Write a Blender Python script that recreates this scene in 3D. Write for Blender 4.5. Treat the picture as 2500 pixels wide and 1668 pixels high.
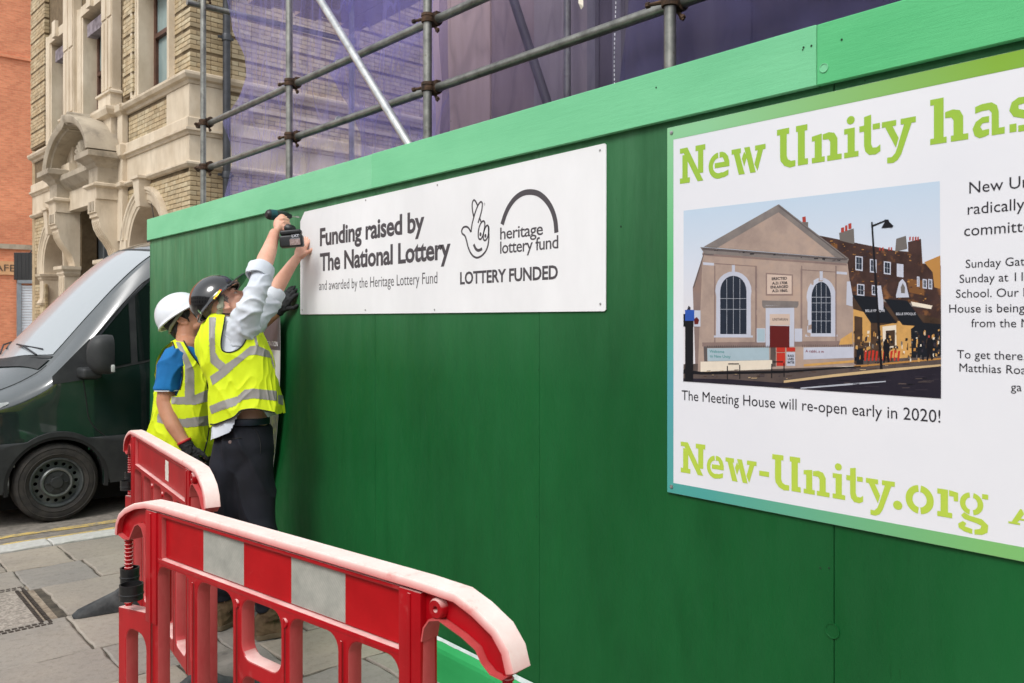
import bpy, bmesh, math, random
from mathutils import Vector, Matrix, noise
from mathutils.bvhtree import BVHTree
random.seed(7)
for o in list(bpy.data.objects): bpy.data.objects.remove(o)
S = bpy.context.scene
COL = S.collection

# ------------------------------------------------------------------ camera, sky, sun, exposure
FPX, HZ, EYE = 2050.0, 785.0, 1.6          # focal length in photo pixels, horizon row, eye height
PSI = math.atan(1746/2050)                 # how far the view turns away from the hoarding's own direction (+Y)
SN, CS = math.sin(PSI), math.cos(PSI)
RV, FV, ZV = Vector((CS, -SN, 0)), Vector((SN, CS, 0)), Vector((0, 0, 1))
cd = bpy.data.cameras.new('camera'); cam = bpy.data.objects.new('camera', cd); COL.objects.link(cam)
cam.location = (0, 0, EYE); cam.rotation_euler = (math.radians(90), 0, -PSI)
cd.sensor_width = 36; cd.lens = 36*FPX/2500; cd.shift_y = -49/2500; cd.clip_end = 2000; cd.clip_start = .05
S.camera = cam
cd.dof.use_dof = True; cd.dof.focus_distance = 3.4; cd.dof.aperture_fstop = 8
w = bpy.data.worlds.new('World'); S.world = w; w.use_nodes = True
nt = w.node_tree; bg = nt.nodes['Background']
sky = nt.nodes.new('ShaderNodeTexSky'); sky.sky_type = 'NISHITA'; sky.sun_disc = False
SUN_EL, SUN_AZ = math.radians(48), math.radians(246)     # azimuth measured from +Y towards +X
sky.sun_elevation = SUN_EL; sky.sun_rotation = SUN_AZ; sky.dust_density = 4; sky.air_density = 1; sky.ozone_density = 1
hs = nt.nodes.new('ShaderNodeHueSaturation'); hs.inputs['Saturation'].default_value = .22
cl = nt.nodes.new('ShaderNodeMix'); cl.data_type = 'RGBA'; cl.inputs[0].default_value = .50; cl.inputs[7].default_value = (8.6, 8.9, 9.4, 1)   # even overcast layer
nt.links.new(sky.outputs[0], hs.inputs['Color']); nt.links.new(hs.outputs[0], cl.inputs[6]); nt.links.new(cl.outputs[2], bg.inputs[0])
bg.inputs[1].default_value = .13
sl = bpy.data.lights.new('sun', 'SUN'); so = bpy.data.objects.new('sun', sl); COL.objects.link(so)
sl.energy = 1.5; sl.angle = math.radians(20); sl.color = (1, .98, .95)
sd = Vector((math.sin(SUN_AZ)*math.cos(SUN_EL), math.cos(SUN_AZ)*math.cos(SUN_EL), math.sin(SUN_EL)))
so.rotation_euler = sd.to_track_quat('Z', 'Y').to_euler()
S.view_settings.view_transform = 'Standard'; S.view_settings.look = 'None'
S.view_settings.exposure = .37; S.view_settings.gamma = 1; S.view_settings.use_curve_mapping = False

# ------------------------------------------------------------------ survey: sight line of a photo pixel -> real point
def ray(px): t = (px-1250)/FPX; return SN+CS*t, CS-SN*t
def P(px, py, d): a, b = ray(px); return Vector((a*d, b*d, EYE-(py-HZ)/FPX*d))     # at depth d
def O(ox, oy, d): return P(ox*1.0638, oy*1.0638, d)
def onx(px, py, X): a, b = ray(px); return P(px, py, X/a)
def ony(px, py, Y): a, b = ray(px); return P(px, py, Y/b)
def pix(v):
    d = v.x*SN+v.y*CS; r = v.x*CS-v.y*SN
    return 1250+FPX*r/d, HZ-(v.z-EYE)*FPX/d

# ------------------------------------------------------------------ object helpers
def tag(o, label=None, cat=None, group=None, kind=None):
    if label: o['label'] = label
    if cat: o['category'] = cat
    if group: o['group'] = group
    if kind: o['kind'] = kind
    return o
def thing(name, label, cat, loc=(0, 0, 0), rz=0, group=None):
    o = bpy.data.objects.new(name, None); COL.objects.link(o)
    o.location = loc; o.rotation_euler = (0, 0, rz); o.empty_display_size = .1
    return tag(o, label, cat, group)
def link(name, me, mats, parent=None, world=False, label=None, smooth=False, kind=None):
    if not isinstance(mats, (list, tuple)): mats = [mats]
    if len(me.materials) == 0:
        for m in mats: me.materials.append(m)
    if smooth is True:
        me.polygons.foreach_set('use_smooth', [True]*len(me.polygons))
    elif smooth:
        me.polygons.foreach_set('use_smooth', [True]*len(me.polygons)); me.set_sharp_from_angle(angle=math.radians(smooth))
    o = bpy.data.objects.new(name, me); COL.objects.link(o)
    if parent:
        o.parent = parent
        if world:
            M_ = Matrix.LocRotScale(parent.location, parent.rotation_euler, None)
            q = parent.parent
            while q: M_ = Matrix.LocRotScale(q.location, q.rotation_euler, None) @ M_; q = q.parent
            o.matrix_parent_inverse = M_.inverted()
    if label: o['label'] = label
    if kind: o['kind'] = kind
    return o
class MB:
    def __init__(s): s.v = []; s.f = []; s.m = []
    def add(s, vs, fs, mi=0):
        n = len(s.v); s.v += [tuple(v) for v in vs]; s.f += [tuple(i+n for i in f) for f in fs]; s.m += [mi]*len(fs)
        return s
    def box(s, a, b, mi=0, M_=None):
        x0, y0, z0 = a; x1, y1, z1 = b
        vs = [Vector(p) for p in ((x0,y0,z0),(x1,y0,z0),(x1,y1,z0),(x0,y1,z0),(x0,y0,z1),(x1,y0,z1),(x1,y1,z1),(x0,y1,z1))]
        if M_: vs = [M_ @ v for v in vs]
        return s.add(vs, [(0,3,2,1),(4,5,6,7),(0,1,5,4),(1,2,6,5),(2,3,7,6),(3,0,4,7)], mi)
    def tube(s, pts, r, n=12, mi=0, cap=True, flat=None, ez=1.0, roundend=False):
        """pts swept with radius r (number or list); flat: vector, section axis kept along it with factor ez"""
        pts = [Vector(p) for p in pts]
        rs = list(r) if isinstance(r, (list, tuple)) else [r]*len(pts)
        if roundend:
            d0 = (pts[0]-pts[1]).normalized(); d1 = (pts[-1]-pts[-2]).normalized()
            a = [(pts[0]+d0*rs[0]*math.sin(t), rs[0]*math.cos(t)) for t in (1.4, 1.0, .5)]
            b = [(pts[-1]+d1*rs[-1]*math.sin(t), rs[-1]*math.cos(t)) for t in (.5, 1.0, 1.4)]
            pts = [p for p, _ in a]+pts+[p for p, _ in b]; rs = [q for _, q in a]+rs+[q for _, q in b]
        up = None; rings = []
        for i, p in enumerate(pts):
            t = (pts[min(i+1, len(pts)-1)]-pts[max(i-1, 0)]).normalized()
            if up is None:
                up = Vector(flat) if flat is not None else (Vector((0,0,1)) if abs(t.z) < .9 else Vector((1,0,0)))
            up = (up-t*up.dot(t)).normalized(); sd_ = t.cross(up)
            rings.append([p+(up*math.cos(2*math.pi*k/n)*ez+sd_*math.sin(2*math.pi*k/n))*rs[i] for k in range(n)])
        return s.rings(rings, cap, mi)
    def rings(s, rings, cap=True, mi=0, closed=True):
        n = len(rings[0]); vs = [v for r in rings for v in r]; fs = []
        for i in range(len(rings)-1):
            for k in range(n if closed else n-1):
                a, b = i*n+k, i*n+(k+1) % n
                fs.append((a, b, b+n, a+n))
        if cap: fs.append(tuple(range(n-1, -1, -1))); fs.append(tuple(range((len(rings)-1)*n, len(rings)*n)))
        return s.add(vs, fs, mi)
    def ell(s, c, ax, n=20, m=12, mi=0):
        c = Vector(c); ax = [Vector(a) for a in ax]; rings = []
        for i in range(1, m):
            th = math.pi*i/m
            rings.append([c+ax[2]*math.cos(th)+(ax[0]*math.cos(2*math.pi*k/n)+ax[1]*math.sin(2*math.pi*k/n))*math.sin(th) for k in range(n)])
        nv = len(s.v); s.rings(rings, False, mi)
        t, b = len(s.v), len(s.v)+1; s.v += [tuple(c+ax[2]), tuple(c-ax[2])]
        for k in range(n):
            s.f.append((t, nv+(k+1) % n, nv+k)); s.m.append(mi)
            q = nv+(m-2)*n; s.f.append((b, q+k, q+(k+1) % n)); s.m.append(mi)
        return s
    def lathe(s, prof, c, axis, n=24, mi=0, cap=False):
        c = Vector(c); ax = Vector(axis).normalized(); u = ax.orthogonal().normalized(); v = ax.cross(u)
        s.rings([[c+ax*h+(u*math.cos(2*math.pi*k/n)+v*math.sin(2*math.pi*k/n))*r for k in range(n)] for r, h in prof], cap, mi)
        return s
    def mesh(s, name='m'):
        me = bpy.data.meshes.new(name); me.from_pydata(s.v, [], s.f)
        me.polygons.foreach_set('material_index', s.m); me.update()
        bm = bmesh.new(); bm.from_mesh(me); bmesh.ops.recalc_face_normals(bm, faces=bm.faces); bm.to_mesh(me); bm.free()
        return me
    def build(s, name, mats, parent=None, **k): return link(name, s.mesh(name), mats, parent, **k)
def bevel(me, w_, seg=2, ang=40):
    bm = bmesh.new(); bm.from_mesh(me)
    es = [e for e in bm.edges if len(e.link_faces) == 2 and e.calc_face_angle(0) > math.radians(ang)]
    bmesh.ops.bevel(bm, geom=es, offset=w_, segments=seg, profile=.6, affect='EDGES', clamp_overlap=True)
    bm.to_mesh(me); bm.free(); return me
def evaluated(o):
    dg = bpy.context.evaluated_depsgraph_get(); dg.update()
    me = bpy.data.meshes.new_from_object(o.evaluated_get(dg)); return me
def remesh(mb, voxel, smooth=4, factor=.5):
    o = link('tmp', mb.mesh(), [])
    m = o.modifiers.new('r', 'REMESH'); m.mode = 'VOXEL'; m.voxel_size = voxel; m.use_smooth_shade = True
    if smooth: s = o.modifiers.new('s', 'SMOOTH'); s.iterations = smooth; s.factor = factor
    me = evaluated(o); bpy.data.objects.remove(o); me.materials.clear(); return me
def outline(contours, depth, bev=0, z0=0, res=8):
    """flat 2D contours (first outer, the rest holes; odd-even) extruded to a mesh in local xy, thickness along z"""
    c = bpy.data.curves.new('c', 'CURVE'); c.dimensions = '2D'; c.fill_mode = 'BOTH' if depth else 'FRONT'
    c.extrude = max(depth/2-bev, 0); c.bevel_depth = bev; c.bevel_resolution = 1; c.offset = -bev
    for ct in contours:
        sp = c.splines.new('POLY'); sp.points.add(len(ct)-1); sp.use_cyclic_u = True
        for i, p in enumerate(ct): sp.points[i].co = (p[0], p[1], 0, 1)
    o = bpy.data.objects.new('t', c); COL.objects.link(o); me = evaluated(o); bpy.data.objects.remove(o)
    me.transform(Matrix.Translation((0, 0, z0)))
    return me
def rrect(x0, y0, x1, y1, r, n=5):
    r = min(r, abs(x1-x0)/2-1e-4, abs(y1-y0)/2-1e-4); out = []
    for cx, cy, a in ((x1-r, y1-r, 0), (x0+r, y1-r, 90), (x0+r, y0+r, 180), (x1-r, y0+r, 270)):
        out += [(cx+r*math.cos(math.radians(a+90*k/n)), cy+r*math.sin(math.radians(a+90*k/n))) for k in range(n+1)]
    return out
def join(mes, name='j'):
    bm = bmesh.new()
    for me in mes: bm.from_mesh(me)
    out = bpy.data.meshes.new(name); bm.to_mesh(out); bm.free(); return out
def catmull(keys, n):
    """keys: list of equal-length tuples -> n interpolated tuples"""
    out = []; m = len(keys)-1
    for i in range(n):
        t = i/(n-1)*m; k = min(int(t), m-1); f = t-k
        p0, p1, p2, p3 = keys[max(k-1, 0)], keys[k], keys[k+1], keys[min(k+2, m)]
        out.append(tuple(.5*(2*b+(c-a)*f+(2*a-5*b+4*c-d)*f*f+(3*b-a-3*c+d)*f**3) for a, b, c, d in zip(p0, p1, p2, p3)))
    return out
def inpoly(x, y, poly):
    r = False; j = len(poly)-1
    for i in range(len(poly)):
        xi, yi = poly[i]; xj, yj = poly[j]
        if (yi > y) != (yj > y) and x < (xj-xi)*(y-yi)/(yj-yi)+xi: r = not r
        j = i
    return r

# ------------------------------------------------------------------ materials
def srgb(r, g, b): return tuple(((c/255+.055)/1.055)**2.4 if c > 10 else c/255/12.92 for c in (r, g, b))
class Mat:
    def __init__(s, name):
        s.m = bpy.data.materials.new(name); s.m.use_nodes = True; s.t = s.m.node_tree; s.b = s.t.nodes['Principled BSDF']
        s.tc = s.n('ShaderNodeTexCoord')
    def n(s, t, **k):
        x = s.t.nodes.new(t)
        for a, b in k.items(): setattr(x, a, b)
        return x
    def l(s, a, b): s.t.links.new(a, b)
    def noise(s, scale, stretch=(1, 1, 1), detail=6, rough=.6, src='Object', dist=0):
        mp = s.n('ShaderNodeMapping'); mp.inputs['Scale'].default_value = stretch; s.l(s.tc.outputs[src], mp.inputs[0])
        x = s.n('ShaderNodeTexNoise'); x.inputs['Scale'].default_value = scale; x.inputs['Detail'].default_value = detail
        x.inputs['Roughness'].default_value = rough; x.inputs['Distortion'].default_value = dist
        s.l(mp.outputs[0], x.inputs[0]); return x.outputs[0]
    def ramp(s, fac, stops):
        x = s.n('ShaderNodeValToRGB'); e = x.color_ramp.elements
        while len(e) < len(stops): e.new(.5)
        for i, (p, c) in enumerate(stops): e[i].position = p; e[i].color = (*c, 1) if len(c) == 3 else c
        s.l(fac, x.inputs[0]); return x.outputs[0]
    def mix(s, fac, a, b, mode='MIX'):
        x = s.n('ShaderNodeMix', data_type='RGBA', blend_type=mode)
        for sock, v in ((x.inputs[0], fac), (x.inputs[6], a), (x.inputs[7], b)):
            if isinstance(v, (int, float)): sock.default_value = v
            elif isinstance(v, tuple): sock.default_value = (*v, 1)
            else: s.l(v, sock)
        return x.outputs[2]
    def math(s, op, a, b=0.0):
        x = s.n('ShaderNodeMath', operation=op)
        for sock, v in ((x.inputs[0], a), (x.inputs[1], b)):
            if isinstance(v, (int, float)): sock.default_value = v
            else: s.l(v, sock)
        return x.outputs[0]
    def col(s, v):
        if isinstance(v, tuple): s.b.inputs['Base Color'].default_value = (*v, 1)
        else: s.l(v, s.b.inputs['Base Color'])
        return s
    def set(s, **k):
        for a, b in k.items(): s.b.inputs[a.replace('_', ' ')].default_value = b
        return s
    def bump(s, h, strength=.3, dist=.01):
        x = s.n('ShaderNodeBump'); x.inputs['Strength'].default_value = strength; x.inputs['Distance'].default_value = dist
        s.l(h, x.inputs['Height']); s.l(x.outputs[0], s.b.inputs['Normal']); return s
def simple(name, c1, c2=None, scale=6, rough=.6, metal=0, bump=0, bscale=40, bdist=.004, stretch=(1, 1, 1), lo=.35, hi=.65, rvar=0, **k):
    m = Mat(name); c2 = c2 or tuple(min(c*1.18+.004, 1) for c in c1)
    m.col(m.ramp(m.noise(scale, stretch), [(lo, c1), (hi, c2)]))
    m.set(Roughness=rough, Metallic=metal, **k)
    if rvar:
        r = m.ramp(m.noise(scale*2.3, stretch), [(.35, (rough-rvar,)*3), (.65, (min(rough+rvar, 1),)*3)]); m.l(r, m.b.inputs['Roughness'])
    if bump: m.bump(m.noise(bscale, stretch), bump, bdist)
    return m.m

def ply_green():
    m = Mat('painted_plywood_green')
    base = m.ramp(m.noise(1.3, (1, 1, .35), 5), [(.3, srgb(10, 80, 36)), (.75, srgb(22, 102, 50))])
    st = m.ramp(m.noise(9, (1, 1, .09), 8, .7), [(.40, (0, 0, 0)), (.72, (1, 1, 1))])
    sx = m.n('ShaderNodeSeparateXYZ'); m.l(m.tc.outputs['Object'], sx.inputs[0])
    # chalky streaks, plus brighter ambient light near the far top put into the colour
    mr = m.n('ShaderNodeMapRange'); mr.inputs[1].default_value = 1.35; mr.inputs[2].default_value = 2.35; m.l(sx.outputs[2], mr.inputs[0])
    my = m.n('ShaderNodeMapRange'); my.inputs[1].default_value = 1.5; my.inputs[2].default_value = 5.5; my.inputs[3].default_value = .30; my.inputs[4].default_value = 1; m.l(sx.outputs[1], my.inputs[0])
    wz = m.math('MULTIPLY', mr.outputs[0], my.outputs[0])
    f = m.math('MULTIPLY', m.math('ADD', m.math('MULTIPLY', st, .5), .45), wz)
    c = m.mix(f, base, srgb(112, 166, 126))
    dark = m.ramp(m.noise(4, (1, 1, .35), 7, .7), [(.5, (1, 1, 1)), (.75, (.78, .82, .80))])
    c = m.mix(1.0, c, dark, 'MULTIPLY')
    tick = m.ramp(m.noise(85, (1, 1, .16), 5, .7), [(.60, (1, 1, 1)), (.70, (.68, .72, .70))]); patch_ = m.ramp(m.noise(2.2, (1, 1, .8), 4, .6), [(.45, (0,)*3), (.65, (1,)*3)])
    c = m.mix(patch_, c, m.mix(1.0, c, tick, 'MULTIPLY'))
    vo = m.n('ShaderNodeTexVoronoi'); vo.inputs['Scale'].default_value = 4.5; m.l(m.tc.outputs['Object'], vo.inputs[0])
    sp = m.ramp(vo.outputs['Distance'], [(.012, (1, 1, 1)), (.02, (0, 0, 0))])
    c = m.mix(m.math('MULTIPLY', sp, .6), c, srgb(10, 40, 20))
    m.col(c).set(Roughness=.55, Specular_IOR_Level=.3)
    m.l(m.ramp(m.noise(14, (1, 1, .3)), [(.3, (.42,)*3), (.7, (.68,)*3)]), m.b.inputs['Roughness'])
    g1 = m.noise(60, (1, 1, .06), 8, .75)
    m.bump(g1, .4, .003); return m.m
def cap_green(name='coping_paint_mint', a=(114, 194, 144), b=(132, 212, 162)):
    m = Mat(name)
    c = m.ramp(m.noise(3, (1, .4, 1), 5), [(.3, srgb(*a)), (.7, srgb(*b))])
    ck = m.noise(38, (1, .12, 1.6), 9, .8)
    m.col(m.mix(m.ramp(ck, [(.28, (.5,)*3), (.36, (0,)*3)]), c, srgb(40, 120, 75))).set(Roughness=.6)
    m.bump(ck, .35, .004); return m.m
G_PLY, G_CAP = ply_green(), cap_green()
G_PLINTH = cap_green('plinth_paint_green', (30, 150, 78), (52, 172, 98))
def brick_mat(name, cols, rough=.55, bump=.25):
    m = Mat(name); g = m.n('ShaderNodeNewGeometry'); oi = m.n('ShaderNodeObjectInfo')
    r = m.math('FRACT', m.math('ADD', g.outputs['Random Per Island'], oi.outputs['Random']))
    c = m.ramp(r, [(i/(len(cols)-1), srgb(*q)) for i, q in enumerate(cols)])
    d = m.ramp(m.noise(7, detail=8), [(.4, (1, 1, 1)), (.75, (.66, .6, .52))])
    d2 = m.ramp(m.noise(1.1, (1, 1, .6), detail=5), [(.4, (1, 1, 1)), (.7, (.78, .74, .68))])
    m.col(m.mix(1.0, m.mix(1.0, c, d, 'MULTIPLY'), d2, 'MULTIPLY')).set(Roughness=rough); m.bump(m.noise(60), bump, .004); return m.m
M_BRICK = brick_mat('buff_glazed_brick', [(180, 162, 130), (198, 180, 146), (188, 168, 132), (206, 192, 160), (166, 150, 120), (200, 186, 154)])
M_BRICKF = M_BRICK
def stone_mat(name, a, b, dirt=(142, 124, 98), streak=(1, 1, .25), amount=.4):
    m = Mat(name); c = m.ramp(m.noise(2.2, (1, 1, .6)), [(.3, srgb(*a)), (.7, srgb(*b))])
    d = m.ramp(m.noise(3.1, streak, 8, .7), [(.5, (0, 0, 0)), (.74, (1, 1, 1))])
    m.col(m.mix(m.math('MULTIPLY', d, amount), c, srgb(*dirt))).set(Roughness=.8); m.bump(m.noise(45), .25, .006); return m.m
M_STONE = stone_mat('bath_stone', (188, 171, 146), (216, 202, 180))
M_STONE2 = stone_mat('weathered_stone', (150, 138, 120), (178, 166, 146), (84, 76, 66), (1, 1, 1), .7)
M_MORTAR = simple('brick_mortar_dark', srgb(96, 80, 58), srgb(120, 102, 76), 8, .9, bump=.3)
M_RENDER = simple('dark_interior', (.012, .011, .01), (.02, .018, .016), 3, .9)
M_TIMBER = simple('brown_sash_timber', srgb(70, 44, 34), srgb(92, 60, 46), 8, .5)
def steel(name='galvanised_tube', a=(112, 112, 108), b=(158, 158, 150), rough=.42, metal=.75):
    m = Mat(name)
    c = m.ramp(m.noise(9, detail=8, rough=.7), [(.35, srgb(*a)), (.65, srgb(*b))])
    m.col(m.mix(m.ramp(m.noise(40, detail=4), [(.62, (0,)*3), (.72, (.6,)*3)]), c, srgb(96, 84, 66))).set(Roughness=rough, Metallic=metal)
    m.bump(m.noise(120), .15, .001); return m.m
M_STEEL = steel(); M_STEEL2 = steel('bright_galvanised_tube', (170, 172, 172), (206, 208, 206), .4, .7)
M_COUPLER = simple('rusty_coupler_steel', srgb(52, 42, 36), srgb(98, 74, 56), 30, .75, .5, bump=.5, bscale=90)
M_SIGNW = simple('white_sign_face', srgb(232, 232, 233), srgb(242, 242, 243), 2.6, .42, stretch=(1, 1, .5))
M_INK = simple('charcoal_print', srgb(72, 68, 72), srgb(78, 74, 78), 2, .5)
M_SCREW = simple('screw_steel', srgb(150, 150, 150), srgb(190, 190, 190), 30, .35, .8)
M_RED = None
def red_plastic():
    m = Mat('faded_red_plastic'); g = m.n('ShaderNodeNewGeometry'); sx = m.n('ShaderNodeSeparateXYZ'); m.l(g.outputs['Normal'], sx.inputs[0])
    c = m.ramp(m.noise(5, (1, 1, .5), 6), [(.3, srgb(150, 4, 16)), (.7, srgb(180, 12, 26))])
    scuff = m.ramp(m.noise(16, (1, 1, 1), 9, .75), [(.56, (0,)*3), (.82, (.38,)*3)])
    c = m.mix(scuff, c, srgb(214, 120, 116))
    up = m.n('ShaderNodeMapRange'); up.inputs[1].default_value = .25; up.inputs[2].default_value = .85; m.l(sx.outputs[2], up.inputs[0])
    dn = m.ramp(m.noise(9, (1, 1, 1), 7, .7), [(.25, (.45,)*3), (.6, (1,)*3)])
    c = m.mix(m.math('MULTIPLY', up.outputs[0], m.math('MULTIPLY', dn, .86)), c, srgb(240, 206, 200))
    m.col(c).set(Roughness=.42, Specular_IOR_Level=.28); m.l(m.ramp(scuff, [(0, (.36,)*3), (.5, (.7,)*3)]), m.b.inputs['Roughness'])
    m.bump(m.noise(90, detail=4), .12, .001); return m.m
M_RED = red_plastic()
def red_dusty_lit():
    m = Mat('dusty_lit_pink_plastic')  # pinker tone holds both dust and painted light
    c = m.ramp(m.noise(7, (1, 1, .4), 7, .7), [(.3, srgb(178, 52, 56)), (.7, srgb(202, 92, 90))])
    m.col(c).set(Roughness=.6); m.bump(m.noise(90, detail=4), .12, .001); return m.m
M_PINK = red_dusty_lit()
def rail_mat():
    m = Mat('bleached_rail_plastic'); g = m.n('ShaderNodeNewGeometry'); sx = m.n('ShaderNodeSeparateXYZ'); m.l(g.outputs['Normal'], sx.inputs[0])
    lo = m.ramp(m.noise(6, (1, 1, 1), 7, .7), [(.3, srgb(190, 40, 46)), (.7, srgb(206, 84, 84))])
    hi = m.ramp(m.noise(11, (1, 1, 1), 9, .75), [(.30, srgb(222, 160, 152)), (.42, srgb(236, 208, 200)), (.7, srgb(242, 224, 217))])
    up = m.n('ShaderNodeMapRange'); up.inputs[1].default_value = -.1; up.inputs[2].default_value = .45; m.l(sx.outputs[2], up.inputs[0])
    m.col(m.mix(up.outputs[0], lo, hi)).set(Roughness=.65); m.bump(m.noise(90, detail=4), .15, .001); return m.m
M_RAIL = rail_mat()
M_REDBRIGHT = simple('red_reflective_film', srgb(172, 6, 16), srgb(188, 14, 22), 9, .3)
def refl():
    m = Mat('white_reflective_film'); c = m.ramp(m.noise(10, detail=8, rough=.7), [(.35, srgb(146, 147, 140)), (.7, srgb(184, 183, 174))])
    wv = m.n('ShaderNodeTexWave', wave_type='BANDS', bands_direction='DIAGONAL'); wv.inputs['Scale'].default_value = 55; m.l(m.tc.outputs['Object'], wv.inputs[0])
    m.col(m.mix(m.math('MULTIPLY', wv.outputs[1], .28), c, srgb(130, 134, 128))).set(Roughness=.35); return m.m
M_REFL = refl()
def red_film():
    m = Mat('red_scuffed_film'); c = m.ramp(m.noise(9, detail=6), [(.3, srgb(160, 4, 14)), (.7, srgb(180, 12, 22))])
    s1 = m.ramp(m.noise(14, detail=10, rough=.85, dist=1.5), [(.60, (0,)*3), (.74, (.45,)*3)]); s2 = m.ramp(m.noise(5, (1, 1, 7), 8, .8, dist=.8), [(.62, (0,)*3), (.70, (.35,)*3)])
    m.col(m.mix(m.math('MAXIMUM', s1, s2), c, srgb(206, 110, 104))).set(Roughness=.45, Specular_IOR_Level=.2); return m.m
M_REDFILM = red_film()
M_RUBBER = simple('recycled_rubber', srgb(44, 46, 48), srgb(78, 80, 80), 14, .8, bump=.5, bscale=50)
M_CLAMP = simple('black_rubber_clamp', (.008, .008, .009), (.016, .016, .017), 10, .38, bump=.2)

# ------------------------------------------------------------------ ground: road, kerb, flagstones
def sheet(name, x0, y0, x1, y1, z, mat, kind='structure', label=None):
    o = MB().add([(x0,y0,z),(x1,y0,z),(x1,y1,z),(x0,y1,z)], [(0,1,2,3)]).build(name, mat); return tag(o, kind=kind, label=label)
M_ASPH = simple('worn_asphalt', srgb(112, 106, 98), srgb(142, 134, 124), 18, .9, bump=.6, bscale=160, bdist=.004)
M_FARG = simple('far_ground', srgb(100, 96, 90), srgb(128, 122, 114), .6, .9)
sheet('ground', -400, -400, 400, 400, -.32, M_FARG)
MB().box((-60, 6.93, -.3), (60, 12.3, -.12)).build('road', M_ASPH, kind='structure')
MB().box((-60, 12.3, -.3), (60, 60, -.0)).build('far_pavement', simple('far_paving', srgb(150, 144, 134), srgb(172, 166, 156), 2, .85), kind='structure')
M_YEL = Mat('worn_yellow_line')
_c = M_YEL.ramp(M_YEL.noise(4, detail=3), [(.3, srgb(206, 174, 90)), (.7, srgb(222, 192, 112))])
_w = M_YEL.ramp(M_YEL.noise(11, (1, 3, 1), 9, .78), [(.46, (0,)*3), (.55, (1,)*3)])
M_YEL.col(M_YEL.mix(_w, _c, srgb(132, 126, 116))).set(Roughness=.85)
M_YEL = M_YEL.m
for y in (7.38, 7.66):
    v = []; f = []; n = 160
    for i in range(n+1):
        x = -6+i*.1
        for sgn in (0, 1): v.append((x, y+sgn*.1+noise.noise(Vector((x*3, y+sgn*5, 0)))*.02, -.116))
    for i in range(n): f.append((2*i, 2*i+2, 2*i+3, 2*i+1))
    o = MB().add(v, f).build('road_line', M_YEL); tag(o, kind='structure')
M_JOINT = simple('gritty_joint', srgb(52, 47, 40), srgb(92, 84, 72), 20, .95, bump=.6, bscale=120)
pav = MB().box((-8, -8, -.3), (2.6, 6.74, -.012)).build('pavement', M_JOINT); tag(pav, kind='structure')
def slab_mat():
    m = Mat('york_stone_flag'); oi = m.n('ShaderNodeObjectInfo')
    base = m.ramp(oi.outputs['Random'], [(0, srgb(146, 138, 128)), (.35, srgb(162, 152, 139)), (.7, srgb(142, 137, 131)), (1, srgb(170, 161, 148))])
    a = m.ramp(m.noise(2.6, detail=8, rough=.65), [(.3, (.84, .84, .85)), (.7, (1.06, 1.04, 1.0))])
    b = m.ramp(m.noise(26, detail=9, rough=.8), [(.32, (.72, .7, .68)), (.5, (1, 1, 1))])
    sp = m.ramp(m.noise(70, detail=3), [(.70, (0,)*3), (.74, (.5,)*3)])
    c = m.mix(1.0, m.mix(1.0, base, a, 'MULTIPLY'), b, 'MULTIPLY')
    vo = m.n('ShaderNodeTexVoronoi'); vo.inputs['Scale'].default_value = 3.2; m.l(m.tc.outputs['Object'], vo.inputs[0])
    gum = m.ramp(vo.outputs['Distance'], [(.045, (.55,)*3), (.06, (0,)*3)]); c = m.mix(gum, c, srgb(92, 88, 84))
    st = m.ramp(m.noise(1.1, (1, 1, 1), 7, .65, dist=.6), [(.5, (1, 1, 1)), (.72, (.78, .76, .74))]); c = m.mix(1.0, c, st, 'MULTIPLY')
    m.col(m.mix(sp, c, srgb(205, 200, 190))).set(Roughness=.82)
    m.bump(m.noise(7, detail=10, rough=.7), .5, .02); return m.m
M_SLAB = slab_mat()
M_KERB = simple('kerb_granite', srgb(176, 174, 168), srgb(196, 194, 188), 24, .8, bump=.3, bscale=120)
def slab(x0, y0, x1, y1, z=0, name='paving_slab', mat=None, parent=None):
    g = .006; x0 += g; x1 -= g; y0 += g; y1 -= g; v = []
    nx, ny = max(2, int((x1-x0)/.06)), max(2, int((y1-y0)/.06))
    seed = random.random()*50; rim = []
    for i in range(nx+1): rim.append((x0+(x1-x0)*i/nx, y0))
    for i in range(1, ny+1): rim.append((x1, y0+(y1-y0)*i/ny))
    for i in range(1, nx+1): rim.append((x1-(x1-x0)*i/nx, y1))
    for i in range(1, ny): rim.append((x0, y1-(y1-y0)*i/ny))
    cx, cy = (x0+x1)/2, (y0+y1)/2; tilt = ((random.random()-.5)*.006, (random.random()-.5)*.006)
    def jit(p, s_=.006): return (p[0]+noise.noise(Vector((p[0]*9, p[1]*9, seed)))*s_, p[1]+noise.noise(Vector((p[0]*9, p[1]*9, seed+9)))*s_)
    n = len(rim); ring0 = []; ring1 = []; ring2 = []
    for p in rim:
        q = jit(p, .016); ring0.append((q[0], q[1], z-.03)); ring1.append((q[0], q[1], z-.005))
        d = Vector((cx-q[0], cy-q[1])); d.normalize(); qq = (q[0]+d.x*.010, q[1]+d.y*.010)
        ring2.append((qq[0], qq[1], z+tilt[0]*(qq[0]-cx)+tilt[1]*(qq[1]-cy)))
    mb = MB(); mb.rings([ring0, ring1, ring2], False); mb.f.append(tuple(range(2*n, 3*n))); mb.m.append(0)
    return mb.build(name, mat or M_SLAB, parent or pav)
rows = [6.70, 6.18, 5.69, 5.06, 4.46, 4.00, 3.50, 2.86, 2.30, 1.62, 1.05, .4, -.2, -.9, -1.5]
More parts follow.
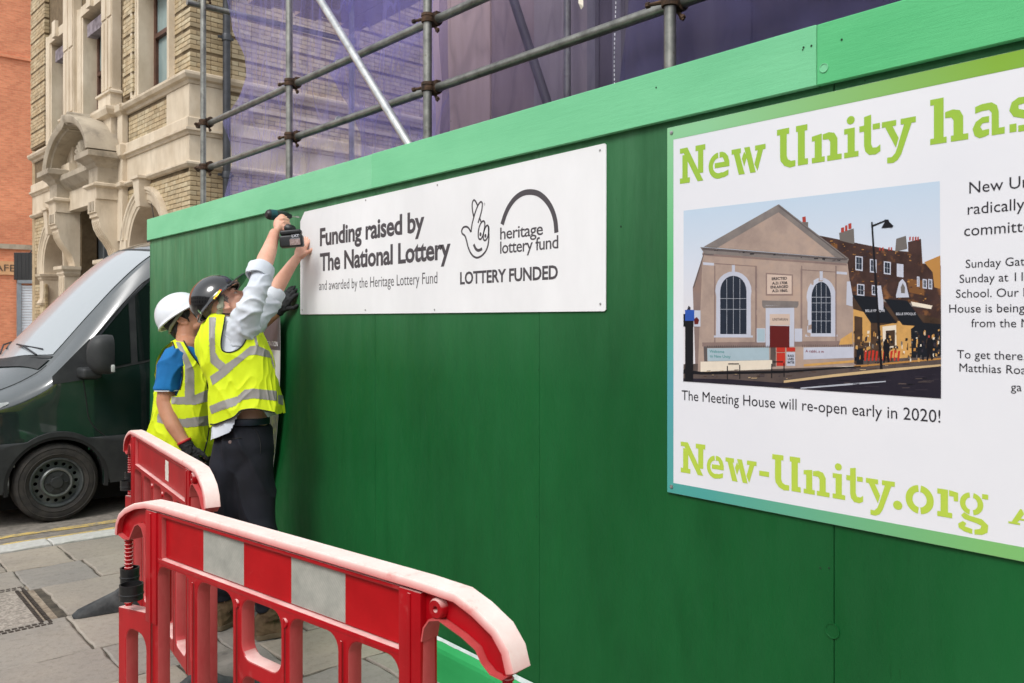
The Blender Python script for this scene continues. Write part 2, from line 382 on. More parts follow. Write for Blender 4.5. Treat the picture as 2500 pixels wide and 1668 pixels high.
known = {0: [.25, 1.03, 1.42, 2.19], 1: [.42, 1.055, 1.46, 1.98, 2.19], 2: [1.12, 1.72, 2.19], 3: [1.11, 1.80, 2.19], 4: [.55, 1.14, 1.62, 2.02, 2.19], 5: [.7, 1.36, 1.75, 2.19], 6: [.9, 1.5, 2.06, 2.19]}
for r in range(len(rows)-1):
    xs = known.get(r)
    if not xs:
        xs = [2.19]
        while xs[0] > .5: xs.insert(0, xs[0]-random.uniform(.45, .85))
    else: xs = list(xs)
    if r == 2:
        x = .2
        slab(x-.6, rows[r+1], x, rows[r]); xx = x-.6
        slab(1.12, rows[3], 1.72, rows[2]); slab(1.72, rows[3], 2.19, rows[2]); slab(-1.2, rows[3], -.4, rows[2])
        continue
    x = xs[0]
    while x > -2.0:
        nx_ = x-random.uniform(.5, .9); slab(nx_, rows[r+1], x, rows[r], random.uniform(-.003, .003)); x = nx_
    for a, b in zip(xs, xs[1:]): slab(a, rows[r+1], b, rows[r], random.uniform(-.003, .003))
x = -4.0
while x < 2.4:
    L = .9; slab(x, 6.715, x+L, 6.93, .004, 'kerb_stone', M_KERB); x += L
# recessed inspection cover
mh = thing('inspection_cover', 'square recessed inspection cover with gritty infill and notched metal rim, set in the paving', 'manhole cover', (.66, 5.375, 0))
M_IRON = simple('worn_iron_frame', srgb(58, 52, 48), srgb(96, 86, 78), 30, .6, .5, bump=.4)
M_GRIT = simple('gritty_concrete_infill', srgb(120, 112, 104), srgb(178, 168, 156), 60, .95, bump=.8, bscale=200)
MB().box((-.40, -.37, -.05), (.34, .37, -.006)).build('infill', M_GRIT, mh)
MB().box((-.47, -.43, -.05), (.42, .43, -.011)).build('bedding', simple('bedding_mortar', srgb(120, 106, 90), srgb(160, 146, 128), 40, .95, bump=.6), mh)
for k in (0, 1):
    e = .345+k*.035; mb = MB()
    for x0, y0, x1, y1 in ((-e-.05, e+.025-.02, e, e+.031), (-e-.05, -e-.031, e, -e-.005), (e-.02, -e, e+.006, e), (-e-.056, -e, -e-.03, e)):
        hor = abs(x1-x0) > abs(y1-y0); L = (x1-x0) if hor else (y1-y0); n = int(L/.03)
        for i in range(n):
            a = (x0 if hor else y0)+L*i/n; b = a+L/n*.72
            if hor: mb.box((a, y0, -.02), (b, y1-.008, .001))
            else: mb.box((x0, a, -.02), (x1-.008, b, .001))
    mb.build('frame_rail', M_IRON, mh)

# unseen terraces added across the street and behind the viewpoint to block low sky light
M_TERR = simple('terrace_render', srgb(176, 172, 166), srgb(200, 197, 192), 3, .9)
for nm_, a_, b_ in (('added_terrace', (-15, -26, -.3), (-9.5, 34, 5.6)), ('added_terrace', (-9, -22, -.3), (24, -13, 6.5))):
    mb = MB().box(a_, b_)
    for zz_ in (.9, 3.5):
        if a_[0] < -14: 
            for k in range(22): mb.box((-9.5, -24+k*2.6, zz_), (-9.45, -22.8+k*2.6, zz_+1.7), 1)
        else:
            for k in range(12): mb.box((-8+k*2.6, -13, zz_), (-6.8+k*2.6, -12.95, zz_+1.7), 1)
    tag(mb.build(nm_, [M_TERR, simple('terrace_window', srgb(60, 66, 70), srgb(120, 126, 130), 1, .1)]), kind='structure')
# ------------------------------------------------------------------ hoarding
HX = 2.20
hd = thing('hoarding', 'long green painted plywood hoarding with mint green coping board along the pavement', 'hoarding', (HX, 3, 0))
seams = [7.13, 6.08, 4.86, 3.64, 2.42, 1.20, -.02, -1.24, -2.46]
for i, (a, b) in enumerate(zip(seams, seams[1:])):
    off = random.uniform(0, .0015)
    me = bevel(MB().box((HX+off, b+.0012, .02), (HX+.018+off, a-.0012, 2.40)).mesh(), .001, 1); link('plywood_board', me, G_PLY, hd, world=True)
me = MB().box((HX, 7.135, .02), (HX+3.4, 7.153, 2.40)).mesh(); link('return_board', me, G_PLY, hd, world=True)
caps = [7.16, 6.0, 2.93, 1.375, -1.2, -2.5]
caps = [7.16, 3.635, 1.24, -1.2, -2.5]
CAPM = [cap_green('mint_paint_pale', (116, 196, 146), (136, 212, 164)), cap_green('mint_paint', (108, 192, 140), (126, 208, 156)), cap_green('mint_paint_deep', (76, 180, 114), (98, 198, 132)), G_CAP]  # boards step from paler mint at the far end to deeper green
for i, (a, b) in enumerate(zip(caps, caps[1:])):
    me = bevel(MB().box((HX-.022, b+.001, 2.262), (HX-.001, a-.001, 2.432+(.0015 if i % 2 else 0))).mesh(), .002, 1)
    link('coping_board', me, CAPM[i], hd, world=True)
link('coping_board', bevel(MB().box((HX-.001, 7.16, 2.262), (HX+3.4, 7.178, 2.432)).mesh(), .002, 1), G_CAP, hd, world=True)
link('top_rail', MB().box((HX+.001, -2.5, 2.405), (HX+.09, 7.13, 2.425)).mesh(), G_CAP, hd, world=True)
for a, b in ((7.13, 4.7), (4.7, 2.3), (2.3, -.1), (-.1, -2.5)):
    n = 30; v = []; mb = MB()
    prof = [(-.036, 0), (-.034, .132), (-.030, .150), (-.018, .165), (-.001, .182), (-.001, 0)]
    mb.rings([[(HX+p[0], yy, p[1]) for p in prof] for yy in (a-.001, b+.001)], True)
    link('plinth_board', mb.mesh(), G_PLINTH, hd, world=True)
# ragged whitish undercoat left along the ledge where board meets wall
v = []; f = []; n = 220
for i in range(n+1):
    y = 6.8-i*.03; wv_ = .30+.5*max(0, noise.noise(Vector((y*3, 2, 0)))+.35*noise.noise(Vector((y*14, 7, 0))))
    for t in (0, 1): tt = 1-min(wv_, .95)*t; v.append((HX-.0014-(1-tt)*.030-.002, y, .1835-(1-tt)*.034))
for i in range(n): f.append((2*i, 2*i+1, 2*i+3, 2*i+2))
MB().add(v, f).build('undercoat_strip', simple('pale_undercoat', srgb(176, 190, 186), srgb(206, 214, 212), 20, .8, bump=.4), hd, world=True)
# screw heads, knot plugs in boards
M_HOLE = simple('dark_screw_hole', srgb(12, 44, 24), srgb(20, 60, 32), 30, .8)
mb = MB()
for px, py, X, r in ((1101, 296, HX-.0225, .005), (1602, 214, HX-.0225, .006), (1962, 116, HX-.0225, .006), (1981, 112, HX-.0225, .006), (2055, 97, HX-.0225, .006), (1516, 553, HX-.0005, .007), (2003, 1387, HX-.0005, .006), (2024, 1387, HX-.0005, .006), (2112, 197, HX-.0005, .004), (1315, 903, HX, .004), (920, 940, HX, .005), (1310, 1262, HX, .004), (1960, 122, HX-.0225, .004)):
    q = onx(px, py, X); r *= .55; MB().lathe([(r, .0005), (r*.9, .0012), (.0001, .0012)], q, (-1, 0, 0), 8).build('screw_hole', M_HOLE, hd, world=True)
for px, py, X, r, m_ in ((2012, 166, HX-.022, .013, G_CAP), (2032, 1540, HX, .022, G_PLY)):
    q = onx(px, py, X); mb = MB(); mb.lathe([(r*1.0, .0003), (r, .0024), (r*.86, .0024), (r*.82, .0008), (.0001, .0008)], q, (-1, 0, 0), 28); mb.build('plug_ring', m_, hd, world=True)

# ------------------------------------------------------------------ lettering helpers (flat print on the signs)
WM = Matrix(((0, 0, -1, 0), (-1, 0, 0, 0), (0, 1, 0, 0), (0, 0, 0, 1)))     # print plane (u right, v up) -> wall facing -X
def text_mesh(body, bold=0, spacing=1.0):
    c = bpy.data.curves.new('t', 'FONT'); c.body = body; c.size = 1; c.offset = bold; c.space_character = spacing; c.resolution_u = 3
    o = bpy.data.objects.new('t', c); COL.objects.link(o); me = evaluated(o); bpy.data.objects.remove(o); return me
_H = text_mesh('H'); CAPH = max(v.co.y for v in _H.vertices)
def wall_text(body, uL, uR, v0, cap, X, mat, parent, bold=0, name='lettering', world=True, spacing=1.0):
    """uL,uR: world y of left and right end; v0 baseline z; cap: capital height"""
    me = text_mesh(body, bold, spacing); xs = [v.co.x for v in me.vertices]; a, b = min(xs), max(xs)
    sx = (uL-uR)/(b-a); sy = cap/CAPH
    me.transform(Matrix.Translation((-a, 0, 0))); me.transform(Matrix.Diagonal((sx, sy, 1, 1)))
    me.transform(Matrix.Translation((X, uL, v0)) @ WM); me.materials.clear()
    return link(name, me, mat, parent, world=world)
def w2(px, py, X): q = onx(px, py, X); return (q.y, q.z)
def flat(polys, X, mat_list, name, parent, step=.0):
    """polys: (material index, [(y,z)...], layer)"""
    mb = MB()
    for ip_, (mi, pl, ly) in enumerate(polys):
        me = outline([[(-p[0], p[1]) for p in pl]], 0)
        n = len(mb.v); mb.v += [(X-ly*.00014-(ip_ % 40)*.000006, -q.co.x, q.co.y) for q in me.vertices]
        for p in me.polygons: mb.f.append(tuple(i+n for i in p.vertices)); mb.m.append(mi)
        bpy.data.meshes.remove(me)
    me = bpy.data.meshes.new(name); me.from_pydata(mb.v, [], mb.f); me.polygons.foreach_set('material_index', mb.m)
    return link(name, me, mat_list, parent, world=True)
def stroke(pts, wd, X, closed=False, sub=6, taper=False):
    """pen line through (y,z) points as a flat ribbon"""
    K = [tuple(p) for p in pts]
    if closed: K = K+[K[0]]
    C_ = catmull(K, (len(K)-1)*sub+1) if len(K) > 2 else K
    v = []; f = []; n = len(C_)
    for i, p in enumerate(C_):
        a, b = C_[max(i-1, 0)], C_[min(i+1, n-1)]; d = Vector((b[0]-a[0], b[1]-a[1])).normalized(); h = wd/2
        if taper: h *= (.35+.65*math.sin(math.pi*min(max(i/(n-1), .08), .92)))
        v += [(X, p[0]-d.y*h, p[1]+d.x*h), (X, p[0]+d.y*h, p[1]-d.x*h)]
    for i in range(n-1): f.append((2*i, 2*i+1, 2*i+3, 2*i+2))
    return v, f

# ------------------------------------------------------------------ lottery funding sign
SX = HX-.006; sgn = thing('funding_sign', 'white rectangular funding sign with grey lettering and crossed fingers logo being screwed up', 'sign', (SX, 3.2, 1.63))
yl, yr = w2(733, 640, SX)[0], w2(1479, 640, SX)[0]
zb, zt = 1.630, 2.235
zbl, ztl = w2(733, 768, SX)[1], 2.222
zbr, ztr = w2(1477, 760, SX)[1], w2(1481, 349, SX)[1]
def signpt(u, v): return (-(yl+(yr-yl)*u), (zbl+(zbr-zbl)*u)*(1-v)+(ztl+(ztr-ztl)*u)*v)
ct = [signpt(.003, 0), signpt(.997, 0), signpt(1, .01), signpt(1, .99), signpt(.997, 1), signpt(.022, 1), signpt(0, .915), signpt(0, .01)]
me = outline([ct], .004, 0); me.transform(Matrix.Translation((SX+.002, 0, 0)) @ Matrix(((0, 0, -1, 0), (-1, 0, 0, 0), (0, 1, 0, 0), (0, 0, 0, 1))))
link('panel', me, M_SIGNW, sgn, world=True)
TX = SX-.0006
def T(body, l, rr, capt, par, mat, X, bold=0, spacing=1.0):
    """l: baseline pixel of left end; rr: baseline pixel right end; capt: pixel of a capital's top above l"""
    yL, z0 = w2(*l, X); yR, z1 = w2(*rr, X); zc = w2(l[0], capt, X)[1]
    return wall_text(body, yL, yR, (z0+z1)/2, zc-z0, X, mat, par, bold, spacing=spacing)
T('Funding raised by', (781, 601), (1036, 562), 560.5, sgn, M_INK, TX, .028, .96)
T('The National Lottery', (781, 663), (1100, 628), 622.5, sgn, M_INK, TX, .028, .96)
T('and awarded by the Heritage Lottery Fund', (779, 708.8), (1067.6, 692), 685.5, sgn, M_INK, TX, -.004)
T('heritage', (1221, 584), (1325.5, 574), 555.5, sgn, M_INK, TX, .008, .93)
T('lottery fund', (1221, 619.5), (1363, 605.8), 590.5, sgn, M_INK, TX, .008, .93)
T('LOTTERY FUNDED', (1123.2, 695), (1362, 679), 667, sgn, M_INK, TX, .026, .97)
def L6(x, y): return w2(1100+x/6.03, 440+y/6.03, TX)
mb = MB()
v, f = stroke([L6(*p) for p in ((758, 653), (800, 520), (860, 390), (950, 270), (1060, 195), (1178, 175), (1300, 205), (1410, 300), (1490, 430), (1540, 590), (1558, 773))], .0225, TX, sub=8); mb.add(v, f)
mb.build('rainbow_arch_mark', M_INK, sgn, world=True)
mb = MB()
for pts, wd, cl, tp in (
    ([(300, 765), (318, 640), (355, 500), (395, 390), (430, 330), (455, 322), (468, 350), (462, 420), (445, 500), (420, 580), (405, 630)], .0078, False, False),
    ([(340, 540), (322, 440), (318, 350), (335, 300), (352, 296), (375, 325), (395, 370)], .0078, False, False),
    ([(300, 765), (265, 705), (225, 685), (185, 700), (163, 745), (175, 790), (210, 820), (235, 890), (260, 990), (300, 1080), (350, 1130), (400, 1140), (460, 1110), (520, 1040), (552, 950), (563, 850), (560, 740), (560, 680)], .0086, False, False),
    ([(430, 560), (450, 620)], .0074, False, False),
    ([(455, 620), (480, 602), (503, 625), (500, 700), (485, 780), (460, 850), (435, 872), (412, 850), (408, 770), (425, 680)], .0078, True, False),
    ([(515, 690), (540, 665), (562, 700), (560, 780), (540, 850), (510, 888), (485, 870), (482, 800), (495, 740)], .0078, True, False),
    ([(340, 945), (370, 1010), (410, 1035), (465, 1010)], .0125, False, True)):
    v, f = stroke([L6(*p) for p in pts], wd, TX, cl); mb.add(v, f)
for c, r in (((440, 797), .0068), ((512, 820), .0066)):
    y, z_ = L6(*c); mb.add([(TX, y+r*math.cos(a*math.pi/8), z_+r*1.25*math.sin(a*math.pi/8)) for a in range(16)], [tuple(range(16))])
mb.build('crossed_fingers_mark', M_INK, sgn, world=True)
y, z_ = L6(500, 353); v, f = stroke([(y+.0042*math.cos(a*math.pi/4), z_+.0052*math.sin(a*math.pi/4)) for a in range(8)], .0008, TX, True); MB().add(v, f).build('registered_mark', M_INK, sgn, world=True)
wall_text('R', y+.0018, y-.0018, z_-.0025, .005, TX, M_INK, sgn)
for px, py in ((1465, 367), (1068, 452), (893, 489), (738, 757), (892, 757), (1061, 756), (1466, 742)):
    q = onx(px, py, TX); MB().lathe([(.0042, .0002), (.0038, .0022), (.0015, .0026), (.0001, .001)], q, (-1, 0, 0), 10).build('screw', M_SCREW, sgn, world=True)

# ------------------------------------------------------------------ large poster board
PX_ = HX-.009
poster = thing('poster_board', 'large white poster board with lime green stencil lettering and a printed photograph of a chapel', 'poster board', (PX_, 1, 1.03))
y0, y1 = w2(1629, 700, PX_)[0], -.66
ztp, zbt = w2(1630, 313, PX_)[1], w2(1632, 1202, PX_)[1]
me = bevel(MB().box((PX_, y1, zbt), (HX-.0015, y0, ztp)).mesh(), .0007, 1); link('panel', me, simple('poster_white', srgb(224, 225, 231), srgb(232, 232, 236), .8, .33), poster, world=True)
BX = PX_-.0005
mg = Mat('printed_border_gradient'); sx_ = mg.n('ShaderNodeSeparateXYZ'); mg.l(mg.tc.outputs['Object'], sx_.inputs[0])
fz = mg.n('ShaderNodeMapRange'); fz.inputs[1].default_value = zbt; fz.inputs[2].default_value = ztp; mg.l(sx_.outputs[2], fz.inputs[0])
fy = mg.n('ShaderNodeMapRange'); fy.inputs[1].default_value = y0-.15; fy.inputs[2].default_value = y0-1.0; mg.l(sx_.outputs[1], fy.inputs[0])
lf = mg.ramp(fz.outputs[0], [(0, srgb(76, 160, 152)), (.3, srgb(84, 160, 168)), (.62, srgb(92, 180, 120)), (1, srgb(140, 200, 150))])
rt = mg.ramp(fz.outputs[0], [(0, srgb(124, 186, 110)), (.5, srgb(124, 186, 84)), (1, srgb(128, 172, 46))])
mg.col(mg.mix(fy.outputs[0], lf, rt)).set(Roughness=.4); M_BORD = mg.m
bt = .036
fr = [(y0-.0005, ztp-.0005), (y1, ztp-.0005), (y1, ztp-.042), (y0-.026, ztp-.042), (y0-.026, zbt+.034), (y1, zbt+.034), (y1, zbt+.0005), (y0-.0005, zbt+.0005)]
flat([(0, fr, 0)], BX, [M_BORD], 'printed_border', poster)
mlg = Mat('lime_print'); sx_ = mlg.n('ShaderNodeSeparateXYZ'); mlg.l(mlg.tc.outputs['Object'], sx_.inputs[0])
fz = mlg.n('ShaderNodeMapRange'); fz.inputs[1].default_value = 1.2; fz.inputs[2].default_value = 2.1; mlg.l(sx_.outputs[2], fz.inputs[0])
mlg.col(mlg.ramp(fz.outputs[0], [(0, srgb(182, 206, 74)), (1, srgb(152, 190, 60))])).set(Roughness=.4); M_LIME = mlg.m

def arc(cx, cy, rx, ry, tx, ty, a0, a1, n=18):
    out = [(cx+rx*math.cos(math.radians(a0+(a1-a0)*i/n)), cy+ry*math.sin(math.radians(a0+(a1-a0)*i/n))) for i in range(n+1)]
    inn = [(cx+(rx-tx)*math.cos(math.radians(a0+(a1-a0)*i/n)), cy+(ry-ty)*math.sin(math.radians(a0+(a1-a0)*i/n))) for i in range(n, -1, -1)]
    return out+inn
def R(a, b, c, d): return [(a, b), (c, b), (c, d), (a, d)]
X_ = .70; T_ = .15      # x height, slab thickness (capital height = 1); each glyph is drawn in a box of width 1
GL = {
 'N': [R(0, 0, .40, T_), R(.10, T_, .31, .80), [(0, 1), (.30, 1), (.92, 0), (.92, 0), (.70, 0), (.15, .86), (0, .86)], R(.62, .85, 1, 1), R(.72, .22, .92, .85)],
 'U': [R(0, .85, .40, 1), [(.10, .85), (.32, .85), (.32, .30), (.36, .20), (.46, .15), (.60, .15), (.60, 0), (.42, -.02), (.24, .05), (.12, .18), (.10, .30)], R(.62, .85, .98, 1), [(.68, .85), (.90, .85), (.90, .15), (1, .15), (1, 0), (.68, 0)]],
 'e': [arc(.5, .34, .5, .36, .21, .15, 95, 295), [(.53, .70), (.53, .55), (.68, .55), (.77, .42), (.30, .42), (.30, .28), (1, .28), (.99, .42), (.93, .56), (.80, .66), (.66, .70)], [(.53, .0), (.53, .13), (.72, .14), (.95, .19), (.95, .05), (.75, .0)]],
 'w': [R(0, .57, .28, .70), [(.07, .57), (.24, .57), (.36, .12), (.40, 0), (.22, 0)], [(.31, .42), (.38, .60), (.46, .44), (.38, .20)], [(.38, .70), (.54, .70), (.72, 0), (.56, 0)], R(.70, .57, 1, .70), [(.78, .57), (.93, .57), (.77, .03), (.68, .22)]],
 'n': [R(0, 0, .44, T_-.02), [(.10, .13), (.34, .13), (.34, .70), (.0, .66), (0, .54), (.10, .54)], [(.37, .67), (.58, .70), (.76, .66), (.86, .52), (.86, .13), (.62, .13), (.62, .46), (.56, .53), (.37, .54)], R(.52, 0, 1, .13)],
 'h': [R(0, 0, .44, T_-.02), [(.10, .13), (.36, .13), (.36, 1), (0, 1), (0, .87), (.10, .87)], [(.40, .67), (.60, .70), (.78, .66), (.87, .52), (.87, .13), (.62, .13), (.62, .46), (.56, .53), (.40, .54)], R(.55, 0, 1, .13)],
 'i': [R(0, 0, 1, .13), [(.24, .13), (.74, .13), (.74, .70), (0, .70), (0, .57), (.24, .57)], arc(.46, .89, .28, .10, .279, .099, 0, 359)],
 't': [R(0, .56, .22, .70), [(.22, .90), (.55, .93), (.55, .24), (.62, .15), (.80, .14), (.97, .20), (.97, .04), (.76, -.02), (.46, -.01), (.28, .08), (.22, .22)], R(.62, .57, .95, .70)],
 'y': [R(0, .57, .43, .70), [(.10, .57), (.32, .57), (.50, .28), (.42, .06)], R(.56, .57, 1, .70), [(.66, .57), (.88, .57), (.58, -.10), (.48, -.22), (.34, -.28), (.16, -.27), (.16, -.14), (.30, -.14), (.40, -.06), (.46, .06)]],
 'a': [[(.08, .66), (.30, .70), (.60, .70), (.76, .62), (.82, .48), (.82, .14), (1, .14), (1, .0), (.60, .0), (.60, .48), (.52, .55), (.30, .55), (.08, .52)], [(.52, .42), (.30, .42), (.10, .34), (0, .20), (.06, .05), (.22, -.02), (.40, .0), (.52, .03), (.52, .15), (.32, .14), (.24, .22), (.32, .29), (.52, .29)]],
 's': [[(.86, .68), (.86, .53), (.56, .56), (.34, .54), (.36, .46), (.80, .37), (.95, .26), (.92, .08), (.70, -.02), (.70, .12), (.66, .22), (.18, .32), (.04, .46), (.12, .62), (.34, .70)], R(.05, .0, .28, .17), R(.34, -.01, .62, .12)],
 '-': [R(0, .30, 1, .45)],
 '.': [arc(.5, .10, .5, .12, .499, .119, 0, 359)],
 'o': [arc(.5, .34, .5, .37, .25, .17, 96, 264), arc(.5, .34, .5, .37, .25, .17, -84, 84)],
 'r': [R(0, 0, .72, .13), [(.16, .13), (.52, .13), (.52, .70), (0, .70), (0, .57), (.16, .57)], [(.57, .70), (1, .66), (1, .44), (.80, .44), (.78, .55), (.57, .55)]],
 'g': [arc(.42, .44, .36, .27, .19, .12, 96, 264), arc(.48, .44, .36, .27, .19, .12, -84, 84), R(.80, .60, 1, .72), [(.20, .20), (.40, .14), (.80, .10), (1, -.02), (.98, -.20), (.80, -.28), (.55, -.30), (.55, -.18), (.74, -.14), (.78, -.06), (.62, -.02), (.20, .04), (.10, .12)], [(.0, -.10), (.16, -.02), (.28, -.06), (.22, -.14), (.48, -.18), (.48, -.30), (.20, -.27), (.02, -.20)]],
 'A': [R(0, 0, .36, .13), R(.62, 0, 1, .13), [(.10, .13), (.28, .13), (.48, .72), (.42, 1), (.36, 1)], [(.48, 1), (.60, 1), (.92, .13), (.68, .13), (.50, .68)], R(.34, .30, .62, .42)],
}
def stencil(word, spans, yof, z0, cap, name='stencil_letter'):
    for ch, (a, b) in zip(word, spans):
        yL, yR = yof(a), yof(b)
        flat([(0, [(yL+(yR-yL)*p[0], z0+p[1]*cap) for p in g], 0) for g in GL[ch]], BX-.0002, [M_LIME], name, poster)
yof = lambda px: w2(px, 700, BX)[0]
zA = w2(1660, 447, BX)[1]; zB = w2(2277, 356.4, BX)[1]; cA = w2(1660, 366, BX)[1]-zA
capA = w2(2275, 241, BX)[1]-zB
stencil('NewUnityhas', [(1660, 1722), (1730, 1781), (1786, 1869), (1897, 1972.7), (1982, 2055), (2061, 2096), (2098, 2151), (2153, 2236), (2271, 2364), (2374.5, 2453), (2461, 2536)], yof, (zA+zB)/2, (capA+cA)/2)
k_ = lambda a: 1600+a/2.611
z0_ = w2(k_(165), 950+530/2.611, BX)[1]; c0_ = w2(k_(165), 950+335/2.611, BX)[1]-z0_
stencil('New-Unity.orgA', [(k_(a), k_(b)) for a, b in ((162, 318), (328, 437), (447, 645), (662, 725), (745, 927), (945, 1110), (1130, 1210), (1217, 1328), (1342, 1527), (1515, 1575), (1595, 1775), (1797, 1930), (1930, 2122))]+[(9999, 9999)], yof, z0_, c0_) if False else \
stencil('New-Unity.org', [(k_(a), k_(b)) for a, b in ((162, 318), (328, 437), (447, 645), (662, 725), (745, 927), (945, 1110), (1130, 1210), (1217, 1328), (1342, 1527), (1515, 1575), (1595, 1775), (1797, 1930), (1930, 2122))], yof, z0_, c0_)
q0 = w2(k_(2250), 950+855/2.611, BX); q1 = w2(k_(2300), 950+750/2.611, BX)
flat([(0, [(q0[0]-.070*p[0], q0[1]+p[1]*(q1[1]-q0[1])*.9) for p in g], 0) for g in GL['A']], BX-.0002, [M_LIME], 'stencil_letter', poster)
M_BLK = simple('black_print', srgb(34, 32, 40), srgb(40, 38, 46), 2, .45)
def TL(body, left, cap_px, wid_chars=None, bold=0):
    """text starting at pixel left=(px,baseline); natural proportions from the capital height"""
    yL, z0 = w2(*left, BX); cap = w2(left[0], cap_px, BX)[1]-z0
    me = text_mesh(body, bold); xs = [v.co.x for v in me.vertices]; s_ = cap/CAPH*.97
    return wall_text(body, yL, yL-(max(xs)-min(xs))*s_, z0, cap, BX-.0002, M_BLK, poster, bold)
kk = lambda x, y: (2200+x/2.613, 400+y/2.613)
TL('New Unity', kk(435, 190), 400+117/2.613)
TL('radically', kk(425, 325), 400+254/2.613); TL('committed', kk(402, 462), 400+392/2.613)
for tx, a, b in (('Sunday Gatherings', 412, 665), ('Sunday at 11', 373, 760), ('School. Our h', 350, 855), ('House is being', 307, 950), ('from the N', 447, 1042), ('To get there,', 357, 1240), ('Matthias Road', 372, 1325), ('garden', 700, 1448)):
    if tx == 'Sunday Gatherings': tx = 'Sunday Gat'
    if tx == 'Matthias Road': tx = 'Matthias Roa'
    if tx == 'garden': tx = 'ga'
    TL(tx, kk(a, b), 400+(b-52)/2.613)
for o_ in list(poster.children):
    pass
T('The Meeting House will re-open early in 2020!', (1664.3, 978.7), (2296, 1029.3), 955, poster, M_BLK, BX-.0002)
for px, py in ((1640, 324), (1640, 1188)):
    q = onx(px, py, BX-.0003); MB().lathe([(.0065, .0002), (.006, .003), (.002, .0036), (.0001, .0015)], q, (-1, 0, 0), 12).build('screw', M_SCREW, poster, world=True)
# printed photograph
pc = {'sky': (196, 212, 226), 'skyw': (214, 216, 226), 'pink': (172, 151, 139), 'pinkd': (138, 118, 112), 'cor': (130, 122, 118), 'cord': (92, 84, 84), 'white': (190, 193, 207), 'glass': (36, 44, 58), 'brick': (66, 46, 42), 'brickl': (120, 80, 46), 'roof': (52, 46, 56), 'red': (96, 26, 26), 'pave': (92, 80, 76), 'road': (38, 34, 46), 'awn': (22, 26, 34), 'gold': (206, 158, 92), 'ban': (164, 184, 194), 'blk': (20, 20, 26), 'pot': (170, 62, 52), 'signr': (190, 52, 40), 'blue': (46, 84, 170), 'bar': (176, 180, 190), 'shop': (70, 52, 40), 'kerb': (200, 172, 130), 'chim': (110, 104, 100), 'gold2': (180, 130, 70), 'skin': (226, 214, 196), 'plate': (202, 180, 166)}
names_ = list(pc); pm = []
for k in names_:
    mm = Mat('print_'+k); c = srgb(*pc[k]); mm.col(mm.ramp(mm.noise(22 if k in ('brick', 'shop', 'brickl') else 7, detail=6, rough=.7), [(.3, tuple(x*(.6 if k in ('brick', 'shop') else .9) for x in c)), (.7, tuple(min(1, x*(1.5 if k in ('brick', 'shop') else 1.08)) for x in c))])).set(Roughness=.3); 
    if k == 'sky':
        sz = mm.n('ShaderNodeSeparateXYZ'); mm.l(mm.tc.outputs['Object'], sz.inputs[0]); mr_ = mm.n('ShaderNodeMapRange'); mr_.inputs[1].default_value = 1.60; mr_.inputs[2].default_value = 1.95; mm.l(sz.outputs[2], mr_.inputs[0])
        mm.col(mm.ramp(mr_.outputs[0], [(0, srgb(222, 218, 222)), (.5, srgb(208, 214, 226)), (1, srgb(190, 208, 226))]))
    if k in ('brick', 'pink', 'pinkd', 'road', 'pave', 'glass', 'cor', 'gold'):
        base = mm.b.inputs['Base Color'].links[0].from_socket
        blot = mm.ramp(mm.noise(9 if k in ('pink', 'pinkd') else 16, (1, 1, 1), 8, .7), [(.3, (.72, .72, .76)), (.55, (1, 1, 1)), (.75, (1.18, 1.10, 1.0))])
        mm.col(mm.mix(1.0, base, blot, 'MULTIPLY'))
    if k == 'brick':
        warm = mm.ramp(mm.noise(26, (1, 1, 1), 5, .6), [(.56, (0,)*3), (.70, (.75,)*3)]); mm.col(mm.mix(warm, mm.b.inputs['Base Color'].links[0].from_socket, srgb(150, 100, 58)))
    pm.append(mm.m)
pic = []
def K(x, y): return w2(1620+x/2.45, 420+y/2.45, BX-.0002)
def pg(c, pts, ly=1): pic.append((names_.index(c), [K(*p) for p in pts], ly))
def rc(c, x0, y0, x1, y1, ly=1, s0=0, s1=0): pg(c, [(x0, y0), (x1, y0+s0), (x1, y1+s1), (x0, y1)], ly)
pg('sky', [(120, 232), (1652, 55), (1660, 1355), (118, 1252)], 0)
pg('brick', [(930, 380), (1380, 470), (1500, 480), (1530, 545), (1658, 560), (1660, 900), (1080, 900), (1070, 520)], 2)
pg('brickl', [(1460, 640), (1560, 650), (1560, 740), (1470, 720)], 3); pg('gold2', [(1560, 540), (1655, 500), (1658, 700), (1620, 690), (1610, 600)], 3)
pg('brickl', [(1000, 425), (1040, 432), (1040, 460), (1010, 450)], 3)
pg('pot', [(1062, 335), (1080, 330), (1080, 360), (1062, 362)], 3); pg('pot', [(1086, 322), (1100, 318), (1100, 352), (1086, 354)], 3); pg('pot', [(1106, 310), (1124, 306), (1124, 340), (1106, 342)], 3)
pg('chim', [(1050, 365), (1138, 338), (1142, 432), (1055, 410)], 2); pg('pot', [(830, 270), (850, 266), (852, 306), (832, 306)], 2); pg('chim', [(820, 300), (865, 300), (865, 330), (845, 320)], 2)
pg('chim', [(1392, 400), (1450, 382), (1458, 460), (1385, 478)], 2); pg('brick', [(1462, 420), (1540, 400), (1550, 560), (1465, 520)], 3)
for x in (1470, 1488, 1504, 1518): pg('pot', [(x, 390), (x+9, 386), (x+9, 408), (x, 412)], 4)
for x in (1290, 1308, 1345, 1360): pg('pot', [(x, 452), (x+8, 450), (x+8, 470), (x, 470)], 3)
pg('pave', [(120, 1150), (1660, 1100), (1660, 1150), (1200, 1190), (700, 1262), (118, 1252)], 3)
pg('road', [(700, 1262), (1200, 1192), (1660, 1150), (1660, 1355), (118, 1252), (118, 1235), (400, 1240)], 4)
pg('kerb', [(720, 1248), (1000, 1212), (1280, 1182), (1660, 1150), (1660, 1162), (1280, 1200), (1000, 1228), (720, 1262)], 5)
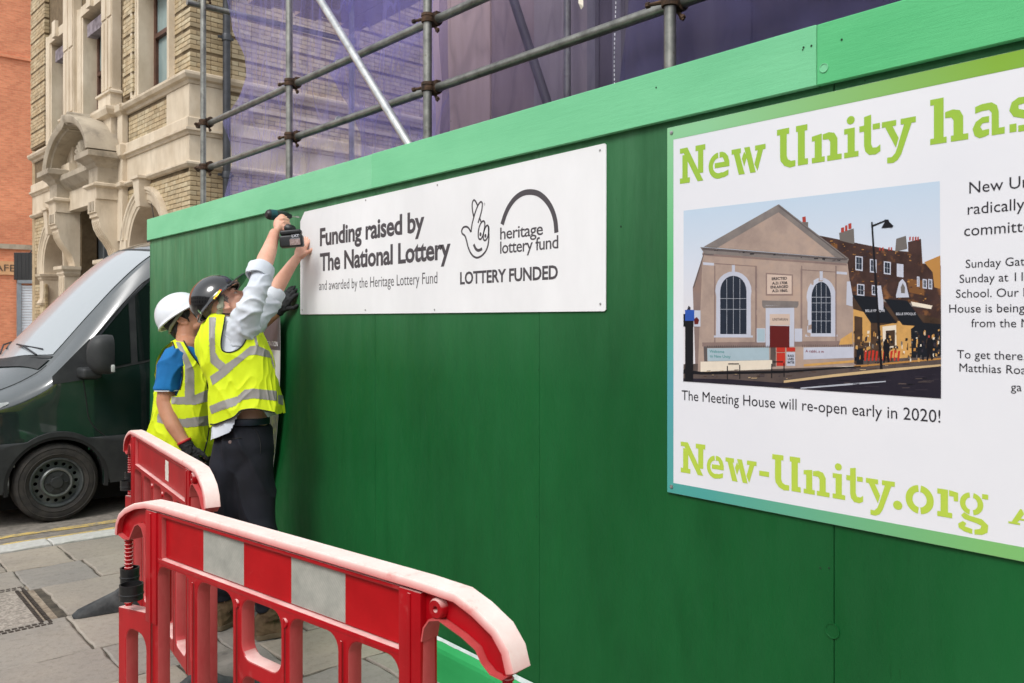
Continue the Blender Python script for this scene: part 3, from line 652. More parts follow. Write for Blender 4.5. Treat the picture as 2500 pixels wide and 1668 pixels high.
pg('bar', [(820, 1290), (1100, 1266), (1330, 1250), (1330, 1256), (1100, 1276), (820, 1298)], 5)
pg('pinkd', [(175, 690), (235, 500), (240, 480), (235, 1150), (190, 1150)], 2)
pg('pink', [(235, 480), (1098, 520), (1140, 860), (1150, 1160), (205, 1195)], 3)
pg('cor', [(220, 450), (1110, 520), (1100, 548), (1085, 545), (245, 488)], 4); pg('cord', [(230, 452), (1100, 520), (1098, 530), (235, 466)], 5)
pg('pink', [(300, 452), (690, 210), (1040, 512)], 4); pg('cor', [(240, 448), (690, 193), (700, 235), (320, 455)], 5); pg('cor', [(690, 193), (1108, 518), (1030, 512), (684, 238)], 5)
pg('cord', [(690, 200), (1100, 520), (1090, 520), (688, 208)], 6)
for x0, x1, yt, yb, cxw in ((302, 535, 595, 990, 0), (848, 1040, 632, 985, 0)):
    m_ = (x0+x1)/2; hw = (x1-x0)/2-16; r_ = hw
    pg('white', [(x0, yb-12), (x0+12, yb-12)]+[(x0+14, yt+150)]+[(m_+(hw+8)*math.cos(math.pi-math.pi*i/12), yt+118-118*math.sin(math.pi*i/12)) for i in range(13)]+[(x1-12, yt+150), (x1-12, yb-12), (x1, yb-12), (x1, yb), (x0, yb)], 4)
    hw2 = hw-22
    pg('glass', [(m_-hw2, yb-20)]+[(m_+hw2*math.cos(math.pi-math.pi*i/12), yt+118-92*math.sin(math.pi*i/12)) for i in range(13)]+[(m_+hw2, yb-20)], 5)
    for t in (-.5, 0, .5): rc('bar', m_+t*hw2-1.2, yt+(28 if t == 0 else 45), m_+t*hw2+1.2, yb-20, 6)
    for t in (.25, .5, .75): yy = yt+118+(yb-20-yt-118)*t-20; rc('bar', m_-hw2, yy-1.2, m_+hw2, yy+1.2, 6)
    rc('bar', m_-hw2, yt+116, m_+hw2, yt+119, 6)
    rc('white', m_-9, yt-38, m_+9, yt+16, 5)
pg('white', [(235, 540), (302, 545), (302, 560), (238, 556)], 4); pg('white', [(1035, 595), (1098, 600), (1098, 615), (1035, 610)], 4)
pg('pinkd', [(304, 545), (557, 562), (557, 568), (304, 551)], 4); pg('pinkd', [(822, 582), (1035, 596), (1035, 602), (822, 588)], 4); rc('pinkd', 557, 562, 560, 1000, 4); rc('pinkd', 820, 582, 823, 1000, 4)
rc('pinkd', 612, 603, 775, 740, 4, 10, 0); rc('plate', 620, 612, 767, 730, 5, 9, 0)
rc('cor', 590, 768, 808, 800, 4, 6, -4); rc('white', 612, 798, 782, 1045, 5); rc('plate', 636, 850, 756, 918, 6); rc('red', 636, 920, 754, 1050, 6, 2, 0)
pg('pinkd', [(245, 488), (1098, 548), (1096, 560), (248, 500)], 5); pg('cord', [(232, 488), (300, 492), (300, 498), (232, 494)], 5)
for x_, w_ in ((303, 8), (548, 9), (823, 8), (1028, 8)): pg('pinkd', [(x_, 560), (x_+w_, 562), (x_+w_, 1040), (x_, 1040)], 4)
pg('pinkd', [(232, 1020), (1130, 1010), (1130, 1046), (232, 1044)], 4); pg('cor', [(590, 800), (808, 796), (800, 812), (600, 814)], 6)
pg('gold', [(1060, 1000), (1130, 955), (1132, 1030), (1050, 1034)], 5); pg('gold', [(840, 1150), (1140, 1125), (1140, 1140), (840, 1164)], 5)
pg('gold2', [(1140, 1158), (1660, 1112), (1660, 1122), (1140, 1170)], 5); pg('blk', [(120, 1180), (230, 1196), (700, 1190), (1180, 1160), (1180, 1168), (700, 1204), (230, 1212), (118, 1206)], 5)
rc('white', 558, 935, 610, 1020, 5); rc('ban', 562, 940, 606, 1014, 6); rc('white', 785, 937, 830, 1015, 5)
rc('pave', 640, 1025, 672, 1165, 5); rc('skin', 805, 1020, 1140, 1165, 4)
pg('ban', [(262, 1055), (632, 1050), (634, 1125), (264, 1132)], 6); pg('cord', [(240, 1040), (640, 1036), (640, 1048), (240, 1052)], 5); pg('cord', [(240, 1052), (262, 1052), (262, 1135), (244, 1135)], 5)
pg('skin', [(222, 1135), (650, 1125), (650, 1180), (222, 1195)], 5)
pg('white', [(838, 1050), (1138, 1045), (1138, 1112), (838, 1122)], 6)
rc('signr', 676, 1050, 728, 1078, 6); rc('signr', 677, 1082, 728, 1160, 6); rc('signr', 736, 1050, 788, 1074, 6); rc('white', 736, 1078, 788, 1160, 6)
pg('shop', [(1128, 760), (1660, 880), (1660, 1100), (1135, 1150)], 3); pg('gold', [(1135, 820), (1240, 850), (1240, 1020), (1135, 1020)], 4); pg('shop', [(1142, 860), (1190, 870), (1190, 1140), (1142, 1150)], 5)
pg('gold', [(1290, 920), (1400, 900), (1405, 1110), (1300, 1120)], 4); pg('skin', [(1310, 925), (1392, 915), (1395, 1050), (1315, 1055)], 5); pg('shop', [(1330, 950), (1385, 945), (1385, 1040), (1330, 1045)], 6)
pg('gold', [(1400, 890), (1530, 920), (1480, 1110), (1405, 1115)], 4); pg('awn', [(1530, 900), (1660, 910), (1660, 1100), (1485, 1112), (1480, 940)], 5)
pg('awn', [(1130, 735), (1280, 750), (1398, 905), (1240, 902)], 6); pg('awn', [(1320, 760), (1460, 770), (1570, 925), (1430, 915)], 6)
pg('cor', [(1130, 738), (1600, 800), (1605, 822), (1480, 805), (1130, 745)], 5); pg('skin', [(1480, 775), (1610, 800), (1600, 820), (1490, 800)], 7)
pg('white', [(1392, 735), (1410, 660), (1430, 640), (1450, 665), (1470, 750), (1392, 752)], 7); pg('chim', [(1420, 690), (1432, 665), (1445, 690), (1445, 725), (1422, 725)], 8)
for x, y in ((1098, 655), (1282, 680)): pg('white', [(x, y), (x+20, y), (x+34, y+90), (x+34, y+150), (x-4, y+140)], 7)
for x, y, ww, hh in ((1148, 502, 44, 86), (1235, 520, 40, 80), (1318, 534, 42, 76), (1396, 548, 40, 78), (1158, 668, 44, 70), (1246, 676, 36, 60), (1550, 640, 26, 56), (1584, 640, 24, 60), (1516, 625, 16, 60)):
    rc('white', x, y, x+ww, y+hh, 4, ww*.12, ww*.12); rc('glass', x+6, y+7, x+ww-6, y+hh-8, 5, ww*.1, ww*.1); rc('bar', x+ww/2-1, y+7, x+ww/2+1, y+hh-6, 6); rc('bar', x+6, y+hh/2, x+ww-6, y+hh/2+2, 6, ww*.1, ww*.1)
pg('blk', [(1242, 300), (1252, 300), (1312, 1180), (1296, 1180)], 8); pg('blk', [(1250, 318), (1330, 286), (1332, 294), (1252, 328)], 8); pg('blk', [(1322, 285), (1346, 285), (1352, 300), (1376, 322), (1370, 332), (1305, 336), (1312, 320), (1322, 305)], 8)
for x, y in ((1330, 1000), (1590, 985)): pg('blk', [(x-5, y), (x+8, y), (x+10, y+16), (x+26, y+40), (x+20, y+90), (x+24, y+135), (x+12, y+140), (x+4, y+100), (x-8, y+145), (x-16, y+140), (x-10, y+80), (x-18, y+50), (x-10, y+20)], 9)
pg('pot', [(1584, 978), (1594, 978), (1594, 992), (1584, 992)], 9)
for x, y, s in ((380, 1140, 1), (645, 1128, 1)):
    for a, b, c, d in ((0, 20, 6, 105), (74, 14, 80, 98), (8, 5, 72, 11), (0, 60, 80, 64)): rc('blk', x+a, y+b, x+c, y+d, 8)
rc('blk', 130, 850, 178, 1252, 6); rc('blk', 120, 850, 180, 925, 7); rc('blue', 130, 825, 185, 890, 8); rc('white', 182, 828, 222, 925, 7); rc('white', 153, 838, 161, 880, 9); pg('red', [(182, 880), (200, 868), (214, 885), (208, 910), (186, 912)], 9)
for i in range(10): x = 1205+i*22; pg('signr', [(x, 1065+(i % 2)*8), (x+14, 1068), (x+6, 1130), (x-4, 1128)], 7)
rc('awn', 1155, 1055, 1195, 1150, 6)
rs = random.Random(5)
def specks(n, region, cols, w_, h_, ly):
    xs_a = [p[0] for p in region]; ys_a = [p[1] for p in region]; k = 0
    while k < n:
        x, y = rs.uniform(min(xs_a), max(xs_a)), rs.uniform(min(ys_a), max(ys_a))
        if inpoly(x, y, region):
            a, b = rs.uniform(*w_), rs.uniform(*h_); j = rs.uniform(-.3, .3)*b; a = min(a, 1652-x)
            if a < 2: continue
            pg(rs.choice(cols), [(x, y), (x+a, y+j), (x+a*.9, y+b+j), (x-a*.1, y+b)], ly); k += 1
specks(150, [(1135, 950), (1660, 940), (1660, 1100), (1140, 1150)], ['shop', 'gold', 'roof', 'skin', 'gold2', 'awn', 'chim', 'shop', 'shop'], (3, 14), (5, 28), 6.5)
specks(90, [(1110, 560), (1500, 620), (1655, 700), (1655, 860), (1120, 735)], ['brickl', 'brick', 'gold2', 'roof', 'shop', 'brick'], (3, 22), (3, 10), 3.5)
specks(50, [(960, 400), (1500, 490), (1500, 530), (1100, 500)], ['brickl', 'roof', 'brick', 'gold2'], (3, 18), (2, 8), 3)
specks(70, [(260, 1170), (700, 1200), (1200, 1165), (1650, 1112), (1650, 1140), (1200, 1185), (700, 1240), (200, 1225)], ['pave', 'cord', 'roof', 'kerb', 'shop'], (8, 40), (2, 5), 5)
specks(40, [(500, 1290), (1600, 1190), (1650, 1330), (700, 1290)], ['roof', 'pave', 'road', 'blk'], (20, 90), (2, 6), 5)
specks(36, [(262, 440), (690, 215), (1030, 500)], ['pink'], (14, 60), (4, 14), 4.5)
specks(70, [(300, 570), (1080, 590), (1110, 1010), (300, 1010)], ['pink'], (5, 30), (5, 40), 3.5)
specks(30, [(225, 452), (1100, 524), (1095, 534), (235, 466)], ['blk', 'cor', 'cord'], (5, 26), (3, 9), 6)
for i in range(34): x = 262+i*11.2; pg('blk', [(x, 1037), (x+2, 1037), (x+2, 1052), (x, 1052)], 7)
for i in range(28): x = 832+i*11; pg('blk', [(x, 1033), (x+2, 1033), (x+2, 1048), (x, 1048)], 7)
pg('cord', [(178, 690), (238, 500), (243, 480), (246, 488), (240, 505), (182, 694)], 6); pg('roof', [(150, 800), (162, 810), (160, 830), (140, 830)], 6)
flat(pic, BX-.0001, pm, 'printed_photograph', poster)
def PT(body, x0, x1, yb, cap, m_, ly, bold=0, dy=0):
    a = K(x0, yb); b = K(x1, yb+dy); wall_text(body, a[0], b[0], (a[1]+b[1])/2, K(x0, yb-cap)[1]-a[1], BX-.0002-ly*.00014-.0003, m_, poster, bold, 'printed_words')
for s_, x0, x1, y_ in (('ERECTED', 648, 740, 645), ('A.D.1708.', 650, 745, 672), ('ENLARGED', 641, 747, 695), ('A.D.1860.', 650, 745, 718)): PT(s_, x0, x1, y_, 15, M_BLK, 5, .03)
PT('UNITARIAN', 652, 744, 890, 16, M_BLK, 6)
M_PW = simple('white_print', srgb(190, 192, 200), srgb(200, 200, 208), 4, .4); M_TEAL = simple('teal_print', srgb(70, 140, 140), srgb(90, 150, 150), 4, .4)
PT('BELLE EPOQUE', 1208, 1325, 832, 14, M_PW, 6, .01, 10); PT('BELLE EPOQUE', 1392, 1510, 850, 14, M_PW, 6, .01, 12)
PT('Welcome', 276, 364, 1082, 16, M_TEAL, 6, .01); PT('to New Unity', 278, 402, 1110, 16, M_TEAL, 6, .01, 2); PT('A rabbi, a m', 850, 960, 1080, 15, simple('maroon_print', srgb(120, 50, 60), None, 4, .5), 6, .01)
PT('BLACK', 744, 782, 1106, 13, M_BLK, 6, .03); PT('LIVES', 744, 780, 1126, 13, M_BLK, 6, .03); PT('MATTER', 743, 784, 1146, 13, M_BLK, 6, .03)

# ------------------------------------------------------------------ curled notice behind the workers
nb = thing('curled_notice', 'curling printed notice with dark heading and leafy picture, fixed to the hoarding behind the workers', 'poster', (HX, 5.1, .3))
yA, yB = 4.61, 5.62; zt_, zb_ = w2(690, 768, HX-.03)[1], .28
M_NOT = Mat('notice_print'); sx_ = M_NOT.n('ShaderNodeSeparateXYZ'); M_NOT.l(M_NOT.tc.outputs['Object'], sx_.inputs[0])
zz = M_NOT.n('ShaderNodeMapRange'); zz.inputs[1].default_value = zb_; zz.inputs[2].default_value = zt_; M_NOT.l(sx_.outputs[2], zz.inputs[0])
leaf = M_NOT.ramp(M_NOT.noise(30, detail=8, rough=.8), [(.35, srgb(40, 44, 44)), (.5, srgb(92, 96, 84)), (.6, srgb(120, 130, 60)), (.75, srgb(170, 172, 160))])
band = M_NOT.ramp(zz.outputs[0], [(.0, (0, 0, 0)), (.001, (0, 0, 0))]); st_ = M_NOT.ramp(zz.outputs[0], [(0, (1, 1, 1)), (.115, (0, 0, 0)), (.60, (1, 1, 1)), (.845, (0, 0, 0))])
for e in M_NOT.t.nodes:
    if e.bl_idname == 'ShaderNodeValToRGB' and len(e.color_ramp.elements) == 4 and e.color_ramp.elements[1].position < .13: e.color_ramp.interpolation = 'CONSTANT'
hdr = M_NOT.math('GREATER_THAN', zz.outputs[0], .845)
M_NOT.col(M_NOT.mix(hdr, M_NOT.mix(st_, leaf, srgb(214, 214, 212)), srgb(74, 70, 74))).set(Roughness=.3); M_NOT = M_NOT.m
mb = MB(); ny_, nz_ = 16, 30; rg = []
for side in (0, 1):
    for j in range(nz_+1):
        z_ = zb_+(zt_-zb_)*j/nz_; t = (z_-zb_)/(zt_-zb_); row = []
        for i in range(ny_+1):
            yy = yA+(yB-yA)*i/ny_+(.34*(1-t)**2.2 if i == 0 else .34*(1-t)**2.2*(1-i/ny_)); lift = .035*math.exp(-i/3)*(.4+t)+.004
            row.append((HX-lift-side*.0015, yy, z_))
        rg.append(row)
W_ = ny_+1; mb.add([p for r in rg for p in r], [(j*W_+i, j*W_+i+1, (j+1)*W_+i+1, (j+1)*W_+i) for j in list(range(nz_))+list(range(nz_+1, 2*nz_+1)) for i in range(ny_)])
for j in range(nz_): a = j*W_; b = (nz_+1+j)*W_; mb.f.append((a, a+W_, b+W_, b)); mb.m.append(1)
mb.build('sheet', [M_NOT, M_SIGNW], nb, world=True)
qa = w2(651, 845, HX-.045); qb = w2(681, 845, HX-.045); wall_text('LTERATION', qa[0]+.01, qb[0], w2(660, 845, HX-.05)[1], .029, HX-.052, M_SIGNW, nb, .0)

# ------------------------------------------------------------------ plastic pedestrian barriers
def barrier(name, label, loc, ang, film):
    """local x along the barrier (0 = inner edge of first post), y thickness (front face y=-.027), z up"""
    b = thing(name, label, 'barrier', loc, ang, 'red plastic pedestrian barriers')
    RX = Matrix(((1, 0, 0, 0), (0, 0, -1, 0), (0, 1, 0, 0), (0, 0, 0, 1)))
    def up(me, y0=0): me.transform(Matrix.Translation((0, y0, 0)) @ RX); return me
    x0, x1 = -.262, 1.567; th = .045
    # lower lattice: posts, bottom rail, middle bars
    outer = [(-.252, .09), (1.552, .09), (1.552, .60), (1.29, .63), (1.287, .972), (-.045, .972), (-.045, .625), (-.252, .60)]
    holes = [rrect(.056, .823, 1.212, .960, .006, 2)]
    xs = [(.030, .243), (.282, .483), (.530, .726), (.767, .976), (1.018, 1.208)]
    for i_, (a, c) in enumerate(xs):
        if i_ == 2: holes += [rrect(a, .626, c, .799, .042), rrect(a, .15, c, .578, .04)]
        else: holes.append(rrect(a, .15, c, .799, .042))
    holes.append(rrect(-.195, .15, -.050, .545, .05)); holes.append(rrect(1.292, .15, 1.495, .56, .05))
    me = up(outline([outer]+holes, th, .004))
    # side (reveal) faces carry dust and painted-in light: second material on faces that face along the barrier
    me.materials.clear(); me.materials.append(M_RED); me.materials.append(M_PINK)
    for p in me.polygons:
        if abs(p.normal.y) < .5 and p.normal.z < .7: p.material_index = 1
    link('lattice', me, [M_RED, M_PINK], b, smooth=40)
    # recessed panel and its flanges
    link('panel', MB().box((.060, -.008, .826), (1.210, .008, .962)).mesh(), M_RED, b)
    link('panel_ledge', bevel(MB().box((.029, -.024, .806), (1.212, .024, .822)).mesh(), .004), M_RED, b, smooth=40)
    link('panel_ledge', bevel(MB().box((.055, -.0175, .958), (1.212, .0175, .967)).mesh(), .002), M_RED, b, smooth=40)
    for a, c in ((-.045, .029), (1.212, 1.288)): link('end_post', bevel(MB().box((a, -.0275, .60), (c, .0275, .972)).mesh(), .004), [M_RED], b, smooth=40)
    for xx in (-.008, 1.25): link('post_rib', bevel(MB().box((xx-.005, -.0305, .10), (xx+.005, -.0272, .965)).mesh(), .001), M_RED, b)
    for a in (.2625, .5065, .7465, .997): link('post_rib', bevel(MB().box((a-.003, -.029, .11), (a+.003, -.0265, .79)).mesh(), .001), M_RED, b)
    # top rail, bending down over both shoulders
    pr = [(-.262, .855), (-.256, .895), (-.235, .925), (-.190, .952), (-.120, .978), (-.045, .993), (.06, .996), (1.28, .996), (1.40, .992), (1.46, .972), (1.52, .942), (1.553, .905), (1.567, .862)]
    mb = MB(); hw = .031; rr = []
    for i, p in enumerate(pr):
        a, c = pr[max(i-1, 0)], pr[min(i+1, len(pr)-1)]; t = Vector((c[0]-a[0], c[1]-a[1])).normalized(); n_ = Vector((-t.y, t.x))
        o_ = lambda u, h: (p[0]+n_.x*h, u, p[1]+n_.y*h)
        rr.append([o_(-hw, -.001), o_(-hw+.003, .004), o_(hw-.003, .004), o_(hw, -.001), o_(hw, -.016), o_(.020, -.010), o_(-.020, -.010), o_(-hw, -.016)])
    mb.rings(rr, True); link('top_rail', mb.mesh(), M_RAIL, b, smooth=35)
    # shoulder webs
    wl = [(-.256, .858), (-.250, .892), (-.230, .918), (-.187, .943), (-.118, .968), (-.045, .984), (-.045, .80), (-.055, .875), (-.075, .908), (-.10, .917), (-.125, .908), (-.150, .875), (-.165, .853), (-.2, .846)]
    wr = [(1.287, .985), (1.395, .983), (1.455, .963), (1.513, .934), (1.545, .900), (1.560, .860), (1.535, .842), (1.505, .846), (1.480, .862), (1.462, .888), (1.42, .905), (1.345, .926), (1.312, .918), (1.294, .895), (1.287, .86)]
    link('shoulder', up(outline([wl], .018, .002)), M_RED, b, smooth=40); link('shoulder', up(outline([wr], .018, .002)), M_RED, b, smooth=40)
    # flange along the underside of each shoulder
    for fl, nm in (([(-.047, .80), (-.056, .872), (-.076, .905), (-.10, .914), (-.125, .905), (-.150, .873), (-.166, .851), (-.205, .846), (-.256, .857)], 1), ([(1.289, .86), (1.296, .893), (1.314, .915), (1.345, .923), (1.42, .902), (1.460, .885), (1.478, .860), (1.503, .843), (1.535, .840), (1.562, .860)], 1)):
        mb = MB(); rr = []
        for i, p in enumerate(fl):
            a, c = fl[max(i-1, 0)], fl[min(i+1, len(fl)-1)]; t = Vector((c[0]-a[0], c[1]-a[1])).normalized(); n_ = Vector((-t.y, t.x))
            rr.append([(p[0]+n_.x*h, u, p[1]+n_.y*h) for u, h in ((-.026, -.002), (.026, -.002), (.026, .002), (-.026, .002))])
        mb.rings(rr, True); mb.build('shoulder_flange', M_PINK, b, smooth=40)
    # round bosses
    for c in ((1.337, .946, .0235), (.506, .776, .0135), (.747, .776, .0135)):
        mb = MB(); mb.lathe([(c[2]*1.05, .005), (c[2], .024), (c[2]*.85, .028), (c[2]*.32, .028), (c[2]*.28, .010), (.0001, .010)], (c[0], 0, c[1]), (0, -1, 0), 20); mb.build('boss', M_RED, b, smooth=40)
    # ribbed spigots
    for xx, zt in ((-.222, .852), (1.530, .846)):
        prof = [(.011, .59)]; z_ = .60
        while z_ < zt-.014: prof += [(.011, z_), (.0145, z_+.001), (.0145, z_+.005), (.011, z_+.006)]; z_ += .0135
        MB().lathe(prof+[(.011, zt)], (xx, 0, 0), (0, 0, 1), 16).build('spigot', M_RED, b, smooth=30)
    # rubber coupling loop near the top of the left spigot
    def loop(cx, cy, r, nm, z0=.676, h=.052, gap=0):
        mb = MB(); n = 28; rg = []
        for k in range(n):
            a = gap+(2*math.pi-2*gap)*k/(n-1); ca, sa = math.cos(a), math.sin(a)
            rg.append([(cx+ca*q, cy+sa*q, zz_) for q, zz_ in ((r, z0), (r+.004, z0), (r+.004, z0+h*.3), (r+.006, z0+h*.33), (r+.006, z0+h*.4), (r+.004, z0+h*.43), (r+.005, z0+h), (r, z0+h))])
        mb.rings(rg, True); mb.build(nm, M_CLAMP, b, smooth=35)
    loop(-.214, 0, .027, 'rubber_clamp', .690, .050); loop(-.142, -.028, .034, 'rubber_clamp', .652, .052)
    # reflective film
    if film == 'full':
        for i, (a, c) in enumerate(((.080, .295), (.295, .521), (.521, .756), (.756, .990), (.990, 1.200))):
            link('reflective_film', MB().box((a, -.0088, .828), (c, -.0080, .957)).mesh(), M_REFL if i % 2 else M_REDFILM, b)
    else:
        mb = MB(); v = []; n = 14
        for i in range(n+1):
            z_ = .845+.095*i/n
            for s_ in (0, 1): v.append((.74+s_*.07+noise.noise(Vector((z_*60, s_*9, 1)))*.012, -.0088, z_))
        mb.add(v, [(2*i, 2*i+1, 2*i+3, 2*i+2) for i in range(n)]); mb.build('film_remnant', simple('dirty_white_film', srgb(214, 206, 196), srgb(232, 226, 216), 20, .6), b)
    # folding rubber feet
    for xx in (-.10, 1.38):
        mb = MB(); L = .31
        rg = []
        for u, h, hw_ in ((-L, .012, .03), (-L+.03, .035, .045), (-.10, .10, .05), (-.045, .135, .05), (.045, .135, .05), (.10, .10, .05), (L-.03, .035, .045), (L, .012, .03)):
            rg.append([(xx-hw_, u, 0), (xx+hw_, u, 0), (xx+hw_*.9, u, h*.6), (xx+hw_*.45, u, h), (xx-hw_*.45, u, h), (xx-hw_*.9, u, h*.6)])
        mb.rings(rg, True); link('rubber_foot', bevel(mb.mesh(), .006), M_RUBBER, b, smooth=50)
    return b
def place_bar(p, q):  # p left point, q right point on the ground
    d = Vector((q[0]-p[0], q[1]-p[1])); return (p[0], p[1], 0), math.atan2(d.y, d.x)
l_, a_ = place_bar((.92, 2.89), (1.137, 1.536))
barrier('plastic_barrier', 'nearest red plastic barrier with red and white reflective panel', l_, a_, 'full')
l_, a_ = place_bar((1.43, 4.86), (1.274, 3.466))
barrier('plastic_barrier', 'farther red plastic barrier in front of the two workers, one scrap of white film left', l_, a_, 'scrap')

# ------------------------------------------------------------------ scaffolding
SCX = 2.65
sc = thing('scaffold', 'galvanised tube scaffold with rusty couplers rising behind the hoarding', 'scaffold', (SCX, 4.7, 0))
def pole(p, q, r=.0242, m_=M_STEEL, n='scaffold_pole', seg=14): return MB().tube([p, q], r, seg).build(n, m_, sc, world=True, smooth=40)
ys = [7.19, 5.54, 3.83, 2.14, .44]
for i, y in enumerate(ys): pole((SCX, y, 0), (SCX, y, 6.4))
for z0 in (3.285, 2.905): pole((SCX+.05, 7.32, z0+.02), (SCX+.05, -.6, z0-.05), n='ledger')
for z0 in (3.29, 2.92): MB().tube([(SCX+.05, 4.92, z0), (SCX+.05, 4.914, z0)], .0255, 14).build('tube_joint', M_STEEL2, sc, world=True)
pole((SCX-.12, 7.24, 4.32), (SCX+1.5, 7.24, 4.33), n='transom'); pole((SCX+.05, 7.4, 4.42), (SCX+.05, 0, 4.38), n='ledger')
pole(onx(745, -60, SCX-.055), onx(1010, 372, SCX-.055), .0255, M_STEEL2, 'brace')
def coupler(c, swivel=0):
    c = Vector(c); mb = MB()
    mb.lathe([(.0245, -.026), (.034, -.024), (.036, -.008), (.033, -.006), (.033, .006), (.036, .008), (.034, .024), (.0245, .026)], c, (0, 0, 1), 18)
    c2 = c+Vector((.05, 0, 0)); mb.lathe([(.0245, -.03), (.035, -.027), (.037, -.01), (.033, -.007), (.033, .007), (.037, .01), (.035, .027), (.0245, .03)], c2, (0, 1, 0), 18)
    mb.box(c+Vector((.014, -.02, -.02)), c+Vector((.036, .02, .02)))
    mb.tube([c+Vector((-.01, .03, .0)), c+Vector((-.035, .095, -.002))], [.010, .007], 8); mb.tube([c+Vector((-.03, .08, -.002)), c+Vector((-.034, .094, -.002))], .0135, 6)
    mb.tube([c2+Vector((.0, .0, -.03)), c2+Vector((-.004, -.03, -.075))], [.010, .006], 8); mb.tube([c2+Vector((0, -.02, -.055)), c2+Vector((0, -.025, -.066))], .013, 6)
    mb.box(c2+Vector((-.012, -.03, .03)), c2+Vector((.02, .02, .042)))
    me = mb.mesh(); link('coupler', me, M_COUPLER, sc, world=True, smooth=35)
for y in ys:
    for z0, z1 in ((3.285, -.05), (2.905, -.05)):
        t = (7.32-y)/7.92; coupler((SCX, y, z0+.02-.07*t))
coupler((SCX, 7.19, 4.40))
# end stubs at the left pole
for z0 in (3.33, 2.95): MB().tube([(SCX+.05, 7.15, z0), (SCX+.05, 7.45, z0)], .0255, 12).build('tube_end', M_COUPLER, sc, world=True, smooth=40)
# inner row and lift behind the net
XI = 3.75
for px in (1385,): 
    q = onx(px, 300, XI); pole((XI, q.y, 0), (XI, q.y, 6.5))
pole((XI, 6.6, 0), (XI, 6.6, 6.5))
pole(onx(1244, -30, XI-.06), onx(1352, 300, XI-.06), .031, simple('dark_painted_tube', srgb(62, 58, 66), None, 5, .6), n='brace')
pole((XI, 7.3, 5.05), (XI, 0, 5.0), n='ledger')
M_BOARD = simple('scaffold_board', srgb(128, 104, 78), srgb(160, 136, 104), 6, .8, stretch=(1, 8, 1), bump=.3)
deck = thing('scaffold_deck', 'timber scaffold boards laid as a raised working deck behind the purple netting', 'decking', (4.3, 8, 4.5))
for k in range(5): link('scaffold_board', MB().box((3.2+k*.235, 6.3, 4.56), (3.42+k*.235, 7.55-.12*(k % 2), 4.60)).mesh(), M_BOARD, deck, world=True)
for k in range(4): link('toe_board', MB().box((4.42, 6.3+k*.3, 4.61), (4.46, 6.58+k*.3, 4.83)).mesh(), M_BOARD, deck, world=True)

# dusty boarded enclosure standing behind the net on the right
enc = thing('boarded_enclosure', 'tall boarded enclosure of dusty pinkish panels seen through the purple netting', 'enclosure', (3.9, 3, 0))
for i, (a, b, cl) in enumerate(((5.62, 4.83, (190, 166, 158)), (4.83, 4.345, (146, 126, 128)), (4.345, 3.82, (150, 138, 142)), (3.82, 3.60, (84, 76, 88)), (3.60, 2.6, (104, 98, 102)), (2.6, 1.4, (96, 90, 96)), (1.4, -.4, (88, 82, 88)))):
    m_ = simple('enclosure_panel_%d' % i, srgb(*cl), srgb(*[min(255, c+16) for c in cl]), 2.4, .8, stretch=(1, 3, .4), bump=.15, bscale=20)
    link('enclosure_panel', MB().box((3.9+(i % 2)*.012, b+.002, 0), (3.93+(i % 2)*.012, a-.002, 4.9)).mesh(), m_, enc, world=True)
for y in (3.72, 3.5): link('batten', MB().box((3.86, y, 0), (3.895, y+.07, 4.9)).mesh(), simple('grey_batten', srgb(120, 116, 124), None, 4, .8), enc, world=True)

# ------------------------------------------------------------------ purple debris netting
def net_mat(name, alpha, c1, c2):
    m = Mat(name); t = m.t
    c = m.ramp(m.noise(1.7, (1, 1.6, .4), 6), [(.3, srgb(*c1)), (.7, srgb(*c2))])
    wv = m.n('ShaderNodeTexWave', wave_type='BANDS', bands_direction='Z'); wv.inputs['Scale'].default_value = 62; wv.inputs['Distortion'].default_value = .6; m.l(m.tc.outputs['Object'], wv.inputs[0])
    m.col(c).set(Roughness=.8)
    tr = m.n('ShaderNodeBsdfTransparent'); tr.inputs[0].default_value = (.95, .94, 1, 1); tl = m.n('ShaderNodeBsdfTranslucent'); m.l(c, tl.inputs[0])
    mx = m.n('ShaderNodeMixShader'); mx.inputs[0].default_value = .45; m.l(m.b.outputs[0], mx.inputs[1]); m.l(tl.outputs[0], mx.inputs[2])
    cr = m.ramp(m.noise(2.0, (1, 1.6, .6), 1.5, .5, dist=1.1), [(.44, (0,)*3), (.497, (1,)*3), (.503, (1,)*3), (.56, (0,)*3)])
    a = m.math('ADD', m.math('MULTIPLY', wv.outputs[1], .07), m.math('ADD', m.math('MULTIPLY', m.noise(3, (1, 2.5, .35), 6), .34), alpha-.20))
    a = m.math('ADD', a, m.math('MULTIPLY', cr, .13))
    m2 = m.n('ShaderNodeMixShader'); m.l(a, m2.inputs[0]); m.l(tr.outputs[0], m2.inputs[1]); m.l(mx.outputs[0], m2.inputs[2])
    m.l(m2.outputs[0], t.nodes['Material Output'].inputs[0]); return m.m
M_NET = net_mat('purple_net_thin', .30, (158, 150, 222), (184, 176, 236)); M_NET2 = net_mat('purple_net_doubled', .40, (110, 104, 184), (138, 132, 208)); M_NET3 = net_mat('purple_net_dusty', .36, (90, 83, 112), (112, 104, 130)); M_NET4 = net_mat('purple_net_deep', .42, (68, 63, 112), (98, 93, 144))
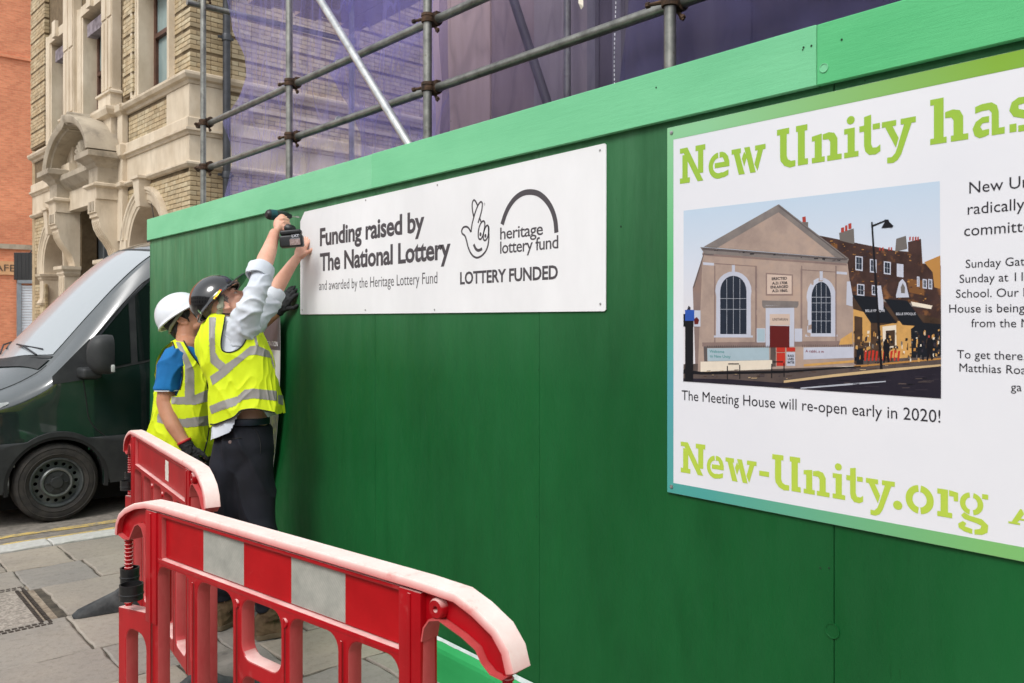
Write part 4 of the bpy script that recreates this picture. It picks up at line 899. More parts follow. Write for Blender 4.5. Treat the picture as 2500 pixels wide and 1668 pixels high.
def net_sheet(name, edge, yright, x, z0, z1, mat, label, fold=.02, seed=0, group='purple debris netting sheets', gather=None):
    """edge: list of (y,z) left edge, from top to bottom; sheet runs to yright"""
    rowsn, cols = 90, 110; v = []
    E_ = sorted(edge, key=lambda p: -p[1])
    for j in range(rowsn+1):
        z_ = z1+(z0-z1)*j/rowsn; ye = E_[0][0]
        for a, b in zip(E_, E_[1:]):
            if b[1] <= z_ <= a[1]: tt = (a[1]-z_)/(a[1]-b[1]+1e-6); ye = a[0]+(b[0]-a[0])*tt
        if z_ < E_[-1][1]: ye = E_[-1][0]
        for i in range(cols+1):
            u = i/cols; y = ye+(yright-ye)*u
            d = fold*(noise.noise(Vector((y*2.2+seed, z_*.9, seed)))*1.4+.5*noise.noise(Vector((y*8+z_*1.5, z_*1.6, seed+3))))
            d += .012*math.exp(-u*25)*math.sin(z_*9)
            v.append((x+d, y, z_))
    W_ = cols+1
    f = [(j*W_+i, j*W_+i+1, (j+1)*W_+i+1, (j+1)*W_+i) for j in range(rowsn) for i in range(cols)]
    o = MB().add(v, f).build(name, mat, smooth=True); return tag(o, label, 'netting', group)
e1 = [(7.10, 4.9), (7.06, 4.35), (6.90, 4.05), (6.72, 3.80), (6.68, 3.62), (6.80, 3.45), (7.10, 3.31), (7.02, 3.2), (6.95, 3.08), (6.93, 2.93), (6.98, 2.75), (7.05, 2.6), (7.1, 2.3)]
net_sheet('debris_netting', e1, 3.98, 2.80, 2.2, 4.9, M_NET, 'thin lavender debris netting with scalloped left edge, tied to the left scaffold poles', .02, 1)
e2 = [(5.30, 4.9), (5.26, 3.9), (5.33, 3.55), (5.41, 3.38), (5.32, 3.25), (5.17, 3.08), (5.02, 2.88), (4.93, 2.66), (4.9, 2.3)]
net_sheet('debris_netting', e2, 3.98, 2.90, 2.2, 4.9, M_NET2, 'darker doubled purple netting hanging between the second and third scaffold poles', .035, 4)
net_sheet('debris_netting', [(4.02, 5.0), (4.0, 2.2)], -.6, 2.86, 2.2, 5.0, M_NET3, 'dusty mauve netting stretched tight behind the right hand scaffold poles', .012, 8)
e4 = [(2.56, 5), (2.50, 3.1), (2.56, 2.66), (2.58, 2.2)]
net_sheet('debris_netting', e4, -.55, 2.82, 2.2, 5.0, M_NET4, 'overlapping purple net with white stitched selvedge beside the tallest near pole', .02, 12)
mb = MB()
z_ = 2.42
M_STITCH = simple('white_stitching', srgb(220, 220, 226), None, 4, .7)
while z_ < 4.2:
    y = 2.56+(noise.noise(Vector((z_*2, 0, 3)))*.02) - (.05 if z_ > 3.1 else 0)*(z_-3.1); mb.tube([(2.79, y, z_), (2.79, y, z_+.011)], .0022, 5); z_ += .02
o = mb.build('selvedge_cord', M_STITCH); tag(o, 'white stitched cord running down the edge of the purple netting', 'cord')
q = onx(1418, 5, 2.70)
mb = MB(); mb.add([q+Vector((0, .012, .08)), q+Vector((0, -.012, .08)), q+Vector((0, -.016, -.025)), q+Vector((.01, .008, -.03)), q+Vector((.0, .016, 0))], [(0, 1, 2, 3, 4)]); mb.add([q+Vector((-.001, .014, .09)), q+Vector((-.001, -.006, .09)), q+Vector((-.001, -.0, .012)), q+Vector((-.001, .013, .02))], [(0, 1, 2, 3)], 1)
o = mb.build('torn_tape', [simple('cream_tape', srgb(226, 216, 200), None, 6, .6), M_REDBRIGHT]); tag(o, 'scrap of torn red and cream tape hanging from the scaffold ledger', 'tape')

# ------------------------------------------------------------------ corner building (local: facade on x=0 running +y, side wall on y=0 running +x)
BA = math.atan(1920/2050)-PSI
bld = thing('victorian_building', 'ornate buff brick and stone corner building with arched openings and hooded porch', 'building', (4.81, 13.63, 0), BA)
def B(mb, name, mat, **k): return mb.build(name, mat, bld, **k)
def archpts(c, zs, r, n=16): return [(c+r*math.cos(math.pi*i/n), zs+r*1.04*math.sin(math.pi*i/n)) for i in range(n+1)]
A1, A2, ZS = (1.88, .86), (7.62, .80), 2.80
win = [(.86, 2.22), (3.98, 5.42), (6.55, 7.72)]
def arch_hole(c, r): return [(c+r, -.3)]+archpts(c, ZS, r)+[(c-r, -.3)]
FT = Matrix(((0, 0, 1, 0), (1, 0, 0, 0), (0, 1, 0, 0), (0, 0, 0, 1)))      # (u,v,w) -> (x=w, y=u, z=v)
me = outline([[(.01, -.3), (9.32, -.3), (9.32, 13), (.01, 13)], rrect(A1[0]-A1[1], -.2, A1[0]+A1[1], ZS+.01, .001, 1)[:], ] if False else
             [[(.01, -.31), (9.32, -.31), (9.32, 13), (.01, 13)], [(p[0], max(p[1], -.29)) for p in arch_hole(A1[0], A1[1]+.04)], [(p[0], max(p[1], -.29)) for p in arch_hole(A2[0], A2[1]+.04)], [(3.62, -.29), (5.68, -.29), (5.68, 3.9), (3.62, 3.9)]]+[[(a-.03, 5.55), (b+.03, 5.55), (b+.03, 7.93), (a-.03, 7.93)] for a, b in win], .30)
me.transform(FT); me.transform(Matrix.Translation((.162, 0, 0))); link('wall', me, M_MORTAR, bld)
link('wall', MB().box((.012, .012, -.3), (13, .3, 13)).mesh(), M_MORTAR, bld)
link('wall', MB().box((1.3, .3, -.3), (1.4, 9.3, 13)).mesh(), M_RENDER, bld)
link('end_wall', MB().box((.02, 9.32, -.3), (8, 9.6, 13)).mesh(), M_BRICK, bld)
# bricks: shared meshes, four course heights per rusticated block
BH, JT, BL = .068, .010, .225
def brick_me(L, axis):
    D = .05
    b_ = MB().box((0, 0, 0), (L, -D, BH)) if axis == 'x' else MB().box((0, 0, 0), (-D, L, BH))
    me = b_.mesh('brick'); bevel(me, .004, 1); me.materials.append(M_BRICK); return me
BM = {(L, a): brick_me(L, a) for L in (.225, .108) for a in 'xy'}
placed = 0; stuffb = MB()
def lay(axis, a, b, z0, z1, face, skip=None, rust=None):
    """rows of bricks between a and b along the axis; face: wall plane offset (outward negative)"""
    global placed
    z = z0; row = 0
    while z+BH <= z1+.005:
        if rust and (row % rust == 0) and row: z += .045
        u = a; k = row % 2
        if row % 2: u += 0
        while u < b-.03:
            L = BL if k % 2 == 0 else .108; L2 = min(L, b-u)
            c = (u+L2/2, z+BH/2)
            if not (skip and skip(*c)):
                dd = face+random.uniform(-.0025, .0025)
                near = (axis == 'x' and u < .66 and 2.6 < z < 6.9) or (axis == 'y' and u < .80 and 3.1 < z < 6.7)
                if L2 > L-.001 and near and placed < 298:
                    o = bpy.data.objects.new('brick', BM[(L, axis)]); COL.objects.link(o); o.parent = bld
                    o.location = (u, dd+.05, z) if axis == 'x' else (dd+.05, u, z); placed += 1
                else:
                    if axis == 'x': stuffb.box((u, dd, z), (u+L2, dd+.05, z+BH))
                    else: stuffb.box((dd, u, z), (dd+.05, u+L2, z+BH))
            u += L+JT; k += 1
        z += BH+JT; row += 1
lay('x', .0, 9.6, 2.0, 4.10, -.002)
lay('x', .0, 9.6, 5.64, 9.2, -.002, rust=4)
lay('x', .66, 9.6, 4.90, 5.42, -.002)
def sk1(u, z): return ((u-A1[0])**2+max(z-ZS, 0)**2 < 1.14**2 and (z > ZS-.6)) or abs(u-A1[0]) < 1.10 and z < ZS
lay('y', .0, 2.95, 2.0, 4.08, -.002, sk1)
def sk2(u, z): return ((u-A2[0])**2+max(z-ZS, 0)**2 < 1.06**2) or abs(u-A2[0]) < 1.02 and z < ZS
lay('y', 6.3, 9.25, 2.9, 4.08, -.002, sk2); lay('y', 8.35, 9.25, .3, 2.5, -.002)
lay('y', .0, .80, 5.64, 9.2, -.002, rust=4)
lay('y', .95, 2.8, 4.90, 5.42, -.002)
for a in (2.32, 8.05): 
    w_ = .50 if a < 3 else 1.2
    lay('y', a, a+w_, 5.75, 9.4, -.10, rust=4)
    link('pier_core', MB().box((-.085, a+.01, 5.7), (.02, a+w_-.01, 9.5)).mesh(), M_MORTAR, bld)
    z = 5.75; row = 0   # bricks on the pier's near side
    while z < 9.35:
        if row % 4 == 0 and row: z += .045
        stuffb.box((-.10, a-.012, z), (.0, a+.03, z+BH)); z += BH+JT; row += 1
stuffb.box((.1, .1, 0), (.11, .11, .01))
me = stuffb.mesh('b'); o = link('brickwork', me, M_BRICK, bld, kind='stuff')
def course(name, prof, ya=9.4, xb=13, mat=M_STONE, yn=None):
    """moulding wrapped round the corner; prof: (outward, z)"""
    mb = MB()
    mb.rings([[(-p, ya, z) for p, z in prof], [(-p, -p, z) for p, z in prof], [(xb, -p, z) for p, z in prof]], True)
    B(mb, name, mat)
course('string_course', [(0, 4.08), (.05, 4.09), (.09, 4.13), (.09, 4.16), (.05, 4.18), (.03, 4.19), (0, 4.19)])
course('frieze', [(0, 4.192), (.018, 4.192), (.018, 4.60), (0, 4.60)])
course('string_course', [(0, 4.60), (.04, 4.61), (.06, 4.65), (.10, 4.67), (.10, 4.71), (.06, 4.72), (.06, 4.87), (.045, 4.89), (0, 4.89)])
course('sill_course', [(0, 5.42), (.03, 5.43), (.05, 5.48), (.11, 5.50), (.14, 5.55), (.14, 5.59), (.03, 5.635), (0, 5.635)])
course('cornice', [(0, 9.45), (.1, 9.5), (.2, 9.6), (.3, 9.65), (.3, 9.75), (0, 9.85)])
B(MB().box((-.02, -.02, 4.892), (.66, .01, 5.418)), 'ashlar_block', M_STONE); B(MB().box((-.02, .0105, 4.892), (.01, .93, 5.418)), 'ashlar_block', M_STONE)
# ground storey arches
def archway(c, r, dk):
    ro = r+.27
    prof = [(r, .62), (r, -.02), (r+.05, -.035), (r+.05, -.045), (r+.15, -.055), (r+.17, -.075), (r+.20, -.075), (r+.22, -.10), (ro, -.10), (ro+.01, -.0), (ro, .02)]
    rg = []
    for i in range(25):
        a = math.pi*i/24; rg.append([(x, c+q*math.cos(a), ZS+q*1.04*math.sin(a)) for q, x in prof])
    rg.insert(0, [(x, c+q, 2.72) for q, x in prof]); rg.append([(x, c-q, 2.72) for q, x in prof])
    mb = MB().rings(rg, True); B(mb, 'arch_moulding', M_STONE, smooth=35)
    mb = MB(); z0, z1 = ZS+r*1.0, 4.10
    mb.rings([[(-.16, c-.10, z0-.04), (-.16, c+.10, z0-.04), (.1, c+.10, z0-.04), (.1, c-.10, z0-.04)], [(-.20, c-.15, z1), (-.20, c+.15, z1), (.1, c+.15, z1), (.1, c-.15, z1)]], True)
    mb.box((-.23, c-.19, z1), (.0, c+.19, z1+.05)); B(mb, 'keystone', M_STONE)
    for s_ in (-1, 1):
        a, b = sorted((c+s_*r, c+s_*(r+.30)))
        B(MB().box((-.03, a, 2.12), (.62, b, 2.56)), 'jamb', M_STONE)
        B(MB().rings([[(-.04-p, a-p*.6, z), (-.04-p, b+p*.6, z), (.62, b+p*.6, z), (.62, a-p*.6, z)] for p, z in ((0, 2.56), (.03, 2.60), (.03, 2.63), (.07, 2.66), (.08, 2.71), (.0, 2.72))], True), 'impost', M_STONE)
        B(MB().rings([[(-.04-p, a-p*.6, z), (-.04-p, b+p*.6, z), (.62, b+p*.6, z), (.62, a-p*.6, z)] for p, z in ((.02, 1.98), (.05, 2.03), (.01, 2.11), (0, 2.12))], True), 'impost', M_STONE)
        B(MB().box((-.02, a, -.3), (.62, b, 1.98)), 'jamb', M_BRICK)
    # back of the recess: stone lining and door leaf
    B(MB().box((.62, c-r-.1, -.2), (.66, c+r+.1, 4.1)), 'recess_lining', M_STONE)
    B(MB().box((.59, c-r*.55, -.2), (.615, c+r*.95, 3.2)), 'door_leaf', M_TIMBER)
archway(*A1, .6); archway(*A2, .6)
# upper windows
M_GLASS = Mat('window_glass_reflecting'); M_GLASS.col(M_GLASS.ramp(M_GLASS.noise(1.6, (1, 1, .5)), [(.3, srgb(112, 132, 132)), (.7, srgb(152, 170, 168))])).set(Roughness=.08); M_GLASS = M_GLASS.m
for a, b in win:
    wn = bpy.data.objects.new('window', None); COL.objects.link(wn); wn.parent = bld; wn.location = (0, a, 5.6)
    Wd = b-a; Hh = 2.3
    def Wm(mb, n, m_, **k): return mb.build(n, m_, wn, **k)
    for s_, u0, u1 in ((-1, -.06, 0.0), (1, Wd, Wd+.06)):
        prof = [(0, .30), (0, -.03), (.05, -.045), (.05, -.06), (.14, -.07), (.17, -.095), (.23, -.095), (.24, 0)]
        base = 0 if s_ < 0 else Wd
        Wm(MB().rings([[(x, base+s_*q, z) for q, x in prof] for z in (.035, Hh+.2)], True), 'architrave', M_STONE)
    Wm(MB().box((-.08, .0, Hh), (.30, Wd, Hh+.2)), 'lintel', M_STONE)
    Wm(MB().box((-.15, Wd/2-.12, Hh+.0), (-.081, Wd/2+.12, Hh+.35)), 'keystone', M_STONE)
    fm = MB(); fm.box((.24, 0, 0), (.32, .09, Hh)).box((.24, Wd-.09, 0), (.32, Wd, Hh)).box((.24, .09, Hh-.1), (.32, Wd-.09, Hh)).box((.24, .09, 0), (.32, Wd-.09, .12)); Wm(fm, 'frame', M_TIMBER)
    Wm(MB().box((.22, .09, Hh*.5-.04), (.285, Wd-.09, Hh*.5+.04)), 'meeting_rail', M_TIMBER)
    Wm(MB().box((.295, .09, .12), (.30, Wd-.09, Hh*.5-.04)), 'pane', M_GLASS); Wm(MB().box((.275, .09, Hh*.5+.04), (.28, Wd-.09, Hh-.1)), 'pane', M_GLASS)
    Wm(MB().box((.02, .1, Hh-.42), (.2, Wd-.1, Hh-.16)), 'blind_box', simple('weathered_blind_box', srgb(96, 86, 92), srgb(150, 140, 146), 6, .8))
# stone pilasters with pedestals between the windows
def pil(a, b, out):
    mb = MB(); mb.box((-out, a, 5.95), (.0, b, 9.3)); B(mb, 'pilaster', M_STONE)
    n = 3; wd = (b-a)/n
    for i in range(n): B(MB().box((-out-.018, a+wd*i+.03, 6.0), (-out-.001, a+wd*(i+1)-.03, 7.3)), 'flute', M_STONE)
    for i in range(2): B(MB().box((-out-.02, a+(b-a)/2*i+.03, 7.36), (-out-.001, a+(b-a)/2*(i+1)-.03, 9.2)), 'sunk_panel', M_STONE)
    B(MB().rings([[(-out-p, a-p, z), (-out-p, b+p, z), (.0, b+p, z), (.0, a-p, z)] for p, z in ((.05, 5.64), (.05, 5.86), (.09, 5.88), (.09, 5.92), (.02, 5.96), (0, 5.96))], True), 'pedestal', M_STONE)
    B(MB().rings([[(-out-p, a-p, z), (-out-p, b+p, z), (.0, b+p, z), (.0, a-p, z)] for p, z in ((.03, 4.19), (.03, 4.55), (.10, 4.60), (.12, 4.88), (.03, 4.90), (.03, 5.42), (.12, 5.46), (.16, 5.55), (.16, 5.60), (.05, 5.638))], True), 'pedestal_shaft', M_STONE)
pil(3.22, 3.82, .16); pil(5.62, 6.32, .16)
B(MB().rings([[(-.10-p, 2.85-p, z), (-.10-p, 3.12+p, z), (.0, 3.12+p, z), (.0, 2.85-p, z)] for p, z in ((0, 3.1), (0, 4.05), (.06, 4.10), (.06, 4.16), (0, 4.20), (0, 4.6), (.06, 4.66), (.06, 4.86), (0, 4.9), (0, 5.42), (.07, 5.48), (.08, 5.6), (0, 5.64))], True), 'slender_pilaster', M_STONE)
B(MB().box((-.07, 2.76, -.2), (.0, 3.08, 3.1)), 'pilaster', M_STONE)
# porch: pair of scroll consoles, entablature blocks, curved hood
for k0 in (3.12, 5.72):
    k1 = k0+.44
    pf = [(p_*.76, q_) for p_, q_ in [(0, 2.76), (-.13, 2.76), (-.16, 2.86), (-.20, 2.96), (-.30, 3.08), (-.42, 3.20), (-.51, 3.33), (-.55, 3.46), (-.55, 3.52), (-.60, 3.54), (-.60, 3.60), (-.64, 3.62), (-.64, 3.86), (0, 3.86)]]
    mb = MB(); mb.rings([[(x, k0, z) for x, z in pf], [(x, k1, z) for x, z in pf]], True); B(mb, 'console', M_STONE)
    for j in range(4):   # flutes down the curling front
        yy = k0+.06+j*.098; mb = MB(); pp = pf[2:8]
        mb.rings([[(x-.014, yy-.014, z-.003), (x-.014, yy+.024, z-.003), (x+.02, yy+.024, z), (x+.02, yy-.014, z)] for x, z in pp], True); B(mb, 'flute', M_STONE)
    for j in (0, 1): B(MB().box((-.500, k0+.07+j*.17, 3.65), (-.487, k0+.18+j*.17, 3.82)), 'sunk_panel', M_STONE2)
    def blk(prof, name, m_): B(MB().rings([[(-p*.74, k0-.03-q, z), (-p*.74, k1+.03+q, z), (0, k1+.03+q, z), (0, k0-.03-q, z)] for p, q, z in prof], True), name, m_)
    blk([(.64, .0, 3.862), (.66, .0, 4.06), (.74, .07, 4.10), (.74, .07, 4.14), (.66, .0, 4.17)], 'entablature_block', M_STONE)
    blk([(.62, .0, 4.171), (.62, .0, 4.44), (.66, .02, 4.47), (.70, .05, 4.52), (.74, .06, 4.54), (.80, .10, 4.58), (.90, .16, 4.62), (.90, .16, 4.72), (.6, .0, 4.76)], 'entablature_block', M_STONE2)
    B(MB().box((-.30, k0+.02, 2.1), (-.0, k1-.02, 2.55)), 'pier', M_STONE)
    for j in range(3): B(MB().box((-.315, k0+.06+j*.125, 2.14), (-.301, k0+.13+j*.125, 2.52)), 'flute', M_STONE)
    B(MB().rings([[(-.30-p, k0-p, z), (-.30-p, k1+p, z), (0, k1+p, z), (0, k0-p, z)] for p, z in ((0, 2.55), (.03, 2.60), (.03, 2.64), (.08, 2.69), (.08, 2.755), (.0, 2.759))], True), 'capital', M_STONE)
    B(MB().rings([[(-.30-p, k0-p, z), (-.30-p, k1+p, z), (0, k1+p, z), (0, k0-p, z)] for p, z in ((.05, 1.9), (.06, 2.0), (.0, 2.1))], True), 'pier_base', M_STONE)
    B(MB().box((-.30, k0, -.2), (0, k1, 1.9)), 'pier', M_STONE)
B(MB().box((-.22, 3.59, 3.9), (.0, 5.69, 4.30)), 'entablature', M_STONE); B(MB().rings([[(-.22-p, 3.59, z), (-.22-p, 5.69, z), (0, 5.69, z), (0, 3.59, z)] for p, z in ((0, 4.301), (.08, 4.36), (.2, 4.5), (.2, 4.6), (0, 4.66))], True), 'entablature', M_STONE2)
B(MB().box((-.12, 3.4, 4.661), (0, 5.9, 5.5)), 'tympanum', M_STONE2)
mb = MB().ell((-.16, 4.65, 4.95), ((.12, 0, 0), (0, .42, 0), (0, 0, .28)), 16, 10)
for i in range(9): a = math.radians(20+17.5*i); mb.tube([(-.22, 4.65, 4.78), (-.26, 4.65+.42*math.cos(a), 4.78+.42*math.sin(a))], [.03, .06], 6)
B(mb, 'carved_shell', M_STONE2, smooth=50)
for a0, a1, out in ((8, 84, .68), (96, 172, .58)):
    rg = []
    for i in range(19):
        a = math.radians(a0+(a1-a0)*i/18); ca, sa = math.cos(a), math.sin(a)
        q = lambda r1, r2, x: (x, 4.65-r1*ca, 4.62+r2*sa)
        rg.append([q(1.48, .80, 0), q(1.48, .80, -out+.12), q(1.52, .84, -out+.10), q(1.52, .84, -out+.03), q(1.60, .91, -out), q(1.68, .97, -out), q(1.69, .99, -out+.03), q(1.69, .99, 0)])
    B(MB().rings(rg, True), 'porch_hood', M_STONE2, smooth=35)
for k_ in (4.65-.17, 4.65+.17): B(MB().lathe([(.0001, -.6), (.13, -.59), (.13, -.2)], (0, k_, 5.56), (1, 0, 0), 18), 'hood_scroll', M_STONE2, smooth=40)
B(MB().box((.35, 3.62, -.2), (.42, 5.68, 3.9)), 'door', simple('grey_door_glazing', srgb(60, 64, 66), srgb(84, 88, 90), 2, .3))
B(MB().box((.25, 3.62, -.2), (.349, 3.75, 3.9)).box((.25, 5.0, -.2), (.349, 5.08, 3.9)), 'door_frame', simple('grey_door_frame', srgb(74, 78, 80), None, 4, .5))
# side wall features seen through the net
for z_, h in ((5.15, .07), (3.55, .08)): B(MB().box((1.0, -.03, z_), (9.5, -.003, z_+h)), 'ledge', M_STONE)
for x in (7.2, 8.8):
    B(MB().box((x, -.02, 4.95), (x+.9, -.004, 6.9)), 'side_window', M_GLASS); B(MB().box((x-.1, -.05, 4.9), (x, -.0, 7.0)).box((x+.9, -.05, 4.9), (x+1.0, .0, 7.0)).box((x, -.05, 6.9), (x+.9, 0, 7.0)), 'window_frame', M_STONE)
# black rainwater pipe on the side wall
M_PIPE = simple('black_cast_iron', srgb(34, 36, 40), srgb(54, 56, 62), 8, .45)
rp = thing('rainwater_pipe', 'black cast iron rainwater pipe running down the side wall beside the scaffold', 'drainpipe', (5.36, 13.5, 0), BA)
MB().tube([(0, 0, 0), (0, 0, 7.9)], .062, 16).build('pipe', M_PIPE, rp, smooth=40)
for z_ in (2.2, 4.0, 6.25): MB().lathe([(.062, -.06), (.078, -.055), (.078, .03), (.072, .05), (.062, .055)], (0, 0, z_), (0, 0, 1), 16).build('pipe_collar', M_PIPE, rp, smooth=40); MB().box((-.13, .02, z_-.02), (.13, .05, z_+.02)).build('bracket', M_PIPE, rp)

# ------------------------------------------------------------------ red brick building beyond
def redbrick():
    m = Mat('orange_red_brickwork'); mp = m.n('ShaderNodeMapping'); m.l(m.tc.outputs['Object'], mp.inputs[0]); mp.inputs['Rotation'].default_value = (math.radians(90), 0, 0)
    b = m.n('ShaderNodeTexBrick'); m.l(mp.outputs[0], b.inputs[0]); b.inputs['Scale'].default_value = 1; b.inputs['Brick Width'].default_value = .235; b.inputs['Row Height'].default_value = .09; b.inputs['Mortar Size'].default_value = .008
    for k, c in (('Color1', (230, 150, 112)), ('Color2', (214, 132, 98)), ('Mortar', (214, 156, 122))): b.inputs[k].default_value = (*srgb(*c), 1)
    n1 = m.ramp(m.noise(.45, (1, 1, 1.2), 6), [(.35, (.82, .8, .78)), (.7, (1.05, 1.05, 1.03))]); n2 = m.ramp(m.noise(5, (.5, 1, 2.5), 6, .7), [(.35, (.8, .78, .75)), (.55, (1, 1, 1))])
    m.col(m.mix(1.0, m.mix(1.0, b.outputs[0], n1, 'MULTIPLY'), n2, 'MULTIPLY')).set(Roughness=.85); return m.m
M_ORB = redbrick()
ob = thing('red_brick_building', 'tall plain orange red brick building with cafe fascia and roller shutter at far left', 'building', (5, 44, 0))
link('wall', MB().box((-14, 44, -.3), (16, 52, 17.4)).mesh(), M_ORB, ob, world=True)
link('string_course', MB().box((-14, 43.86, 4.9), (16, 43.999, 5.12)).mesh(), M_STONE2, ob, world=True)
link('string_course', MB().box((-14, 43.9, 13.6), (16, 43.999, 13.75)).mesh(), M_ORB, ob, world=True)
link('fascia', MB().box((-2, 43.9, 3.72), (12, 43.999, 4.34)).mesh(), simple('tan_fascia', srgb(196, 148, 104), srgb(212, 166, 122), 1, .7), ob, world=True)
def ytext(body, x0, x1, z0, cap, Y, mat, par, bold=0):
    me = text_mesh(body, bold); xs = [v.co.x for v in me.vertices]; a, b = min(xs), max(xs)
    me.transform(Matrix.Translation((-a, 0, 0))); me.transform(Matrix.Diagonal(((x1-x0)/(b-a), cap/CAPH, 1, 1)))
    me.transform(Matrix(((1, 0, 0, x0), (0, 0, 1, Y), (0, 1, 0, z0), (0, 0, 0, 1)))); me.materials.clear(); return link('lettering', me, mat, par, world=True)
M_DK = simple('dark_lettering', srgb(66, 56, 48), None, 3, .7)
ytext('CAFE', 6.45, 7.58, 3.88, .30, 43.88, M_DK, ob); ytext('Z', 8.28, 8.48, 3.88, .30, 43.88, M_DK, ob)
M_SHUT = simple('white_shutter_slat', srgb(200, 206, 212), srgb(216, 220, 226), 2, .5); 
for i in range(26): link('shutter_slat', bevel(MB().box((7.85, 43.93, .02+i*.125), (9.8, 43.97, .135+i*.125)).mesh(), .02, 1), M_SHUT, ob, world=True)
link('shutter_frame', MB().box((7.66, 43.85, 0), (7.83, 43.99, 3.5)).box((7.66, 43.80, 3.35), (9.9, 43.99, 3.62)).mesh(), simple('grey_shutter_frame', srgb(120, 128, 136), srgb(140, 148, 154), 2, .5), ob, world=True)
# black box lamp/sign on a bracket at the building's far corner
bs = thing('projecting_sign', 'black box sign on a bracket beside the cafe fascia', 'sign', tuple(P(57, 650, 24)))
a_, b_ = P(38, 684, 24), P(75, 617, 24)
c_ = (a_+b_)/2; hw_, hh_ = .215, .39
Mx = Matrix.Translation(c_) @ Matrix.Rotation(-PSI, 4, 'Z')
me = MB().box((-hw_, -.09, -hh_), (hw_, .09, hh_)).mesh(); bevel(me, .012); me.transform(Mx); link('box', me, simple('black_casing', (.012,)*3, (.02,)*3, 3, .5), bs, world=True)
for q in (-.12, .0, .12): me = MB().box((q-.004, -.096, -hh_+.03), (q+.004, -.0905, hh_-.03)).mesh(); me.transform(Mx); link('casing_rib', me, M_PIPE, bs, world=True)
me = MB().tube([(hw_-.05, 0, hh_-.05), (hw_+.06, .02, hh_+.1), (hw_+.16, .03, hh_+.16)], .02, 8).mesh(); me.transform(Mx); link('bracket', me, M_PIPE, bs, world=True)
me = MB().box((hw_+.11, -.02, -.16), (hw_+.21, .04, hh_+.2)).mesh(); me.transform(Mx); link('wall_plate', me, M_SHUT, bs, world=True)

# ------------------------------------------------------------------ dark green van (nose towards -X, near side at y=8)
van = thing('van', 'dark green panel van parked at the kerb beyond the hoarding corner', 'van', (3.2, 9.0, -.12))
def paint():
    m = Mat('dark_green_van_paint'); c = m.ramp(m.noise(1.3), [(.3, srgb(14, 30, 30)), (.7, srgb(20, 38, 38))])
    d = m.ramp(m.noise(3.5, detail=8, rough=.7), [(.45, (0,)*3), (.8, (.10,)*3)])
    m.col(m.mix(d, c, srgb(150, 146, 138))).set(Roughness=.25, Specular_IOR_Level=.9, Coat_Weight=1.0, Coat_Roughness=.04, Coat_IOR=1.9); return m.m
M_VAN = paint()
M_CLAD = simple('black_grey_cladding', srgb(34, 36, 38), srgb(50, 52, 52), 7, .6, bump=.1)
M_VGL = Mat('dark_van_glass'); M_VGL.col((.006, .012, .011)).set(Roughness=.04, IOR=1.6); M_VGL = M_VGL.m
M_WS = Mat('windscreen_glass'); M_WS.col((.38, .41, .43)).set(Roughness=.12, IOR=1.55); M_WS = M_WS.m  # pale base colour paints in the bright sky reflection
def interp(tab, x):
    if x <= tab[0][0]: return tab[0][1]
    for (a, p), (b, q) in zip(tab, tab[1:]):
        if x <= b: t = (x-a)/(b-a); return p+(q-p)*t
    return tab[-1][1]
def smooth_tab(keys):
    c = catmull(keys, 200); return [(p[0], p[1]) for p in c]
ZE = smooth_tab([(.70, .74), (.85, .84), (1.05, .92), (1.29, 1.0), (1.5, 1.09), (1.68, 1.215), (2.0, 1.60), (2.26, 1.91), (2.52, 2.17), (2.74, 2.31), (3.0, 2.385), (3.4, 2.43), (4.2, 2.45), (6.6, 2.45)])
ZC = smooth_tab([(.70, .90), (.85, 1.02), (1.05, 1.10), (1.2, 1.16), (1.40, 1.235), (1.7, 1.56), (2.0, 1.89), (2.3, 2.18), (2.52, 2.33), (2.74, 2.415), (3.0, 2.46), (3.4, 2.49), (4.2, 2.50), (6.6, 2.50)])
WE = [(.70, .46), (.85, .30), (1.05, .23), (1.5, .19), (1.9, .22), (2.6, .25), (6.6, .24)]
def sidew(x, z):
    w_ = .02*abs(z-.7)**1.5
    if z > 1.08: w_ += (z-1.08)*.115
    if z > 2.1: w_ += (z-2.1)**2*.6
    if x < 1.15: w_ += ((1.15-x)/.45)**2*.34
    if x < 1.7: w_ += max(0, (z-.85))**1.3*.35*min(1, (1.7-x)/.5)
    return w_
def edge(x): return interp(WE, x), interp(ZE, x)
def side_pt(x, z, off=0): return Vector((x, 8.0+sidew(x, z)-off, z))
def top_pt(x, v, off=0):
    we, ze = edge(x); zc = interp(ZC, x)
    return Vector((x-off*.5, 9+v*(1-we), ze+(zc-ze)*(1-abs(v)**2.2)+off*.8))
xs_ = [.70+i*.04 for i in range(148)]
for sgn in (1, -1):
    mb = MB(); rg = []
    for x in xs_:
        we, ze = edge(x); zb_ = .17 if x > .95 else .17+(.95-x)*.5; rowp = []
        for j in range(41):
            t = j/40; z = zb_+(ze-zb_)*t; p = side_pt(x, z); y = p.y-8
            if t > .86: f_ = ((t-.86)/.14)**2; y = y+(we-y)*f_
            rowp.append((x, 9-sgn*(1-y), z))
        rg.append(rowp)
    n = 41; vs = [p for r in rg for p in r]; fs = []
    for i in range(len(rg)-1):
        for j in range(n-1):
            cx, cz = (rg[i][j][0]+rg[i+1][j][0])/2, (rg[i][j][2]+rg[i][j+1][2])/2
            if (cx-1.70)**2+(cz-.22)**2 < .375**2: continue
            fs.append((i*n+j, (i+1)*n+j, (i+1)*n+j+1, i*n+j+1))
    mb.add(vs, fs); mb.build('side_panel', M_VAN, van, world=True, smooth=True)
rg = [[top_pt(x, v/20) for v in range(-20, 21)] for x in xs_]
MB().rings(rg, False, closed=False).build('bonnet_and_roof', M_VAN, van, world=True, smooth=True)
